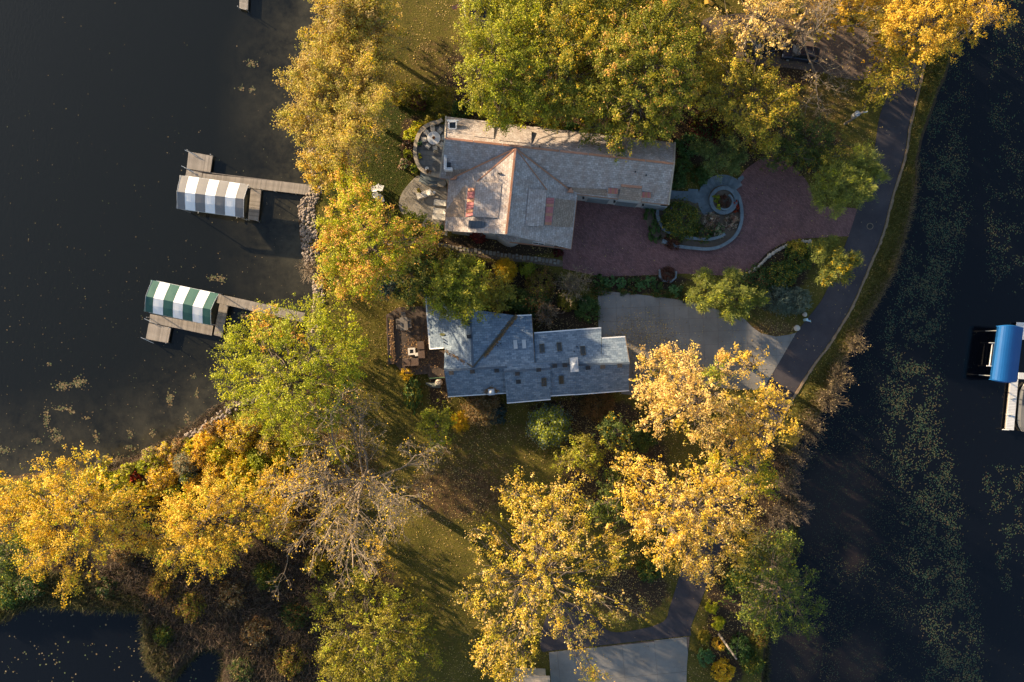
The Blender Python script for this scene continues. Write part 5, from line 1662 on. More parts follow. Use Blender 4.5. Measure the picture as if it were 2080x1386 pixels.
# ------------------------------------------------------------------ poles, flag, cars
def utility_pole(px, py, h, label, arm=True, streetlight=False):
    b_ = P(px, py); t = thing('utility_pole', label, 'utility pole', b_)
    mb = MB(); mb.tube([b_ - Vector((0, 0, .2)), b_ + Vector((0, 0, h))], [.15, .11], 10); mb.build('pole', M['timber'], t)
    if arm:
        mb = MB(); mb.box((b_.x, b_.y, h - .4), (1.3, .12, .14), rad(10)); mb.build('cross_arm', M['steel'], t)
        mb = MB(); mb.disc((b_.x - .45, b_.y - .05), .32, h - 1.5, h - .55, 14); mb.disc((b_.x - .45, b_.y - .05), .34, h - .55, h - .48, 14); mb.build('transformer', M['steel'], t)
        for x in (-.55, 0.15, .55):
            mb = MB(); mb.disc((b_.x + x, b_.y + x * .17), .05, h - .33, h - .12, 8); mb.build('insulator', M['white'], t)
    return t
utility_pole(1716, 252, 4.6, 'wooden utility pole with grey transformer beside the upper road', True)
utility_pole(1460, 1288, 6.8, 'plain leaning-looking timber pole among the shrubs by the lower driveway', False)
def wire(a, b, sag, label):
    a, b = Vector(a), Vector(b); pts = []
    for k in range(17):
        t = k / 16; p = a.lerp(b, t); p.z -= sag * 4 * t * (1 - t); pts.append(p)
    mb = MB(); mb.tube(pts, 0.022, 4)
    tag(mb.build('overhead_wire', M['black'], at=a), label, 'wire')
pt_ = P(1716, 252); wire((pt_.x, pt_.y, 4.5), (pt_.x + 10, pt_.y + 32, 6.4), 0.5, 'thin black overhead wire running up from the transformer pole')
p2 = P(1460, 1288); wire((p2.x, p2.y, 6.7), (p2.x + 1.0, p2.y + 9, 8.0), 0.3, 'thin black overhead wire at the timber pole by the lower driveway')
fp = thing('flagpole', 'white flagpole with a small flag on the upper lawn by the green tree', 'flagpole', P(946, 38))
b_ = P(946, 38)
mb = MB(); mb.tube([b_, b_ + Vector((0, 0, 4.6))], [.06, .04], 8); mb.disc(b_, .08, 4.6, 4.74, 8); mb.build('pole', M['white'], fp)
fl = MB(); nst = 13; Lf, Hf = 1.5, 0.95
def fpt(u, v): return Vector((b_.x - .05 - u * Lf * .9, b_.y - .03 - .42 * u + .08 * math.sin(u * 7), 4.45 - v * Hf - .3 * u))
for s_ in range(nst):
    v0, v1 = s_ / nst, (s_ + 1) / nst
    for k in range(8):
        u0, u1 = k / 8, (k + 1) / 8
        mi = (0 if s_ % 2 == 0 else 1) if not (u0 < 0.375 and s_ < 7) else 2
        fl.face([fpt(u0, v1), fpt(u1, v1), fpt(u1, v0), fpt(u0, v0)], mi=mi)
for r_ in range(9):
    for c__ in range(6 if r_ % 2 == 0 else 5):
        u = (c__ * 2 + (1 if r_ % 2 == 0 else 2)) / 12 * 0.375; v = (r_ + 1) / 10 * 7 / 13
        p = fpt(u, v) + Vector((.004, -.012, 0)); fl.face([p + Vector((-.018, 0, 0)), p + Vector((0, 0, -.018)), p + Vector((.018, 0, 0)), p + Vector((0, 0, .018))], mi=1)
fl.build('flag', [M['red'], M['white'], M['navy']], fp)

def car(px, py, rz, mat, label):
    t = thing('parked_car', label, 'car', P(px, py, 0.03), rz, 'cars parked on the gravel driveway')
    prof = [(-2.3, .35), (-2.33, .75), (-2.2, .95), (-1.25, 1.02), (1.15, 1.02), (2.05, .86), (2.3, .66), (2.3, .35)]
    def ring(y, k): return [(x, y, z if z < .5 else .5 + (z - .5) * k) for x, z in prof]
    mb = MB(); mb.quadstrip([ring(-.9, .85), ring(-.72, 1), ring(.72, 1), ring(.9, .85)]); put('body', mb.mesh('body', mat), t)
    mb = MB()
    mb.quadstrip([[(-2.0, -.78, 1.0), (1.15, -.78, 1.0), (1.15, .78, 1.0), (-2.0, .78, 1.0)], [(-1.55, -.62, 1.5), (.35, -.62, 1.5), (.35, .62, 1.5), (-1.55, .62, 1.5)]]); put('cabin', mb.mesh('cabin', M['glass']), t)
    mb = MB(); mb.box((-.6, 0, 1.53), (1.85, 1.22, .06)); put('car_roof', mb.mesh('car_roof', mat), t)
    ws = MB(); ws.quadstrip([[(1.16, -.7, 1.03), (1.16, .7, 1.03), (.45, .58, 1.5), (.45, -.58, 1.5)], [(1.18, -.7, 1.05), (1.18, .7, 1.05), (.47, .58, 1.52), (.47, -.58, 1.52)]]); put('windscreen', ws.mesh('windscreen', M['glass']), t)
    for x in (-1.4, 1.4):
        for y in (-.85, .85):
            w = MB(); w.tube([(x, y - .1, .33), (x, y + .1, .33)], .33, 16); wo = put('wheel', w.mesh('wheel', M['rubber']), t)
            r_ = MB(); r_.tube([(x, y - .115, .33), (x, y + .115, .33)], .2, 12); put('rim', r_.mesh('rim', M['steel']), wo)
    for y in (-.62, .62):
        h_ = MB(); h_.box((2.24, y, .7), (.12, .34, .14)); put('headlight', h_.mesh('headlight', M['white_lid']), t)
        h_ = MB(); h_.box((.9, y * 1.55, 1.02), (.16, .16, .12)); put('mirror', h_.mesh('mirror', mat), t)
car(1622, 113, rad(172), M['car_dark'], 'dark blue car with pale windscreen parked under the bare branches')
car(1544, 100, rad(190), M['car_black'], 'black car parked behind the olive tree, mostly hidden by leaves')
# ------------------------------------------------------------------ docks, boat lifts, shore rocks
DK = WATER + 0.45
PLANK = {}
def plank_row(parent, a0, a1, b0, b1, z, mat, pitch=0.165, th=0.045):
    """planks across a walkway whose long sides run a0->a1 and b0->b1 (pixels)"""
    A0, A1, B0, B1 = [P(*p, z) for p in (a0, a1, b0, b1)]
    n = max(2, int(round((A1 - A0).length / pitch)))
    if mat not in PLANK:
        m = MB(); m.box((0, 0, 0), (1, 1, 1)); PLANK[mat] = m.mesh('dock_plank', M[mat])
    for k in range(n):
        t = (k + .5) / n
        p, q = A0.lerp(A1, t), B0.lerp(B1, t)
        d = q - p; c = (p + q) / 2
        o = put('dock_plank', PLANK[mat], parent, c - Vector(parent.location) + Vector((0, 0, -th / 2)), math.atan2(d.y, d.x), (d.length * random.uniform(.985, 1.01), (A1 - A0).length / n - 0.018, th))


def dock_frame(parent, quads, z, posts):
    mb = MB()
    for q in quads:
        pts = [P(*p, z) for p in q]
        c = sum(pts, Vector()) / len(pts)
        for i in range(len(pts)):
            a, b_ = c + (pts[i] - c) * .97, c + (pts[(i + 1) % len(pts)] - c) * .97
            d = (b_ - a).normalized(); s = Vector((-d.y, d.x, 0)) * .04
            mb.quadstrip([[a - s + Vector((0, 0, -.2)), a + s + Vector((0, 0, -.2)), a + s + Vector((0, 0, -.06)), a - s + Vector((0, 0, -.06))], [b_ - s + Vector((0, 0, -.2)), b_ + s + Vector((0, 0, -.2)), b_ + s + Vector((0, 0, -.06)), b_ - s + Vector((0, 0, -.06))]])
    mb.build('dock_frame', M['timber'], parent)
    for p in posts:
        b_ = P(*p, z); mb = MB(); mb.tube([(b_.x, b_.y, -2.2), (b_.x, b_.y, z + .55)], .05, 8); mb.build('dock_post', M['steel'], parent)


d1 = thing('boat_dock', 'grey timber dock reaching from the rocky shore to the grey and white canopy', 'dock', P(450, 365, DK))
plank_row(d1, (412, 352.5), (653, 378), (409, 371), (649, 399), DK, 'dock')
plank_row(d1, (383, 308), (432, 317), (379, 343), (427, 350.5), DK, 'dock')
plank_row(d1, (379, 344.5), (411, 351.5), (375, 366), (408, 371), DK, 'dock')
plank_row(d1, (509.5, 384), (503.5, 446), (530.5, 386), (524.5, 449), DK, 'dock')
dock_frame(d1, [((379, 345), (647, 378), (643, 397), (376, 366)), ((383, 309), (432, 318), (427, 349), (379, 342)), ((509, 385), (530, 387), (524, 448), (504, 445))], DK, [(384, 307), (431, 316), (379, 343), (504, 447), (525, 450), (531, 385), (560, 390), (600, 394)])
M['dock_cap'] = M['concrete']
lp = thing('dock_landing', 'small pale concrete landing pad between the dock end and shore rocks', 'landing', P(634, 405))
mb = MB(); mb.prism(W([(621, 398), (643, 400), (641, 412), (619, 410)]), -.5, -.08); mb.build('pad', M['concrete'], lp)
d2 = thing('boat_dock', 'grey timber dock wrapping the green and white canopy below the yellow-green tree', 'dock', P(440, 650, DK))
plank_row(d2, (444, 597.5), (620, 636), (440, 615.5), (614, 655), DK, 'dock')
plank_row(d2, (446, 617), (434, 681), (463, 621), (451, 685), DK, 'dock')
plank_row(d2, (305, 638), (433, 662), (303, 655), (430, 682), DK, 'dock')
plank_row(d2, (302, 656.5), (347, 666), (296, 689), (341, 697), DK, 'dock')
dock_frame(d2, [((444, 598), (620, 637), (614, 654), (441, 615)), ((446, 618), (463, 621), (451, 684), (434, 680)), ((304, 639), (433, 663), (430, 681), (302, 655)), ((302, 657), (347, 667), (341, 696), (296, 688))], DK, [(296, 688), (341, 697), (302, 645), (452, 685), (463, 622), (500, 627), (540, 636), (347, 666)])
for dk, pts in ((d1, ((386, 309), (379, 341))), (d2, ((297, 688), (304, 650)))):
    for p in pts:
        b_ = P(*p, DK); mb = MB(); mb.tube([b_ + Vector((-.5, .15, .35)), b_ + Vector((.35, -.25, .3)), b_ + Vector((1.0, -.6, .1))], .035, 5); mb.build('mooring_rail', M['steel'], dk)
d3 = thing('boat_dock', 'end of a grey dock cut off by the top edge of the photo', 'dock', P(497, -20, DK))
plank_row(d3, (488, -90), (486, 17), (508, -90), (503, 21.5), DK, 'dock')
dock_frame(d3, [((488, -90), (508, -90), (503, 21), (486, 17))], DK, [(486, 17), (503, 22)])


def canopy(label, ridge, north, south, mats, posts_z, seed):
    """striped boat-lift canopy; ridge/north/south = pixel pairs of its long edges at their heights"""
    ze, zr = WATER + 2.3, WATER + 3.35
    r0, r1 = P(*ridge[0], zr), P(*ridge[1], zr); n0, n1 = P(*north[0], ze), P(*north[1], ze); s0, s1 = P(*south[0], ze), P(*south[1], ze)
    t = thing('boat_lift_canopy', label, 'boat canopy', ((r0 + r1) / 2 - Vector((0, 0, zr - WATER))))
    def row(u):
        r, n_, s_ = r0.lerp(r1, u), n0.lerp(n1, u), s0.lerp(s1, u)
        up = Vector((0, 0, 1))
        return [n_ - up * .32, n_, n_.lerp(r, .5) + up * .07, r, s_.lerp(r, .5) + up * .07, s_, s_ - up * .32]
    cuts = [0, .075 * 1.25, .235, .385, .54, .69, .845, 1.0]
    cuts = [0, .115, .27, .42, .57, .72, .875, 1.0]
    for k in range(7):
        a, b_ = cuts[k] + (.001 if k else 0), cuts[k + 1] - (.001 if k < 6 else 0)
        mb = MB(); rows = []
        for j in range(6):
            u = a + (b_ - a) * j / 5
            sag = 0.008 * math.sin(u * 40) 
            rows.append([p + Vector((0, 0, sag if i in (2, 4) else 0)) for i, p in enumerate(row(u))])
        inner = [[p + Vector((0, 0, -.02)) for p in r] for r in rows]
        mb.quadstrip(rows, closed=False, caps=False)
        mb.quadstrip([list(reversed(r)) for r in inner], closed=False, caps=False)
        # make the outer faces look up
        mb.build('canopy_panel', M[mats[k % 2]], t)
    for u in (0, 1):
        mb = MB(); rr = row(u); d = (r1 - r0).normalized() * (.02 if u else -.02)
        mb.tube([p + d for p in rr[1:6]], .04, 5); mb.build('end_hoop', M['steel'], t)
    # closed lake-side end
    rr = row(0); d = (r0 - r1).normalized()
    mb = MB(); e = [p + d * (.22 if i in (1, 5, 0, 6) else .08) for i, p in enumerate(rr)]
    mb.quadstrip([[p + d * .01 for p in rr], [x + Vector((0, 0, -.35 if i in (2, 3, 4) else 0)) for i, x in enumerate(e)]], closed=False, caps=False); mb.build('canopy_end', M[mats[0]], t)
    for a, b_ in ((n0, n1), (s0, s1)):
        for u in (.06, .94):
            p = a.lerp(b_, u); mb = MB(); mb.tube([(p.x, p.y, WATER - 1.2), (p.x, p.y, ze)], .06, 8); mb.build('post', M['steel'], t)
        q0, q1 = a.lerp(b_, .06), a.lerp(b_, .94); mb = MB(); mb.tube([q0 - Vector((0, 0, .05)), q1 - Vector((0, 0, .05))], .045, 6); mb.build('side_rail', M['steel'], t)
    for u in (.2, .8):
        p, q = n0.lerp(n1, u), s0.lerp(s1, u); mb = MB(); mb.tube([(p.x, p.y, WATER + .3), (q.x, q.y, WATER + .3)], .06, 6); mb.build('lift_beam', M['steel'], t)
    return t
canopy('boat lift canopy with grey and white stripes at the upper dock', ((360, 389.5), (495, 404.5)), ((368, 356.5), (504.5, 375.5)), ((361, 424), (494.5, 442)), ('canvas_grey', 'canvas_white'), 0, 1)
canopy('boat lift canopy with dark green and white stripes at the lower dock', ((296.5, 602), (428, 629)), ((309.5, 569.5), (444, 597)), ((295, 633), (428.5, 661)), ('canvas_green', 'canvas_white'), 0, 2)

# blue barrel canopy and white dock on the right
zb = WATER + 2.6
bt = thing('boat_lift_canopy', 'bright blue barrel-shaped boat lift canopy beside the white dock', 'boat canopy', P(2048, 720, WATER))
def brow(v):
    a = Vector((2029.5 + (2014.5 - 2029.5) * v, 664 + (770 - 664) * v)); b_ = Vector((2079 + (2066 - 2079) * v, 666.5 + (775 - 666.5) * v))
    out = []
    for k in range(11):
        t = k / 10; q = a.lerp(b_, t); z = zb + .75 * math.sin(math.pi * t) ** .7
        bow_ = -3.2 * math.sin(math.pi * t) * (1 - 2 * v)
        out.append(P(q.x, q.y + bow_, z))
    return [out[0] - Vector((0, 0, .35))] + out + [out[-1] - Vector((0, 0, .35))]
mb = MB(); rows = [brow(j / 12) for j in range(13)]
mb.quadstrip([list(r) for r in rows], closed=False, caps=False); mb.quadstrip([[p - Vector((0, 0, .02)) for p in reversed(r)] for r in rows], closed=False, caps=False)
mb.build('canopy', M['canvas_blue'], bt, smooth=False)
for v in (0, 1):
    r = brow(v); mb = MB(); ce = sum(r, Vector()) / len(r); dv = Vector((0, .12 if v == 0 else -.12, 0))
    mb.face([p for p in r] if v else list(reversed(r))); 
    mb.quadstrip([[p for p in r], [p + dv - Vector((0, 0, .25)) for p in r]], closed=False, caps=False); mb.build('canopy_end', M['canvas_blue'], bt)
for x, y in ((2032, 672), (2018, 764), (2075, 674), (2062, 770)):
    p = P(x, y, zb); mb = MB(); mb.tube([(p.x, p.y, WATER - 1), (p.x, p.y, zb - .2)], .06, 8); mb.build('post', M['steel'], bt)
for a, b_, z in (((2016, 697), (2010, 743), .7), ((2020, 699), (2015, 741), .6), ((2009, 696.5), (2034, 698), .75), ((2004, 743.5), (2030, 745), .75)):
    mb = MB(); mb.tube([P(*a, WATER + z), P(*b_, WATER + z)], .075, 6); mb.build('bunk_rail', M['dock_light'], bt)
wd = thing('boat_dock', 'white planked dock beside the blue canopy at the right edge', 'dock', P(2056, 820, DK))
plank_row(wd, (2053, 771), (2043, 873), (2068.5, 771), (2059.5, 874.5), DK, 'dock_light', .2)
plank_row(wd, (2065, 655), (2062, 690), (2110, 656), (2110, 691), DK, 'dock_light', .2)
plank_row(wd, (2069, 757), (2110, 759), (2068, 770), (2110, 772), DK, 'dock_light', .2)
dock_frame(wd, [((2053, 772), (2068, 772), (2059, 873), (2043, 872))], DK, [(2043, 873), (2049, 842), (2052, 810)])
for y, x in ((873, 2036), (842, 2044), (807, 2049)):
    mb = MB(); mb.tube([P(x, y, DK + .1), P(x + 13, y + 1, DK + .1)], .05, 6); mb.build('mooring_arm', M['dock_light'], wd)
cb = thing('covered_boat', 'long boat under a dark grey cover beside the white dock, cut by the frame', 'boat', P(2090, 825, WATER))
mb = MB(); rings = []
for k in range(11):
    t = k / 10; w = 1.25 * (1 - abs(2 * t - 1) ** 5 * .55); c = P(2068 - 8 * t, 777 + 99 * t, WATER); c.x += 1.25
    rings.append([(c.x - w, c.y, WATER + .45), (c.x - w * .9, c.y, WATER + .75), (c.x, c.y, WATER + 1.15), (c.x + w * .9, c.y, WATER + .75), (c.x + w, c.y, WATER + .45)])
mb.quadstrip(rings); mb.build('boat_cover', M['canvas_dark'], cb)
mb = MB(); rings2 = [[(r[0][0] + .06, r[0][1], WATER + .44), (r[4][0] - .06, r[4][1], WATER + .44), (r[4][0] - .35, r[4][1], WATER - .25), (r[0][0] + .35, r[0][1], WATER - .25)] for r in rings]
mb.quadstrip([list(reversed(r)) for r in rings2]); mb.build('hull', M['white'], cb)

# rocks along the lake shore
rb = thing('shore_rocks', 'band of tan and grey rocks along the lake shore between lawn and water', 'rocks', P(635, 450))
RM = [rock_mesh('rock', 60 + k, M['rock'], 1, .75) for k in range(6)]
shore = smooth_line(west_shore[2:24], 14)
cand = []
rr = random.Random(21)
for x, y in shore:
    if y > 970 or x < -30: continue
    vis = (255 < y < 335) or (405 < y < 620) or (655 < y < 745)
    wdt = 27 if 400 < y < 520 else (20 if y < 420 else 15)
    for k in range(14 if vis else 4):
        cand.append((vis, x + rr.uniform(-6, wdt), y + rr.uniform(-5, 5), rr.uniform(.12, .28)))
cand.sort(key=lambda c_: (not c_[0], -c_[3] if not c_[0] else rr.random()))
def rock_z(x): return 0
used_cells = {}
kept = []
for c_ in cand:
    key = (int(c_[1] / 4.2), int(c_[2] / 4.2))
    if key in used_cells: continue
    used_cells[key] = 1; kept.append(c_)
big = kept[:298]; rest = kept[298:]
lx = W(west_shore)
def shore_h(x, y):
    w = W([(x, y)])[0]
    dd = float(seg_dist(lx, np.array([w]), closed=False)[0]); ins = bool(inside(LAND, [w])[0])
    return (-0.02 if ins else -min(dd / 1.3, 1) * 0.9)
for v_, x, y, r in big:
    p = P(x, y, shore_h(x, y)); s_ = r * rr.uniform(.8, 1.25)
    put('rock', RM[rr.randrange(6)], rb, p - Vector(rb.location) + Vector((0, 0, r * .25)), rr.uniform(0, 6), (s_ * rr.uniform(.9, 1.3), s_, s_ * .9))
mbr = bmesh.new()
for v_, x, y, r in rest:
    p = P(x, y, shore_h(x, y)); b2 = RM[rr.randrange(6)].copy(); b2.transform(Matrix.Translation(p - Vector(rb.location) + Vector((0, 0, r * .25))) @ Matrix.Rotation(rr.uniform(0, 6), 4, 'Z') @ Matrix.Scale(r, 4)); mbr.from_mesh(b2); bpy.data.meshes.remove(b2)
me = bpy.data.meshes.new('small_rocks'); mbr.to_mesh(me); mbr.free(); me.materials.append(M['rock'])
o = put('small_rocks', me, rb); o['kind'] = 'stuff'


# ------------------------------------------------------------------ lily pads and floating leaves
def pads():
    rng = np.random.default_rng(5)
    def lerp_line(pts, y):
        p = np.array(pts); return np.interp(y, p[:, 1], p[:, 0])
    pos, rad_, col = [], [], []
    # value noise for clumping
    G = rng.random((70, 110))
    def vn(x, y, s):
        gx, gy = x / s, y / s; i, j = np.floor(gx).astype(int), np.floor(gy).astype(int); fx, fy = gx - i, gy - j
        fx = fx * fx * (3 - 2 * fx); fy = fy * fy * (3 - 2 * fy)
        g = lambda a, b_: G[np.mod(b_, 70), np.mod(a, 110)]
        return (g(i, j) * (1 - fx) + g(i + 1, j) * fx) * (1 - fy) + (g(i, j + 1) * (1 - fx) + g(i + 1, j + 1) * fx) * fy
    N = 420000
    x = rng.uniform(1560, 2130, N); y = rng.uniform(-60, 1450, N)
    shore_x = lerp_line(sorted(east_shore, key=lambda q: q[1]), y)
    rb_ = lerp_line([(1975, -60), (1965, 180), (1960, 260), (1968, 420), (1962, 470), (1945, 540), (1922, 640), (1912, 760), (1905, 860), (1930, 920), (1948, 1000), (1958, 1100), (1985, 1220), (1998, 1300), (2000, 1450)], y)
    band1 = np.clip(1 - np.abs(x - (rb_ - 58)) / 76, 0, 1)
    wide = np.clip((rb_ - x) / 20, 0, 1) * np.clip((x - shore_x - 6) / 60, 0, 1)
    lb2 = lerp_line([(2000, -60), (2005, 200), (1990, 300), (1995, 420), (2000, 520), (2005, 590), (2100, 620), (2100, 930), (1985, 950), (1990, 1050), (2015, 1120), (2030, 1200), (2075, 1260), (2120, 1290), (2130, 1450)], y)
    band2 = np.clip((x - lb2) / 14, 0, 1) * np.where(y > 620, np.clip((y - 930) / 20, 0, 1), np.clip((600 - y) / 25, 0, 1))
    n1 = vn(x, y, 22) * .6 + vn(x + 300, y + 90, 9) * .4
    dens = band1 ** .8 * np.clip((n1 - .28) * 2.3, 0, 1) * .62 + .30 * wide * np.clip((n1 - .2) * 1.8, 0, 1) + band2 * np.clip((n1 - .42) * 2.4, 0, 1) * .5 + 0.006
    dens *= (x > shore_x + 4)
    k = rng.random(N) < dens * .62
    x, y = x[k], y[k]; b1 = np.maximum(band1[k], band2[k])
    r = np.where(b1 > .15, rng.uniform(.035, .095, len(x)), rng.uniform(.02, .06, len(x)))
    # left lake: floating mats and specks
    mats = [(128, 785, 16, 10), (160, 778, 18, 11), (95, 848, 6, 22), (110, 875, 14, 5), (115, 890, 16, 9), (75, 895, 12, 6), (345, 810, 9, 15), (195, 890, 6, 12), (205, 940, 12, 9), (240, 938, 22, 13), (215, 932, 14, 8), (265, 910, 14, 6), (145, 835, 7, 7), (125, 830, 18, 5), (175, 850, 10, 3),
            (400, 800, 4, 12), (435, 565, 16, 6), (452, 568, 8, 7), (392, 765, 6, 4), (265, 880, 6, 10), (510, 130, 12, 9), (490, 180, 8, 5), (512, 183, 8, 6), (490, 640, 10, 8), (10, 915, 16, 8), (100, 740, 4, 3), (380, 850, 6, 10), (310, 880, 5, 8), (340, 925, 20, 8)]
    mx, my, mr = [], [], []
    for cx, cy, a, b_ in mats:
        m = int(a * b_ * .5) + 5
        mx.append(cx + rng.normal(size=m) * a * .5); my.append(cy + rng.normal(size=m) * b_ * .5); mr.append(rng.uniform(.04, .12, m))
    m = 850
    sx = rng.uniform(-40, 640, m); sy = rng.uniform(0, 980, m) ** 1.0; sy = 980 - (980 - sy) * rng.uniform(.3, 1, m)
    mx.append(sx); my.append(sy); mr.append(rng.uniform(.025, .075, m))
    m = 480   # the pond at the lower left
    px_ = rng.uniform(-40, 440, m); py_ = rng.uniform(1235, 1450, m)
    cl = vn(px_, py_, 30) > .5
    mx.append(px_[cl]); my.append(py_[cl]); mr.append(rng.uniform(.04, .13, int(cl.sum())))
    nl = sum(len(a) for a in mx)
    nR = len(x)
    x = np.concatenate([x] + mx); y = np.concatenate([y] + my); r = np.concatenate([r] + mr)
    w = np.stack([(x - 1040) / S, (693 - y) / S], 1) * (H - WATER) / H
    ok = ~inside(LAND, w)
    isR = np.arange(len(x)) < nR
    x, y, r, w, isR = x[ok], y[ok], r[ok], w[ok], isR[ok]
    n = len(x)
    c0 = np.array([(0.050, 0.068, 0.034), (0.034, 0.060, 0.036), (0.072, 0.070, 0.034), (0.024, 0.050, 0.032), (0.08, 0.062, 0.034)])
    c1 = np.array([(0.17, 0.135, 0.07), (0.12, 0.12, 0.06), (0.22, 0.17, 0.10), (0.09, 0.11, 0.05), (0.17, 0.12, 0.06)])
    ci = rng.integers(0, 5, n)
    col = np.where(isR[:, None], c0[ci], c1[ci]) * rng.uniform(.7, 1.25, (n, 1))
    sides = 6
    ang = rng.uniform(0, 6.28, n)[:, None] + np.arange(sides)[None] * 2 * math.pi / sides
    rad2 = r[:, None] * rng.uniform(.78, 1.1, (n, sides))
    v = np.stack([w[:, 0:1] + np.cos(ang) * rad2, w[:, 1:2] + np.sin(ang) * rad2, np.repeat((WATER + .012 + rng.uniform(0, .02, n))[:, None], sides, 1)], 2)
    me = bpy.data.meshes.new('lily_pads')
    me.vertices.add(n * sides); me.loops.add(n * sides); me.polygons.add(n)
    me.vertices.foreach_set('co', v.astype(np.float32).ravel()); me.loops.foreach_set('vertex_index', np.arange(n * sides, dtype=np.int32)); me.polygons.foreach_set('loop_start', np.arange(0, n * sides, sides, dtype=np.int32))
    at = me.attributes.new('leaf_colour', 'FLOAT_COLOR', 'FACE'); c = np.ones((n, 4), np.float32); c[:, :3] = col; at.data.foreach_set('color', c.ravel())
    me.materials.append(M['pad']); me.update()
    tag(put('lily_pads', me), 'scattered green and tan lily pads and leaves floating on the dark water', 'lily pads', kind='stuff')
    print('pads', n)
pads()
# ------------------------------------------------------------------ trees
OAKG = 'oaks on the lake shore at the upper lawn'
tree('oak_tree', 'brown-gold oak at the top edge above the lawn and lake shore', (742, 85), 9.5, [(735, 18, 55), (690, 38, 42), (770, 62, 42), (668, 92, 38), (722, 108, 50), (642, 76, 26), (700, 5, 45), (760, 10, 40)], 'oak', 101, group=OAKG, lai=3.2, rc=.7, tips='goldgreen', tip_w=.25, skirt=False)
tree('oak_tree', 'largest brown-gold oak leaning over the lake between lawn and water', (705, 215), 11.2, [(602, 150, 30), (645, 172, 42), (700, 170, 52), (755, 168, 46), (772, 118, 32), (612, 225, 28), (680, 240, 56), (740, 235, 46, None, 1.1), (588, 238, 20), (625, 268, 26), (702, 300, 36, None, 1.15), (655, 285, 30), (770, 205, 28), (650, 130, 32), (735, 282, 30, None, 1.12), (660, 215, 40)], 'oak', 102, group=OAKG, lai=3.2, rc=.7, tips='goldgreen', tip_w=.2, skirt=False)
tree('oak_tree', 'small brown-gold oak beside the dock landing at the rocky shore', (668, 350), 8, [(640, 345, 26), (625, 328, 18), (655, 362, 20), (684, 334, 25), (700, 350, 14), (640, 372, 14)], 'oak', 103, group=OAKG, lai=2.9, rc=.55, tips='amber', tip_w=.3)
tree('maple_tree', 'orange and yellow-green maple between the rocky shore and the lower patio', (775, 515), 13, [(702, 366, 26), (688, 345, 14), (735, 388, 24), (718, 412, 30), (752, 424, 22), (682, 446, 30), (662, 470, 20), (742, 462, 38), (790, 452, 26), (702, 508, 46), (762, 512, 46), (822, 492, 36), (868, 480, 22), (893, 478, 12), (690, 566, 36, None, .86), (740, 562, 38, None, .9), (782, 540, 32, None, .8), (668, 528, 26), (712, 592, 20, None, .8), (774, 402, 9), (698, 388, 20), (755, 595, 16, None, .75)], 'yelgreen', 104, lai=2.9, rc=.55, tips='orange', tip_w=1.0)
tree('small_tree', 'round bright green tree overhanging the lake end of the lower patio', (848, 462), 4.2, [(842, 446, 20), (822, 440, 14), (858, 455, 16), (838, 462, 18), (866, 470, 12)], 'limegreen', 105, lai=2.8, rc=.4, L=.2, Wd=.14)
tree('spruce_tree', 'dark blue spruce in deep shade at the upper end of the deck', (800, 590), 7, [(786, 582, 26, None, .95), (780, 596, 18, None, .6), (800, 570, 20, None, .7), (812, 585, 18, None, .55)], 'spruce', 106, lai=2.6, rc=.4, L=.3, Wd=.09, plume=True, mat='leaf_shiny')
tree('evergreen_tree', 'dark olive evergreen between the blue spruce and the shingle house', (845, 575), 8, [(835, 560, 28), (850, 590, 26), (825, 600, 22), (860, 548, 22), (870, 575, 22)], 'deepgreen', 107, lai=2.6, rc=.5, tips='olive', tip_w=.4)
tree('linden_tree', 'dense green tree with yellow highlights overhanging the blue-grey roof', (938, 602), 10.5, [(925, 568, 36), (898, 600, 24), (950, 605, 36), (930, 628, 28), (892, 622, 16), (962, 562, 26), (910, 545, 18), (945, 540, 20), (905, 575, 22)], 'green', 108, lai=3.8, rc=.6, tips='yelgreen', tip_w=.5)
tree('small_tree', 'dull olive tree beside the dense green tree behind the shingle house', (995, 600), 6.5, [(1000, 590, 26), (1012, 612, 24), (985, 615, 22), (1022, 590, 18), (1005, 568, 20)], 'olive', 109, lai=2.9, rc=.5, tips='green', tip_w=.4)
BG = 'green trees above the cedar house'
tree('ash_tree', 'bright green tree at the left of the big canopy, nearest the flagpole', (1010, 130), 13.5, [(985, 25, 46), (960, 88, 32), (1002, 110, 48), (1040, 62, 52), (972, 158, 38), (1022, 180, 46), (958, 200, 24), (1052, 130, 44), (1060, 215, 36), (1010, 238, 24), (1040, 5, 50), (985, 195, 30), (1025, 258, 14)], 'green', 110, group=BG, lai=2.9, rc=.62, tips='yelgreen', tip_w=.75)
tree('ash_tree', 'yellow-green tree in the middle of the big canopy above the stepped dormers', (1145, 140), 13, [(1120, 88, 52), (1150, 30, 50), (1100, 160, 44), (1156, 152, 50), (1130, 218, 40), (1178, 208, 36), (1190, 92, 50), (1090, 30, 44), (1205, 20, 44), (1085, 205, 28), (1110, 245, 20)], 'green', 111, group=BG, lai=2.9, rc=.62, tips='goldgreen', tip_w=.55)
tree('maple_tree', 'green tree with orange leaf tips overhanging the cedar garage wing', (1295, 165), 13.5, [(1245, 45, 52), (1300, 60, 52), (1350, 45, 46), (1262, 130, 52), (1332, 130, 52), (1385, 108, 40), (1232, 190, 44), (1290, 208, 52), (1350, 200, 44), (1212, 258, 34), (1262, 282, 34), (1318, 262, 34), (1362, 248, 30), (1258, 312, 14), (1390, 170, 26), (1340, 5, 46), (1280, 0, 40), (1200, 285, 14)], 'greenor', 112, group=BG, lai=2.8, rc=.6, tips='orange', tip_w=.28)
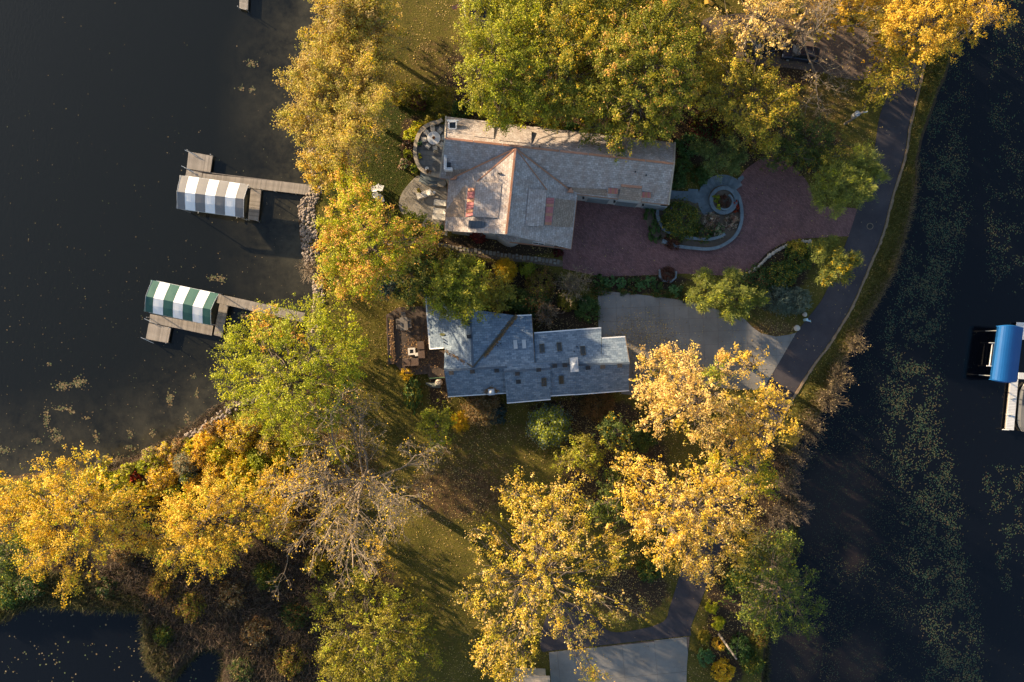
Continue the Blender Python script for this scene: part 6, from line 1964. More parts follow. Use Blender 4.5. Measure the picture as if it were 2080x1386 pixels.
tree('ash_tree', 'olive-gold tree between the garage wing and the gravel driveway', (1505, 200), 11, [(1452, 118, 36), (1482, 168, 44), (1442, 200, 32), (1530, 165, 40), (1562, 212, 36), (1585, 190, 26), (1528, 245, 38), (1572, 278, 30), (1500, 232, 34), (1562, 302, 16), (1480, 80, 30), (1425, 160, 26), (1600, 225, 20)], 'olive', 113, lai=2.6, rc=.6, tips='goldgreen', tip_w=.7)
GT = 'golden trees along the top edge'
tree('birch_tree', 'wispy pale gold tree at the top edge above the black car', (1540, 45), 12, [(1480, 42, 30), (1530, 28, 38), (1570, 68, 26), (1605, 18, 34), (1520, 75, 28), (1650, 12, 34), (1460, 70, 18), (1445, 35, 16), (1560, 5, 36), (1590, 90, 14)], 'goldpale', 114, group=GT, lai=1.6, rc=.5, L=.2, Wd=.14, bark='bark_pale', branch_share=.9)
tree('maple_tree', 'amber-gold tree at the top edge right of the bare branches', (1715, 30), 11, [(1700, 5, 34), (1742, 8, 24), (1672, 16, 22), (1715, 28, 14), (1770, 0, 26)], 'amber', 115, group=GT, lai=2.6, rc=.55)
tree('maple_tree', 'large golden tree at the top over the road and bank', (1870, 35), 13, [(1832, 42, 42), (1872, 60, 42), (1902, 28, 46), (1850, 5, 40), (1882, 98, 24), (1935, 102, 18), (1912, 80, 24), (1815, 80, 20), (1940, 35, 30)], 'gold', 116, group=GT, lai=2.6, rc=.55, tips='amber', tip_w=.4)
tree('maple_tree', 'amber tree with bare twigs reaching over the water at the top right', (1960, 40), 12, [(1960, 30, 34), (1990, 52, 28), (2020, 42, 24), (1975, 80, 14), (2050, 45, 14), (2010, 15, 22), (1985, 0, 30)], 'amber', 117, group=GT, lai=1.8, rc=.48, branch_share=.95, bark='bark_pale')
tree('small_tree', 'yellow-green tree leaning over the upper end of the road', (1805, 150), 8.5, [(1800, 118, 26), (1832, 130, 32), (1850, 158, 22), (1792, 190, 22), (1778, 160, 22), (1862, 112, 18), (1770, 205, 14), (1848, 180, 10), (1815, 165, 18)], 'goldgreen', 118, lai=2.0, rc=.5, tips='olive', tip_w=.8)
bare_tree('bare_tree', 'leafless pale tree spreading branches over the dark blue car', (1600, 78), 11.5, 11.5, 119, bias=(.95, -.12), limbs=9, leaf_pal='goldpale', leaf_n=350)
PLG = 'feathery evergreens by the brick driveway'  # highlights on the plume tips are put into the leaf colour
tree('pine_tree', 'feathery light green pine between the brick driveway and the road', (1715, 385), 7, [(1692, 350, 34), (1752, 338, 42), (1742, 388, 40), (1682, 398, 34), (1780, 352, 26), (1712, 372, 36), (1700, 420, 20), (1660, 375, 18)], 'plume', 120, group=PLG, lai=3.4, rc=.55, L=.36, Wd=.05, plume=True, tips='yelgreen', tip_w=.25, mat='leaf_shiny')
tree('small_tree', 'slim golden-olive tree poking from behind the feathery pine', (1690, 325), 6.5, [(1692, 318, 16), (1680, 330, 14), (1702, 308, 12), (1672, 342, 12)], 'olive', 121, lai=2.2, rc=.4, tips='goldgreen', tip_w=.6)
tree('pine_tree', 'feathery yellow-green pine on the island between brick driveway and road', (1672, 535), 6, [(1680, 492, 24), (1702, 538, 36), (1668, 520, 24), (1732, 530, 22), (1682, 562, 22), (1655, 505, 14), (1715, 560, 18)], 'plume', 122, group=PLG, lai=3.4, rc=.5, L=.34, Wd=.05, plume=True, tips='yellow', tip_w=.28, mat='leaf_shiny')
tree('pine_tree', 'clump of feathery light green pines spilling over the concrete driveway', (1462, 610), 4.8, [(1430, 568, 26), (1486, 562, 26), (1410, 600, 20), (1462, 602, 32), (1506, 602, 28), (1536, 606, 22), (1482, 632, 28), (1430, 620, 22), (1512, 630, 18)], 'plume', 123, group=PLG, lai=3.6, rc=.45, L=.36, Wd=.045, plume=True, tips='yelgreen', tip_w=.25, mat='leaf_shiny')
tree('pine_tree', 'dark shaded pine beside the garden walk and cedar house', (1455, 325), 6.5, [(1440, 310, 26), (1478, 300, 28), (1500, 322, 24), (1455, 335, 24), (1420, 300, 20), (1490, 345, 16)], 'darkplume', 124, group=PLG, lai=3.2, rc=.5, L=.36, Wd=.05, plume=True, tips='plume', tip_w=.5, mat='leaf_shiny')
tree('yellowgreen_tree', 'big yellow-green tree over the shore at the end of the lower dock', (625, 775), 14, [(500, 690, 42), (472, 738, 32), (540, 655, 32), (602, 652, 36), (662, 642, 36), (692, 672, 34), (562, 722, 50), (630, 722, 50), (700, 730, 38), (482, 790, 36), (540, 800, 46), (612, 800, 50), (682, 790, 36), (728, 700, 20), (652, 848, 40), (582, 858, 36), (528, 848, 30), (455, 770, 18), (640, 622, 22), (705, 765, 22)], 'yelgreen', 125, lai=2.3, rc=.55, tips='limegreen', tip_w=.5, branch_share=.7)
tree('maple_tree', 'peach-orange maple showing through the upper side of the big yellow-green tree', (560, 655), 12, [(530, 640, 18), (545, 665, 20), (518, 665, 15), (575, 672, 14), (605, 690, 12), (535, 690, 14), (552, 625, 8)], 'orange', 126, lai=1.7, rc=.42)
MB_ = 'golden maples on the lower left shore'
tree('maple_tree', 'golden maple at the left edge spreading over the pond', (215, 1015), 13.5, [(90, 952, 22), (148, 938, 26), (132, 985, 36), (62, 1002, 36), (20, 1012, 38), (18, 1052, 36), (100, 1042, 50), (170, 1030, 44), (225, 1040, 36), (140, 1090, 52), (92, 1122, 38), (68, 1150, 20), (150, 1148, 34), (142, 1192, 18), (200, 1098, 36), (250, 1090, 24), (-30, 1000, 45), (-20, 1045, 40), (128, 1215, 9), (250, 1045, 30), (275, 1065, 22), (215, 1005, 24), (180, 1000, 30), (265, 1020, 18), (90, 1080, 40)], 'gold', 127, group=MB_, lai=2.1, rc=.55, tips='yelgreen', tip_w=.3, branch_share=.6)
tree('maple_tree', 'golden maple right of the other shore maple, above the brown reeds', (440, 1035), 13, [(340, 1052, 30), (400, 1042, 44), (460, 1002, 36), (310, 1100, 30), (370, 1108, 46), (430, 1108, 40), (420, 1155, 24), (482, 1068, 42), (545, 1058, 28), (345, 1140, 26), (505, 1025, 34), (395, 1180, 12), (455, 1130, 26), (560, 1095, 12), (285, 1108, 14), (360, 1025, 24), (440, 985, 26), (430, 1015, 30), (375, 1060, 36), (520, 1060, 26), (560, 1020, 30), (535, 985, 26), (580, 1065, 20)], 'gold', 128, group=MB_, lai=2.2, rc=.55, tips='yelgreen', tip_w=.3, branch_share=.6)
tree('maple_tree', 'sparse golden tree tangled with the bare grey tree', (590, 1000), 10, [(550, 985, 28), (585, 1010, 24), (610, 985, 16), (620, 1020, 16), (560, 950, 18), (650, 1045, 14)], 'gold', 129, group=MB_, lai=1.3, rc=.45, branch_share=.9)
bare_tree('bare_tree', 'large leafless grey-brown tree in the middle of the lower lawn', (752, 962), 15.5, 11.0, 130, limbs=14, leaf_pal='gold', leaf_n=2600, bark='bark_pale')
tree('small_tree', 'scattered golden leaves hanging low on the sunny side of the bare tree', (765, 1105), 8, [(775, 1110, 18), (760, 1130, 18), (785, 1140, 16), (772, 1162, 12), (740, 1120, 14), (715, 1080, 12)], 'gold', 131, lai=1.5, rc=.42, branch_share=.9)
tree('ash_tree', 'olive-green tree below the bare tree at the bottom edge', (745, 1235), 12, [(682, 1210, 36), (742, 1205, 46), (800, 1228, 38), (702, 1280, 46), (770, 1288, 50), (838, 1290, 32), (872, 1332, 24), (722, 1350, 46), (800, 1348, 46), (650, 1222, 22), (750, 1395, 46), (680, 1330, 32), (830, 1385, 40), (690, 1385, 36), (860, 1255, 14)], 'olive', 132, lai=2.3, rc=.6, tips='yelgreen', tip_w=.35)
BGOLD = 'large golden maples beside the lower driveway'
tree('maple_tree', 'broad golden maple overhanging the lower concrete driveway', (1092, 1130), 16, [(1042, 1000, 28), (1085, 1008, 32), (1160, 1000, 34), (1120, 1050, 42), (1062, 1060, 36), (962, 1072, 20), (985, 1108, 26), (1180, 1062, 34), (1100, 1110, 48), (1150, 1120, 42), (1222, 1140, 36), (1260, 1130, 22), (1005, 1158, 36), (950, 1202, 26), (985, 1228, 32), (1060, 1180, 42), (1120, 1188, 38), (1180, 1200, 26), (1082, 1250, 36), (1022, 1290, 40), (985, 1325, 32), (1060, 1320, 36), (1132, 1268, 24), (1195, 1268, 24), (1250, 1248, 24), (1292, 1238, 20), (1170, 1335, 20), (1205, 1362, 24), (1045, 1368, 30), (1050, 965, 12), (1195, 1230, 18), (1310, 1255, 10), (1160, 1300, 14), (1010, 1365, 30)], 'goldgreen', 133, group=BGOLD, lai=1.75, rc=.52, tips='goldpale', tip_w=.75, branch_share=.6)
tree('maple_tree', 'pale gold maple at the corner of the shingle house and concrete driveway', (1405, 815), 14.5, [(1340, 738, 36), (1398, 742, 36), (1320, 800, 34), (1380, 800, 44), (1448, 798, 40), (1480, 755, 22), (1330, 858, 26), (1420, 858, 40), (1500, 850, 40), (1350, 715, 14), (1465, 720, 12), (1480, 905, 34), (1360, 845, 26), (1430, 905, 22)], 'goldpale', 134, group=BGOLD, lai=2.1, rc=.5, tips='gold', tip_w=.3)
tree('maple_tree', 'golden maple leaning over the road at its right bend', (1530, 860), 14, [(1560, 825, 36), (1592, 870, 28), (1548, 892, 36), (1510, 880, 34), (1575, 800, 22), (1605, 868, 14), (1530, 920, 24), (1520, 820, 20)], 'gold', 135, group=BGOLD, lai=2.2, rc=.5, tips='goldpale', tip_w=.5)
tree('maple_tree', 'yellow maple with thin crown at the edge of the concrete driveway', (1520, 745), 9, [(1530, 725, 20), (1548, 712, 12), (1510, 745, 22), (1540, 752, 14), (1500, 720, 14)], 'gold', 136, group=BGOLD, lai=1.3, rc=.45, branch_share=.9)
tree('maple_tree', 'very large golden maple over the hidden stretch of road', (1390, 1015), 16, [(1272, 958, 34), (1320, 950, 24), (1302, 1010, 38), (1370, 1000, 40), (1430, 968, 36), (1290, 1060, 34), (1360, 1068, 46), (1430, 1050, 46), (1500, 1030, 40), (1535, 985, 26), (1478, 1090, 44), (1530, 1090, 24), (1420, 1130, 40), (1350, 1118, 30), (1440, 1168, 22), (1250, 1090, 18), (1385, 1100, 36), (1260, 1012, 20), (1400, 1175, 10), (1560, 1085, 10), (1470, 985, 30), (1505, 1130, 20)], 'gold', 137, group=BGOLD, lai=2.0, rc=.52, tips='goldpale', tip_w=.8)
tree('willow_tree', 'yellow-green tree wedged between the golden maples by the right water', (1520, 965), 11, [(1530, 950, 28), (1510, 985, 24), (1555, 965, 20), (1490, 945, 18), (1560, 995, 16), (1450, 940, 18)], 'yelgreen', 138, lai=2.3, rc=.5, tips='yellow', tip_w=.6)
tree('willow_tree', 'green tree standing alone at the water edge on the lower right', (1545, 1160), 11, [(1592, 1108, 26), (1570, 1148, 36), (1532, 1180, 34), (1600, 1192, 36), (1638, 1165, 14), (1562, 1228, 38), (1620, 1238, 36), (1662, 1228, 18), (1640, 1272, 18), (1580, 1268, 28), (1520, 1238, 30), (1655, 1165, 9), (1545, 1275, 16), (1610, 1090, 12)], 'deepgreen', 139, lai=2.2, rc=.5, tips='limegreen', tip_w=.42)
tree('small_tree', 'small green maple with an orange top inside the pale gold maple', (1452, 752), 14.5, [(1455, 745, 14), (1450, 768, 16), (1465, 730, 12, 'orange', 1.05), (1440, 760, 12)], 'limegreen', 140, lai=2.6, rc=.4, tips='orange', tip_w=.25)
tree('small_tree', 'two-toned green and yellow tree on the lawn below the boulder', (895, 865), 6.5, [(885, 842, 22), (892, 868, 26), (868, 872, 18), (888, 895, 20), (905, 850, 16), (872, 850, 14)], 'green', 141, lai=2.6, rc=.45, tips='yelgreen', tip_w=.7)
tree('small_tree', 'olive-yellow tree at the upper left of the golden maple group', (1175, 920), 7, [(1160, 930, 24), (1190, 925, 24), (1185, 900, 20), (1205, 945, 18), (1140, 940, 16), (1210, 905, 16)], 'olive', 142, lai=2.6, rc=.45, tips='yelgreen', tip_w=.6)
tree('small_tree', 'green understory tree with yellow sprays behind the pale gold maple', (1255, 880), 6, [(1250, 870, 24), (1232, 890, 18), (1275, 880, 20), (1262, 905, 18), (1240, 855, 14)], 'deepgreen', 143, lai=2.6, rc=.45, tips='yellow', tip_w=.35)
tree('small_tree', 'deep green understory tree between the two lowest golden maples', (1250, 1010), 6, [(1240, 985, 22), (1235, 1020, 24), (1225, 1050, 22), (1255, 1045, 20), (1245, 960, 18), (1210, 1030, 16)], 'deepgreen', 144, lai=2.5, rc=.45, tips='limegreen', tip_w=.3)
tree('small_tree', 'dark shaded cedar right of the driveway bed near the gravel driveway', (1640, 300), 6, [(1602, 270, 32), (1642, 282, 36), (1682, 292, 30), (1622, 318, 30), (1562, 318, 24), (1665, 318, 22), (1590, 300, 26)], 'deepgreen', 145, lai=2.6, rc=.5, tips='olive', tip_w=.3)
tree('small_tree', 'fine-leaved soft olive tree by the upper terrace hedge', (905, 215), 5, [(895, 195, 20), (908, 210, 18), (890, 215, 16), (915, 190, 14)], 'olive', 146, lai=2.6, rc=.4, L=.3, Wd=.06, plume=True)
tree('small_tree', 'deep green tree at the left edge under the golden maple', (20, 1140), 7, [(20, 1125, 26), (5, 1150, 24), (45, 1130, 20), (10, 1100, 22), (25, 1165, 18)], 'deepgreen', 147, lai=2.5, rc=.5, tips='yelgreen', tip_w=.3)

# trees standing just outside the frame, whose shade and boughs reach in
for i, (bx, by, hh, rr_, pl) in enumerate([(1120, -95, 13, 75, 'green'), (1290, -100, 13, 75, 'green'), (1450, -90, 12, 70, 'goldpale'), (1620, -95, 13, 75, 'gold'), (1790, -95, 13, 75, 'gold'), (1950, -100, 12, 65, 'amber')]):
    lb = [(bx + rr_ * .6 * math.cos(a), by + rr_ * .6 * math.sin(a), rr_ * .5) for a in (0, 1.05, 2.1, 3.14, 4.2, 5.2)] + [(bx, by, rr_ * .6)]
    tree('shade_tree', ['tree beyond the top edge above the yellow-green canopy tree', 'tree beyond the top edge above the orange-tipped tree', 'tree beyond the top edge above the wispy gold tree', 'golden tree beyond the top edge above the bare branches', 'golden tree beyond the top edge above the road', 'amber tree beyond the top edge above the channel'][i], None, hh, lb, pl, 160 + i, lai=1.6, rc=.8, L=.4, Wd=.3, group='trees just beyond the top edge')

# ------------------------------------------------------------------ shrubs
SH = [
    # kind, label, px, py, r, h, palette, extras
    ('shrub', 'bright yellow shrub beside the stepping-stone path', 1026, 547, 20, 4.0, 'yellow', dict(fine=True)),
    ('shrub', 'fresh green shrub right of the bright yellow shrub by the path', 1072, 548, 15, 1.6, 'limegreen', dict()),
    ('shrub', 'brown-olive shrub between the yellow shrub and tan willow', 1098, 580, 28, 2.4, 'rust', dict(tips='olive', tip_w=.5)),
    ('shrub', 'dull olive shrub against the shaded back of the shingle house', 1088, 612, 28, 2.2, 'hedge', dict(tips='rust', tip_w=.4)),
    ('shrub', 'dark green shrub right of the overhanging green tree', 1050, 610, 24, 2.6, 'deepgreen', dict()),
    ('shrub', 'yellow-olive shrub at the foot of the tan willow shrub', 1155, 610, 20, 1.8, 'olive', dict()),
    ('shrub', 'dark green shrub at the corner of the concrete driveway', 1195, 628, 24, 1.6, 'hedge', dict()),
    ('shrub', 'olive shrub left of the overhanging tree at the path start', 905, 528, 24, 2.0, 'olive', dict(tips='tan', tip_w=.4)),
    ('shrub', 'dark shrub in shade left of the olive path shrub', 868, 535, 24, 2.0, 'hedge', dict(tips='rust', tip_w=.3)),
    ('shrub', 'rusty shrub at the edge of the orange maple near the path', 880, 512, 14, 1.5, 'rust', dict()),
    ('shrub', 'dark red shrub under the metal bay of the cedar house', 970, 472, 14, 5.8, 'maroon', dict(tips='red', tip_w=.3)),
    ('shrub', 'dark red shrub at the court corner of the cedar house', 1133, 514, 9, 1.2, 'maroon', dict()),
    ('shrub', 'round clipped yellow shrub at the lower end of the deck', 826, 761, 12, 1.3, 'yellow', dict(n=900, L=.12, Wd=.09)),
    ('shrub', 'small clipped lime shrub on the deck beside the planter bench', 792, 652, 6.5, .9, 'yelgreen', dict(n=500, L=.1, Wd=.08)),
    ('shrub', 'tiny lime plant in the lower end of the planter bench', 793, 725, 5, .9, 'yelgreen', dict(n=220, L=.1, Wd=.08)),
    ('shrub', 'dark hedge running down from the clipped yellow shrub', 838, 798, 16, 1.4, 'hedge', dict(ry=34, tips='olive', tip_w=.4)),
    ('shrub', 'bright yellow small shrub below the corner of the shingle house', 935, 856, 17, 2.0, 'yellow', dict(fine=True)),
    ('shrub', 'tan and rust shrub below the metal chimney of the shingle house', 980, 830, 34, 2.6, 'tan', dict(tips='rust', tip_w=.4, fine=True)),
    ('shrub', 'dark shrub right of the tan and rust shrub', 1008, 842, 20, 1.8, 'spruce', dict()),
    ('shrub', 'round blue-green shrub on the lawn below the bump-out', 1117, 868, 38, 4.6, 'silver', dict(tips='limegreen', tip_w=.75)),  # lime tips put the sunlit top into the leaf colour
    ('shrub', 'round rust-brown shrub in the bed below the east end of the house', 1214, 824, 30, 1.8, 'rust', dict(fine=True)),
    ('shrub', 'round dark green shrub inside the walled garden', 1386, 446, 36, 2.6, 'deepgreen', dict(tips='olive', tip_w=.35)),
    ('shrub', 'rose and white flowering shrub in the walled garden, left one', 1445, 447, 15, 1.1, 'rose', dict()),
    ('shrub', 'rose and white flowering shrub in the walled garden, lower one', 1462, 468, 13, 1.0, 'rose', dict(tips='mound', tip_w=.5)),
    ('shrub', 'rose and white flowering shrub in the walled garden, right one', 1488, 450, 13, 1.0, 'rose', dict()),
    ('shrub', 'dark olive shrub in the lower bed of the walled garden', 1430, 474, 18, 1.0, 'hedge', dict(tips='rust', tip_w=.4)),
    ('shrub', 'lime shrub in the round planter, upper left', 1455, 403, 8, 1.1, 'limegreen', dict()),
    ('shrub', 'lime shrub in the round planter, lower left', 1460, 420, 8, 1.0, 'yelgreen', dict()),
    ('shrub', 'brown-red shrub in the middle of the round planter', 1472, 408, 12, 1.2, 'brownred', dict()),
    ('shrub', 'red flowers along the right rim of the round planter, upper', 1490, 408, 6, .8, 'red', dict()),
    ('shrub', 'red flowers along the right rim of the round planter, lower', 1495, 424, 7, .8, 'red', dict()),
    ('shrub', 'brown-red grass tuft at the pier of the outer garden wall', 1367, 490, 15, 1.1, 'brownred', dict(fine=True)),
    ('shrub', 'brown-red grass tuft in the grey planter below the brick court', 1355, 557, 14, 1.2, 'brownred', dict(fine=True)),
    ('shrub', 'curved clipped hedge at the left of the walled garden, upper length', 1322, 432, 11, .9, 'hedge', dict(ry=20)),
    ('shrub', 'curved clipped hedge at the left of the walled garden, lower length', 1331, 470, 11, .9, 'hedge', dict(ry=20)),
    ('shrub', 'grey-green feathery shrub on the leafy island, left one', 1588, 608, 28, 2.2, 'silver', dict(fine=True)),
    ('shrub', 'grey-green feathery shrub on the leafy island, beside the road', 1624, 610, 24, 2.0, 'silver', dict(fine=True)),
    ('shrub', 'dark green shrub below the stone edging of the brick court', 1540, 570, 26, 1.6, 'hedge', dict(tips='rust', tip_w=.3)),
    ('shrub', 'dark olive shrub at the middle of the leafy island', 1590, 560, 28, 1.8, 'hedge', dict(tips='olive', tip_w=.4)),
    ('shrub', 'dark green shrub under the stone edging near the yellow-green pine', 1625, 525, 26, 1.8, 'hedge', dict(tips='olive', tip_w=.3)),
    ('shrub', 'small yellow-olive shrub above the leafy island by the stone edging', 1622, 503, 16, 2.2, 'olive', dict(tips='goldgreen', tip_w=.5)),
    ('shrub', 'maroon shrub in shade between the big green tree and the olive tree', 1440, 258, 28, 3.0, 'maroon', dict(tips='hedge', tip_w=.4)),
    ('shrub', 'dark shrub against the east end of the cedar house, upper', 1402, 292, 22, 2.0, 'mound', dict(tips='hedge', tip_w=.5)),
    ('shrub', 'dark shrub against the east end of the cedar house, middle', 1388, 335, 16, 2.0, 'hedge', dict()),
    ('shrub', 'dark shrub against the east end of the cedar house, beside the entrance walk', 1378, 365, 15, 1.6, 'hedge', dict()),
    ('shrub', 'shaded green shrub along the curved walk', 1425, 355, 16, 1.4, 'hedge', dict()),
    ('shrub', 'yellow-green shrub at the upper rim of the terrace wall', 848, 262, 14, 1.5, 'yelgreen', dict(tips='yellow', tip_w=.3)),
    ('shrub', 'olive shrub between the terrace wall and the cedar house corner', 874, 246, 13, 1.6, 'olive', dict()),
    ('shrub', 'green shrub touching the upper corner of the cedar house', 892, 243, 11, 1.6, 'olive', dict(tips='hedge', tip_w=.5)),
    ('shrub', 'yellow-green shrub left of the terrace wall, upper', 834, 275, 12, 1.2, 'yelgreen', dict()),
    ('shrub', 'rose flowering shrub left of the terrace wall', 828, 292, 9, 1.0, 'brownred', dict(tips='rose', tip_w=.6)),
    ('shrub', 'small green shrub left of the terrace wall, middle', 828, 312, 9, 1.0, 'limegreen', dict()),
    ('shrub', 'pale flowering shrub left of the terrace wall, lower', 820, 332, 9, 1.0, 'rose', dict(tips='hedge', tip_w=.5)),
    ('shrub', 'green shrub at the lower rim of the terrace wall', 842, 342, 9, 1.1, 'limegreen', dict(tips='hedge', tip_w=.5)),
    ('shrub', 'olive shrub at the edge of the upper lawn beside the oak', 815, 188, 22, 2.4, 'olive', dict(tips='oak', tip_w=.5)),
    ('shrub', 'reddish-brown shrub in the hedge between the upper lawn and cedar house', 848, 205, 14, 2.0, 'brownred', dict(tips='olive', tip_w=.5)),
    ('shrub', 'green shrub in the hedge between the upper lawn and cedar house', 862, 185, 18, 2.2, 'green', dict(tips='tan', tip_w=.3)),
    ('shrub', 'dark green shrub in the shade right of the fine-leaved tree', 935, 222, 18, 2.2, 'hedge', dict()),
    ('shrub', 'dark shrub behind the cedar house under the orange-tipped tree', 1160, 262, 14, 1.4, 'mound', dict()),
    ('shrub', 'small dark shrub beside the sun loungers and the house corner', 893, 464, 9, 1.0, 'hedge', dict()),
    ('shrub', 'golden-olive shrub on the right bed of the lower driveway, uppermost', 1448, 1235, 11, 1.4, 'yelgreen', dict(fine=True)),
    ('shrub', 'yellow-olive shrub beside the timber pole base', 1460, 1268, 12, 1.2, 'yelgreen', dict(fine=True)),
    ('shrub', 'pale olive shrub left of the timber pole by the lower driveway', 1433, 1298, 12, 1.2, 'olive', dict(fine=True)),
    ('shrub', 'orange shrub just below the timber pole by the lower driveway', 1460, 1312, 11, 1.4, 'amber', dict()),
    ('shrub', 'round green shrub right of the lower concrete driveway', 1435, 1338, 15, 1.4, 'mound', dict()),
    ('shrub', 'yellow and amber shrub at the bottom edge right of the lower driveway', 1472, 1370, 20, 2.0, 'yellow', dict(tips='amber', tip_w=.4)),
    ('shrub', 'dark green shrub at the water edge below the lone green tree', 1505, 1320, 22, 1.5, 'hedge', dict()),
    ('shrub', 'bright yellow shrub glowing beside the bare tree on its shore side', 598, 975, 18, 2.6, 'yellow', dict()),
    ('shrub', 'scarlet shrub on the shore bank beside the golden maple', 272, 972, 10, 1.3, 'red', dict()),
    ('shrub', 'crimson shrub between the two golden shore maples', 365, 1018, 12, 1.4, 'red', dict(tips='brownred', tip_w=.6)),
    ('shrub', 'small crimson shrub under the fork of the left golden maple', 322, 1042, 11, 1.2, 'maroon', dict(tips='red', tip_w=.5)),
    ('shrub', 'lime shrub on the shore bank by the golden maple tip', 188, 975, 22, 2.2, 'limegreen', dict(tips='yellow', tip_w=.4)),
    ('shrub', 'yellow-lime shrub on the shore bank right of the lime shrub', 230, 990, 22, 2.2, 'yelgreen', dict()),
    ('shrub', 'golden shrub on the shore bank above the crimson shrub', 268, 1002, 22, 2.2, 'yelgreen', dict(tips='gold', tip_w=.5)),
    ('shrub', 'green shrub at the water line left of the silver shrub', 290, 950, 13, 1.8, 'limegreen', dict()),
    ('shrub', 'golden bushy shrub left of the silver shrub on the bank', 325, 975, 26, 2.8, 'gold', dict(tips='tan', tip_w=.3)),
    ('shrub', 'silver-grey shrub on the bank among golden shrubs', 375, 945, 22, 2.8, 'silver', dict(fine=True, tips='tan', tip_w=.6)),
    ('shrub', 'dark silver-green shrub below the silver-grey shrub', 378, 972, 16, 2.0, 'silver', dict(tips='limegreen', tip_w=.5)),
    ('shrub', 'green shrub below the silver shrub on the shore bank', 352, 1002, 16, 2.0, 'limegreen', dict()),
    ('shrub', 'orange-brown shrub on the shore bank, at the reddish water edge', 405, 930, 22, 2.2, 'amber', dict(tips='rust', tip_w=.4)),
    ('shrub', 'golden shrub at the tip of the shore bank by the rusty shallows', 410, 898, 20, 2.2, 'gold', dict()),
    ('shrub', 'yellow-green shrub on the bank below the golden tip shrub', 440, 925, 24, 2.4, 'yelgreen', dict(tips='gold', tip_w=.4)),
    ('shrub', 'golden shrub in the middle of the shore bank', 430, 958, 24, 2.6, 'gold', dict(tips='rust', tip_w=.3)),
    ('shrub', 'tan-gold shrub on the bank under the yellow-green tree', 480, 895, 26, 2.6, 'goldgreen', dict(tips='tan', tip_w=.4)),
    ('shrub', 'bright green shrub on the bank left of the bare tree', 520, 940, 24, 2.4, 'limegreen', dict()),
    ('shrub', 'golden shrub between the bright green bank shrub and the maple', 480, 950, 26, 2.6, 'goldgreen', dict()),
    ('shrub', 'tan shrub below the big yellow-green tree on its shade side', 545, 905, 26, 2.2, 'goldgreen', dict(tips='tan', tip_w=.5)),
    ('shrub', 'green shrub under the limbs at the foot of the bare tree', 690, 920, 24, 2.0, 'limegreen', dict(tips='olive', tip_w=.5)),
    ('shrub', 'olive shrub left of the foot of the bare tree', 640, 930, 22, 1.8, 'olive', dict(tips='rust', tip_w=.4)),
    ('shrub', 'olive-yellow shrub below the bare tree trunk', 700, 1030, 22, 1.8, 'olive', dict(tips='goldgreen', tip_w=.5)),
    ('shrub', 'dull green shrub in shade on the low bank under the green tree', 1500, 1180, 26, 1.6, 'hedge', dict(tips='olive', tip_w=.3)),
    ('shrub', 'green shrub under the very large golden maple, driveway side', 1320, 1160, 22, 1.6, 'hedge', dict(tips='olive', tip_w=.3)),
    ('shrub', 'dark green shrub in the gap above the golden maples', 1310, 895, 22, 2.2, 'deepgreen', dict()),
    ('shrub', 'dark green shrub at the pond edge below the left golden maple', 60, 1190, 26, 2.0, 'hedge', dict(tips='tan', tip_w=.3)),
    ('shrub', 'dark green reed-side shrub at the left edge of the pond', 15, 1210, 26, 2.0, 'hedge', dict(tips='olive', tip_w=.3)),
]
for i, (kd, lab, px, py, r, h, pl, ex) in enumerate(SH):
    shrub(kd, lab, px, py, r, h, pl, 300 + i, **ex)

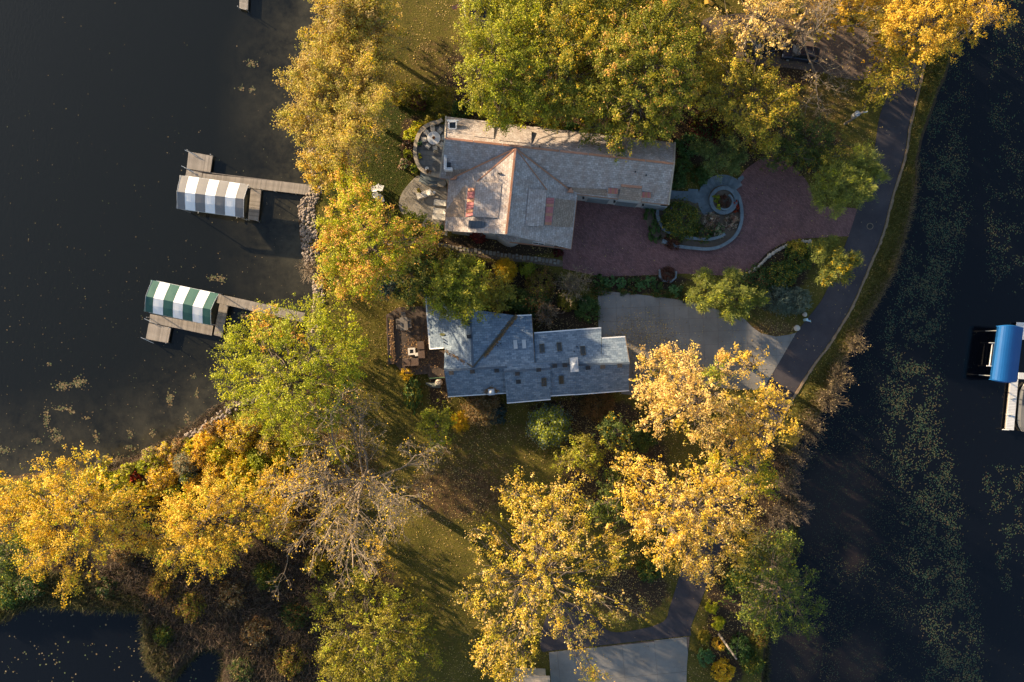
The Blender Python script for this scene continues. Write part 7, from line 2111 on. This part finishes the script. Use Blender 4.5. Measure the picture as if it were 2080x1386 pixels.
for i, (px, py, r, h, pl, tp_, lab) in enumerate([
    (455, 985, 24, 2.6, 'goldgreen', 'amber', 'golden shrub in the dip between the shore bank and the right golden maple'),
    (300, 1010, 18, 2.2, 'amber', 'gold', 'amber shrub behind the crimson shrub on the bank'),
    (345, 1035, 18, 2.0, 'olive', 'gold', 'olive shrub in the gap between the two golden shore maples'),
    (210, 1020, 20, 2.4, 'goldgreen', 'yelgreen', 'yellow-green shrub under the branches of the left golden maple'),
    (500, 985, 22, 2.4, 'yelgreen', 'gold', 'yellow-green shrub at the upper right of the right golden maple'),
    (545, 965, 20, 2.2, 'goldgreen', 'tan', 'straw-gold shrub between the bright green bank shrub and the bare tree'),
    (505, 865, 22, 2.2, 'goldgreen', 'tan', 'straw-coloured shrub at the lower shore side of the big yellow-green tree'),
    (455, 872, 18, 1.8, 'amber', 'tan', 'amber shrub at the water line where the shore bank starts'),
    (390, 990, 20, 2.4, 'gold', 'amber', 'golden shrub below the dark silver-green shrub'),
    (570, 930, 22, 2.2, 'limegreen', 'goldgreen', 'lime shrub at the lower edge of the big yellow-green tree'),
    (610, 905, 24, 2.0, 'olive', 'yelgreen', 'olive shrub in the shade under the big yellow-green tree'),
    (300, 928, 15, 1.6, 'tan', 'yelgreen', 'straw shrub on the shore bank, nearest the floating leaf mats'),
    (333, 920, 16, 1.6, 'goldgreen', 'tan', 'pale gold shrub on the shore bank above the silver-grey shrub'),
    (362, 908, 15, 1.5, 'rust', 'tan', 'rusty shrub at the shore line above the silver-grey shrub'),
    (385, 912, 15, 1.7, 'yelgreen', 'gold', 'yellow-green shrub at the shore line beside the rusty shrub'),
    (318, 945, 15, 1.8, 'yelgreen', 'tan', 'small yellow-green shrub between the green and golden bank shrubs'),
    (350, 935, 14, 1.8, 'amber', 'tan', 'amber shrub wedged beside the silver-grey shrub'),
    (428, 872, 14, 1.3, 'rust', 'tan', 'rusty brown shrub on the bank at the brown shallows'),
    (255, 958, 14, 1.4, 'yelgreen', 'tan', 'low yellow-green shrub at the water left of the scarlet shrub'),
    (60, 1085, 30, 2.2, 'olive', 'gold', 'olive shrub under the left edge of the golden maple'),
    (250, 1120, 26, 1.6, 'rust', 'reed2', 'rusty low shrub at the upper edge of the reeds'),
    (600, 1080, 24, 1.8, 'rust', 'olive', 'rusty low shrub between the reeds and the bare tree'),
    (660, 1080, 24, 1.8, 'olive', 'goldgreen', 'olive shrub under the lower left limbs of the bare tree'),
    (640, 1150, 22, 1.8, 'olive', 'goldgreen', 'olive shrub between the reeds and the bottom olive tree'),
]):
    shrub('shrub', lab, px, py, r, h, pl, 520 + i, tips=tp_ if tp_ != 'reed2' else 'tan', tip_w=.45)
ordn = ['first', 'second', 'third', 'fourth', 'fifth', 'sixth', 'seventh', 'eighth']
for i, (px, py, r) in enumerate([(1216, 570, 11), (1240, 573, 11), (1262, 574, 10), (1288, 573, 11), (1303, 581, 10), (1320, 572, 10), (1336, 582, 10), (1374, 590, 12)]):
    shrub('hedge_shrub', '%s clipped green mound from the left in the row between the two driveways' % ordn[i], px, py, r, 1.0, 'mound' if i % 3 else 'hedge', 440 + i, group='clipped mounds between the driveways')
for i, (px, py) in enumerate([(1222, 590), (1275, 590), (1345, 597), (1395, 603)]):
    shrub('ground_cover', '%s patch of low dark ground cover from the left beside the concrete driveway' % ordn[i], px, py, 18, .6, 'hedge', 460 + i, ry=9, group='low ground cover by the concrete driveway', tips='rust', tip_w=.4)
for i, (px, py, r, h, pl, tp_, lab) in enumerate([
    (325, 1190, 26, 1.5, 'rust', 'olive', 'rusty scrub in the marsh just right of the pond'),
    (385, 1235, 28, 1.4, 'olive', 'rust', 'olive scrub in the middle of the marsh'),
    (330, 1290, 20, 1.4, 'hedge', 'olive', 'dark green scrub at the marsh point between the two inlets'),
    (470, 1210, 28, 1.4, 'rust', 'tan', 'rusty scrub below the right golden maple in the marsh'),
    (540, 1170, 26, 1.5, 'hedge', 'olive', 'dark green scrub in the shaded marsh under the golden maple'),
    (520, 1290, 30, 1.4, 'rust', 'tan', 'tan and rust scrub in the lower marsh'),
    (600, 1250, 26, 1.4, 'hedge', 'rust', 'dark scrub between the marsh and the bottom olive tree'),
    (590, 1345, 30, 1.4, 'olive', 'rust', 'olive scrub at the bottom edge of the marsh'),
    (490, 1360, 24, 1.3, 'hedge', 'tan', 'dark scrub right of the small inlet at the bottom edge'),
    (210, 1195, 22, 1.3, 'hedge', 'tan', 'dark scrub on the upper rim of the pond'),
    (1530, 1350, 20, 1.2, 'hedge', 'olive', 'dark scrub at the water on the lower right shore'),
    (1545, 1300, 16, 1.1, 'olive', 'rust', 'olive scrub at the water below the lone green tree'),
]):
    shrub('marsh_scrub' if px < 700 else 'shore_scrub', lab, px, py, r, h, pl, 560 + i, tips=tp_, tip_w=.4, fine=(i % 2 == 0))
bare_shrub('willow_shrub', 'tan half-bare willow shrub behind the shingle house', 1165, 580, 30, 3.6, 470, leaf_pal='tan', leaf_n=700, n=60)
bare_shrub('bare_shrub', 'tan leafless shrub below the tan willow, against the house', 1112, 640, 24, 2.4, 471, leaf_pal='rust', leaf_n=400)
bare_shrub('bare_shrub', 'leafless tan shrub leaning over the rocks into the lake', 632, 545, 24, 2.4, 472, n=60)
for i, (px, py, r, lab) in enumerate([(1655, 870, 34, 'beige leafless brush at the right bend of the road'), (1690, 812, 34, 'beige leafless brush on the bank, second from the road bend'), (1712, 765, 28, 'beige leafless brush on the bank, third from the road bend'), (1625, 930, 36, 'brown leafless brush at the water beside the golden maples'), (1605, 985, 36, 'brown leafless brush right of the yellow-green tree at the water'), (1625, 1040, 34, 'dark leafless brush at the water above the lone green tree'), (1590, 1050, 34, 'dark leafless brush at the foot of the golden maple by the water'), (1745, 700, 24, 'beige leafless brush on the narrow part of the bank')]):
    bare_shrub('dry_brush', lab, px - 8, py, r * .8, 1.1, 480 + i, bark='bark_tan' if i < 3 or i == 7 else 'bark', leaf_pal='tan', leaf_n=250, n=70, group='leafless brush on the right bank')
for args in ((854, 296, TZ, .2, 'potted shrub nearest the dining table on the upper terrace', 'mound', 1), (855, 320, TZ, .2, 'potted yellow-green plant in the middle of the terrace rim', 'yelgreen', 2), (872, 351, TZ, .2, 'potted brown plant beside the small table on the upper terrace', 'rust', 3), (852, 389, .06, .22, 'potted olive plant at the head of the lone lounger', 'olive', 4)):
    potted(*args)


# ------------------------------------------------------------------ ground cover nobody could count
def inside_px(poly, x, y): return inside(poly, np.stack([x, y], 1))


def scatter_litter():
    rng = np.random.default_rng(77)
    N = 420000
    x = rng.uniform(480, 1960, N); y = rng.uniform(-40, 1430, N)
    px = np.stack([x, y], 1)
    w = np.stack([(x - 1040) / S, (693 - y) / S], 1)
    z, s, g = cover(px)
    d = .20 + .75 * np.clip(z - .15, 0, 1) + .18 * s - .17 * g
    n1 = np.sin(x * .05 + 1.3 * np.sin(y * .031)) * np.sin(y * .047 + 1.1 * np.sin(x * .023))
    d *= .65 + .5 * n1
    hard = np.zeros(N, bool)
    for poly in (brick_poly, conc_poly, conc2, W(road_w + road_e)):
        hard |= inside(poly, w)
    ce = np.maximum(.9 * ell(px, 1310, 690, 70, 50), .35 * ell(px, 1290, 755, 30, 45))
    inc = inside(conc_poly, w)
    d = np.where(hard, .012, d); d = np.where(inc, .04 + ce * .8, d)
    k = (rng.random(N) < d) & inside(LAND, w)
    zz = np.where(hard, .08, .015)[k] + rng.uniform(0, .03, int(k.sum()))
    pos = np.stack([w[k, 0], w[k, 1], zz], 1); n = len(pos)
    pal = np.array([(.42, .29, .12), (.28, .19, .08), (.54, .40, .17), (.14, .09, .04), (.54, .40, .08)])
    col = pal[rng.choice(5, n, p=[.3, .25, .2, .15, .1])] * rng.uniform(.7, 1.2, (n, 1))
    nn = rng.normal(size=(n, 3)) * .3 + np.array([0, 0, 1])
    sz = rng.uniform(.6, 1.3, n)
    me = card_mesh('fallen_leaves', pos, nn, .125 * sz, .095 * sz, col, M['litter'], rng)
    tag(put('fallen_leaves', me), 'tan and brown fallen leaves scattered over lawns and driveways', 'fallen leaves', kind='stuff')
    print('litter', n)
scatter_litter()


def leaves_on(parent, pts, z_fn, n, seed, spread, name='valley_leaves'):
    """dry leaves gathered along a line on the roof or deck"""
    rng = np.random.default_rng(seed)
    t = rng.random(n) * (len(pts) - 1); i = np.minimum(t.astype(int), len(pts) - 2); f = t - i
    p = np.array(pts); q = p[i] + (p[i + 1] - p[i]) * f[:, None] + rng.normal(size=(n, 2)) * spread
    zz = np.array([z_fn(a, b_) for a, b_ in q]) + rng.uniform(.02, .07, n)
    pos = np.column_stack([q, zz]) - np.array(parent.location)
    pal = np.array([(.26, .15, .07), (.18, .10, .05), (.34, .21, .09)])
    me = card_mesh(name, pos, rng.normal(size=(n, 3)) * .4 + np.array([0, 0, 1]), .17, .12, pal[rng.integers(0, 3, n)] * rng.uniform(.7, 1.2, (n, 1)), M['litter'], rng)
    o = put(name, me, parent); o['kind'] = 'stuff'
_v = lambda a, b_: max(f_n1(a, b_), f_v(a, b_))
leaves_on(sh, [tuple(P(x, y, 4.6)[:2]) for x, y in ((985, 722), (1005, 697), (1030, 664), (1048, 642))], _v, 1100, 1, .12)
leaves_on(sh, [tuple(P(x, y, 4.6)[:2]) for x, y in ((903, 712), (925, 724), (945, 737))], lambda a, b_: max(f_w(a, b_), f_n1(a, b_)), 130, 2, .10)
leaves_on(sh, [tuple(P(x, y, 3.6)[:2]) for x, y in ((985, 797), (998, 789), (1012, 797))], f_s1, 220, 3, .14)
leaves_on(deck, [tuple(P(x, y, DZ)[:2]) for x, y in ((795, 650), (797, 700), (800, 735))], lambda a, b_: DZ + .2, 420, 4, .16, 'deck_leaves')
leaves_on(deck, [tuple(P(x, y, DZ)[:2]) for x, y in ((840, 695), (866, 705), (862, 735), (835, 748), (830, 700))], lambda a, b_: DZ, 700, 5, .5, 'deck_leaves')
leaves_on(deck, [tuple(P(x, y, DZ)[:2]) for x, y in ((800, 640), (860, 690), (885, 740))], lambda a, b_: DZ, 350, 6, .9, 'deck_leaves')


def blades(name, label, poly_px, n, seed, pal, hgt, width, lean=.35, cat='grass', z0=0.0, mask=None, tuft=None):
    rng = np.random.default_rng(seed)
    poly = np.array(poly_px, float)
    x0, y0 = poly.min(0); x1, y1 = poly.max(0)
    x = rng.uniform(x0, x1, n * 4); y = rng.uniform(y0, y1, n * 4)
    k = inside(poly, np.stack([x, y], 1))
    if mask is not None: k &= mask(x, y, rng)
    x, y = x[k][:n], y[k][:n]; n = len(x)
    if tuft:
        cx = rng.integers(0, n, n); x = x[cx // tuft * tuft % n] + rng.normal(size=n) * 4.5; y = y[cx // tuft * tuft % n] + rng.normal(size=n) * 4.5
    w = np.stack([(x - 1040) / S, (693 - y) / S], 1)
    hh = hgt * rng.uniform(.55, 1.2, n)
    d = rng.normal(size=(n, 3)) * lean + np.array([0.25, -0.1, 1.0]); d /= np.linalg.norm(d, axis=1, keepdims=True)
    pos = np.column_stack([w, np.full(n, z0)]) + d * hh[:, None] / 2
    nn = rng.normal(size=(n, 3)) + np.array([0, 0, .4])
    me = card_mesh(name, pos, nn, hh, width * rng.uniform(.7, 1.3, n), pal_cols(pal, n, rng, .2), M['leaf'], rng, d)
    tag(put(name, me), label, cat, kind='stuff')


PAL['reed'] = [(0.10, 0.075, 0.058), (0.15, 0.11, 0.08), (0.06, 0.048, 0.038), (0.075, 0.072, 0.032), (0.22, 0.16, 0.115)]
PAL['reedgreen'] = [(0.07, 0.075, 0.025), (0.10, 0.09, 0.035), (0.05, 0.055, 0.02), (0.14, 0.11, 0.05)]
PAL['bank'] = [(0.12, 0.125, 0.03), (0.17, 0.155, 0.04), (0.085, 0.10, 0.025), (0.24, 0.19, 0.06)]
PAL['bankdry'] = [(0.22, 0.16, 0.09), (0.16, 0.12, 0.065), (0.10, 0.09, 0.03)]
blades('reeds', 'dense brown reeds around the pond at the lower left', [(165, 1165), (300, 1120), (420, 1150), (560, 1080), (640, 1120), (660, 1250), (700, 1400), (462, 1400), (462, 1320), (412, 1306), (362, 1340), (335, 1372), (304, 1345), (298, 1275), (285, 1232), (190, 1226)], 52000, 5, 'reed', 1.3, .045, .85, 'reeds')
blades('reeds_green', 'olive reeds along the rim of the lower left pond', [(-30, 1160), (165, 1165), (290, 1215), (320, 1290), (352, 1340), (338, 1376), (302, 1345), (292, 1240), (70, 1225), (-30, 1265)], 16000, 6, 'reedgreen', 1.4, .06, .75, 'reeds')
bank_px = smooth_line([(1612, 830), (1650, 765), (1695, 698), (1738, 624), (1774, 542), (1799, 478), (1820, 398), (1844, 318), (1853, 262), (1868, 198), (1886, 120), (1915, 40), (1948, 5), (1933, 62), (1922, 130), (1902, 182), (1884, 228), (1869, 272), (1856, 332), (1851, 395), (1838, 450), (1823, 505), (1807, 553), (1786, 592), (1766, 628), (1738, 672), (1708, 730), (1686, 790), (1648, 856)], 4, True)
blades('bank_grass', 'rough green grass on the narrow bank between the road and the channel', bank_px, 26000, 7, 'bank', .55, .05, .6)
blades('dry_bank_grass', 'dry tan grass hanging over the channel edge of the bank', smooth_line([(1640, 880), (1686, 800), (1715, 735), (1745, 675), (1775, 630), (1795, 594), (1816, 555), (1832, 505), (1846, 450), (1858, 395), (1866, 330), (1858, 330), (1848, 395), (1834, 450), (1815, 505), (1798, 553), (1775, 592), (1752, 628), (1722, 672), (1690, 730), (1665, 790), (1610, 870)], 4, True), 12000, 8, 'bankdry', .8, .045, .7, 'dry grass')
blades('shore_weeds', 'brown dead weeds in the shallow water along the lower shore', [(150, 962), (205, 945), (270, 925), (340, 890), (400, 850), (440, 820), (480, 800), (490, 828), (440, 862), (400, 890), (340, 925), (270, 950)], 7000, 9, 'reed', .7, .05, 1.0, 'weeds', WATER + .05)
blades('pond_weeds', 'ragged brown weeds standing in the water along the pond rim', smooth_line([(-30, 1250), (30, 1212), (75, 1196), (130, 1210), (190, 1214), (292, 1222), (308, 1275), (316, 1340), (338, 1366), (368, 1336), (412, 1302), (466, 1312), (466, 1400), (440, 1400), (444, 1338), (412, 1328), (372, 1362), (340, 1396), (292, 1352), (286, 1280), (276, 1246), (190, 1240), (130, 1236), (75, 1222), (35, 1240), (-30, 1280)], 3, True), 9000, 12, 'reedgreen', .9, .05, .9, 'weeds', WATER)
blades('shore_grass', 'ragged olive grass along the lower right water edge', smooth_line([(1545, 1420), (1535, 1320), (1545, 1250), (1575, 1180), (1600, 1110), (1600, 1040), (1590, 960), (1612, 900), (1628, 900), (1612, 960), (1622, 1040), (1622, 1120), (1602, 1185), (1572, 1255), (1564, 1320), (1562, 1420)], 4, True), 7000, 13, 'reedgreen', .8, .05, .9, 'grass', WATER)
blades('lawn_grass', 'short blades of lawn grass around the houses', [(640, 300), (700, 230), (800, 240), (850, 390), (800, 480), (660, 440)], 6000, 10, 'bank', .12, .05, .5)
blades('lawn_grass', 'short blades of sunlit lawn grass below the orange maple', [(670, 610), (785, 610), (795, 750), (840, 900), (700, 910), (720, 800)], 7000, 11, 'bank', .12, .05, .5)
print('leaf cards', LEAVES[0], 'objects', len(bpy.data.objects))
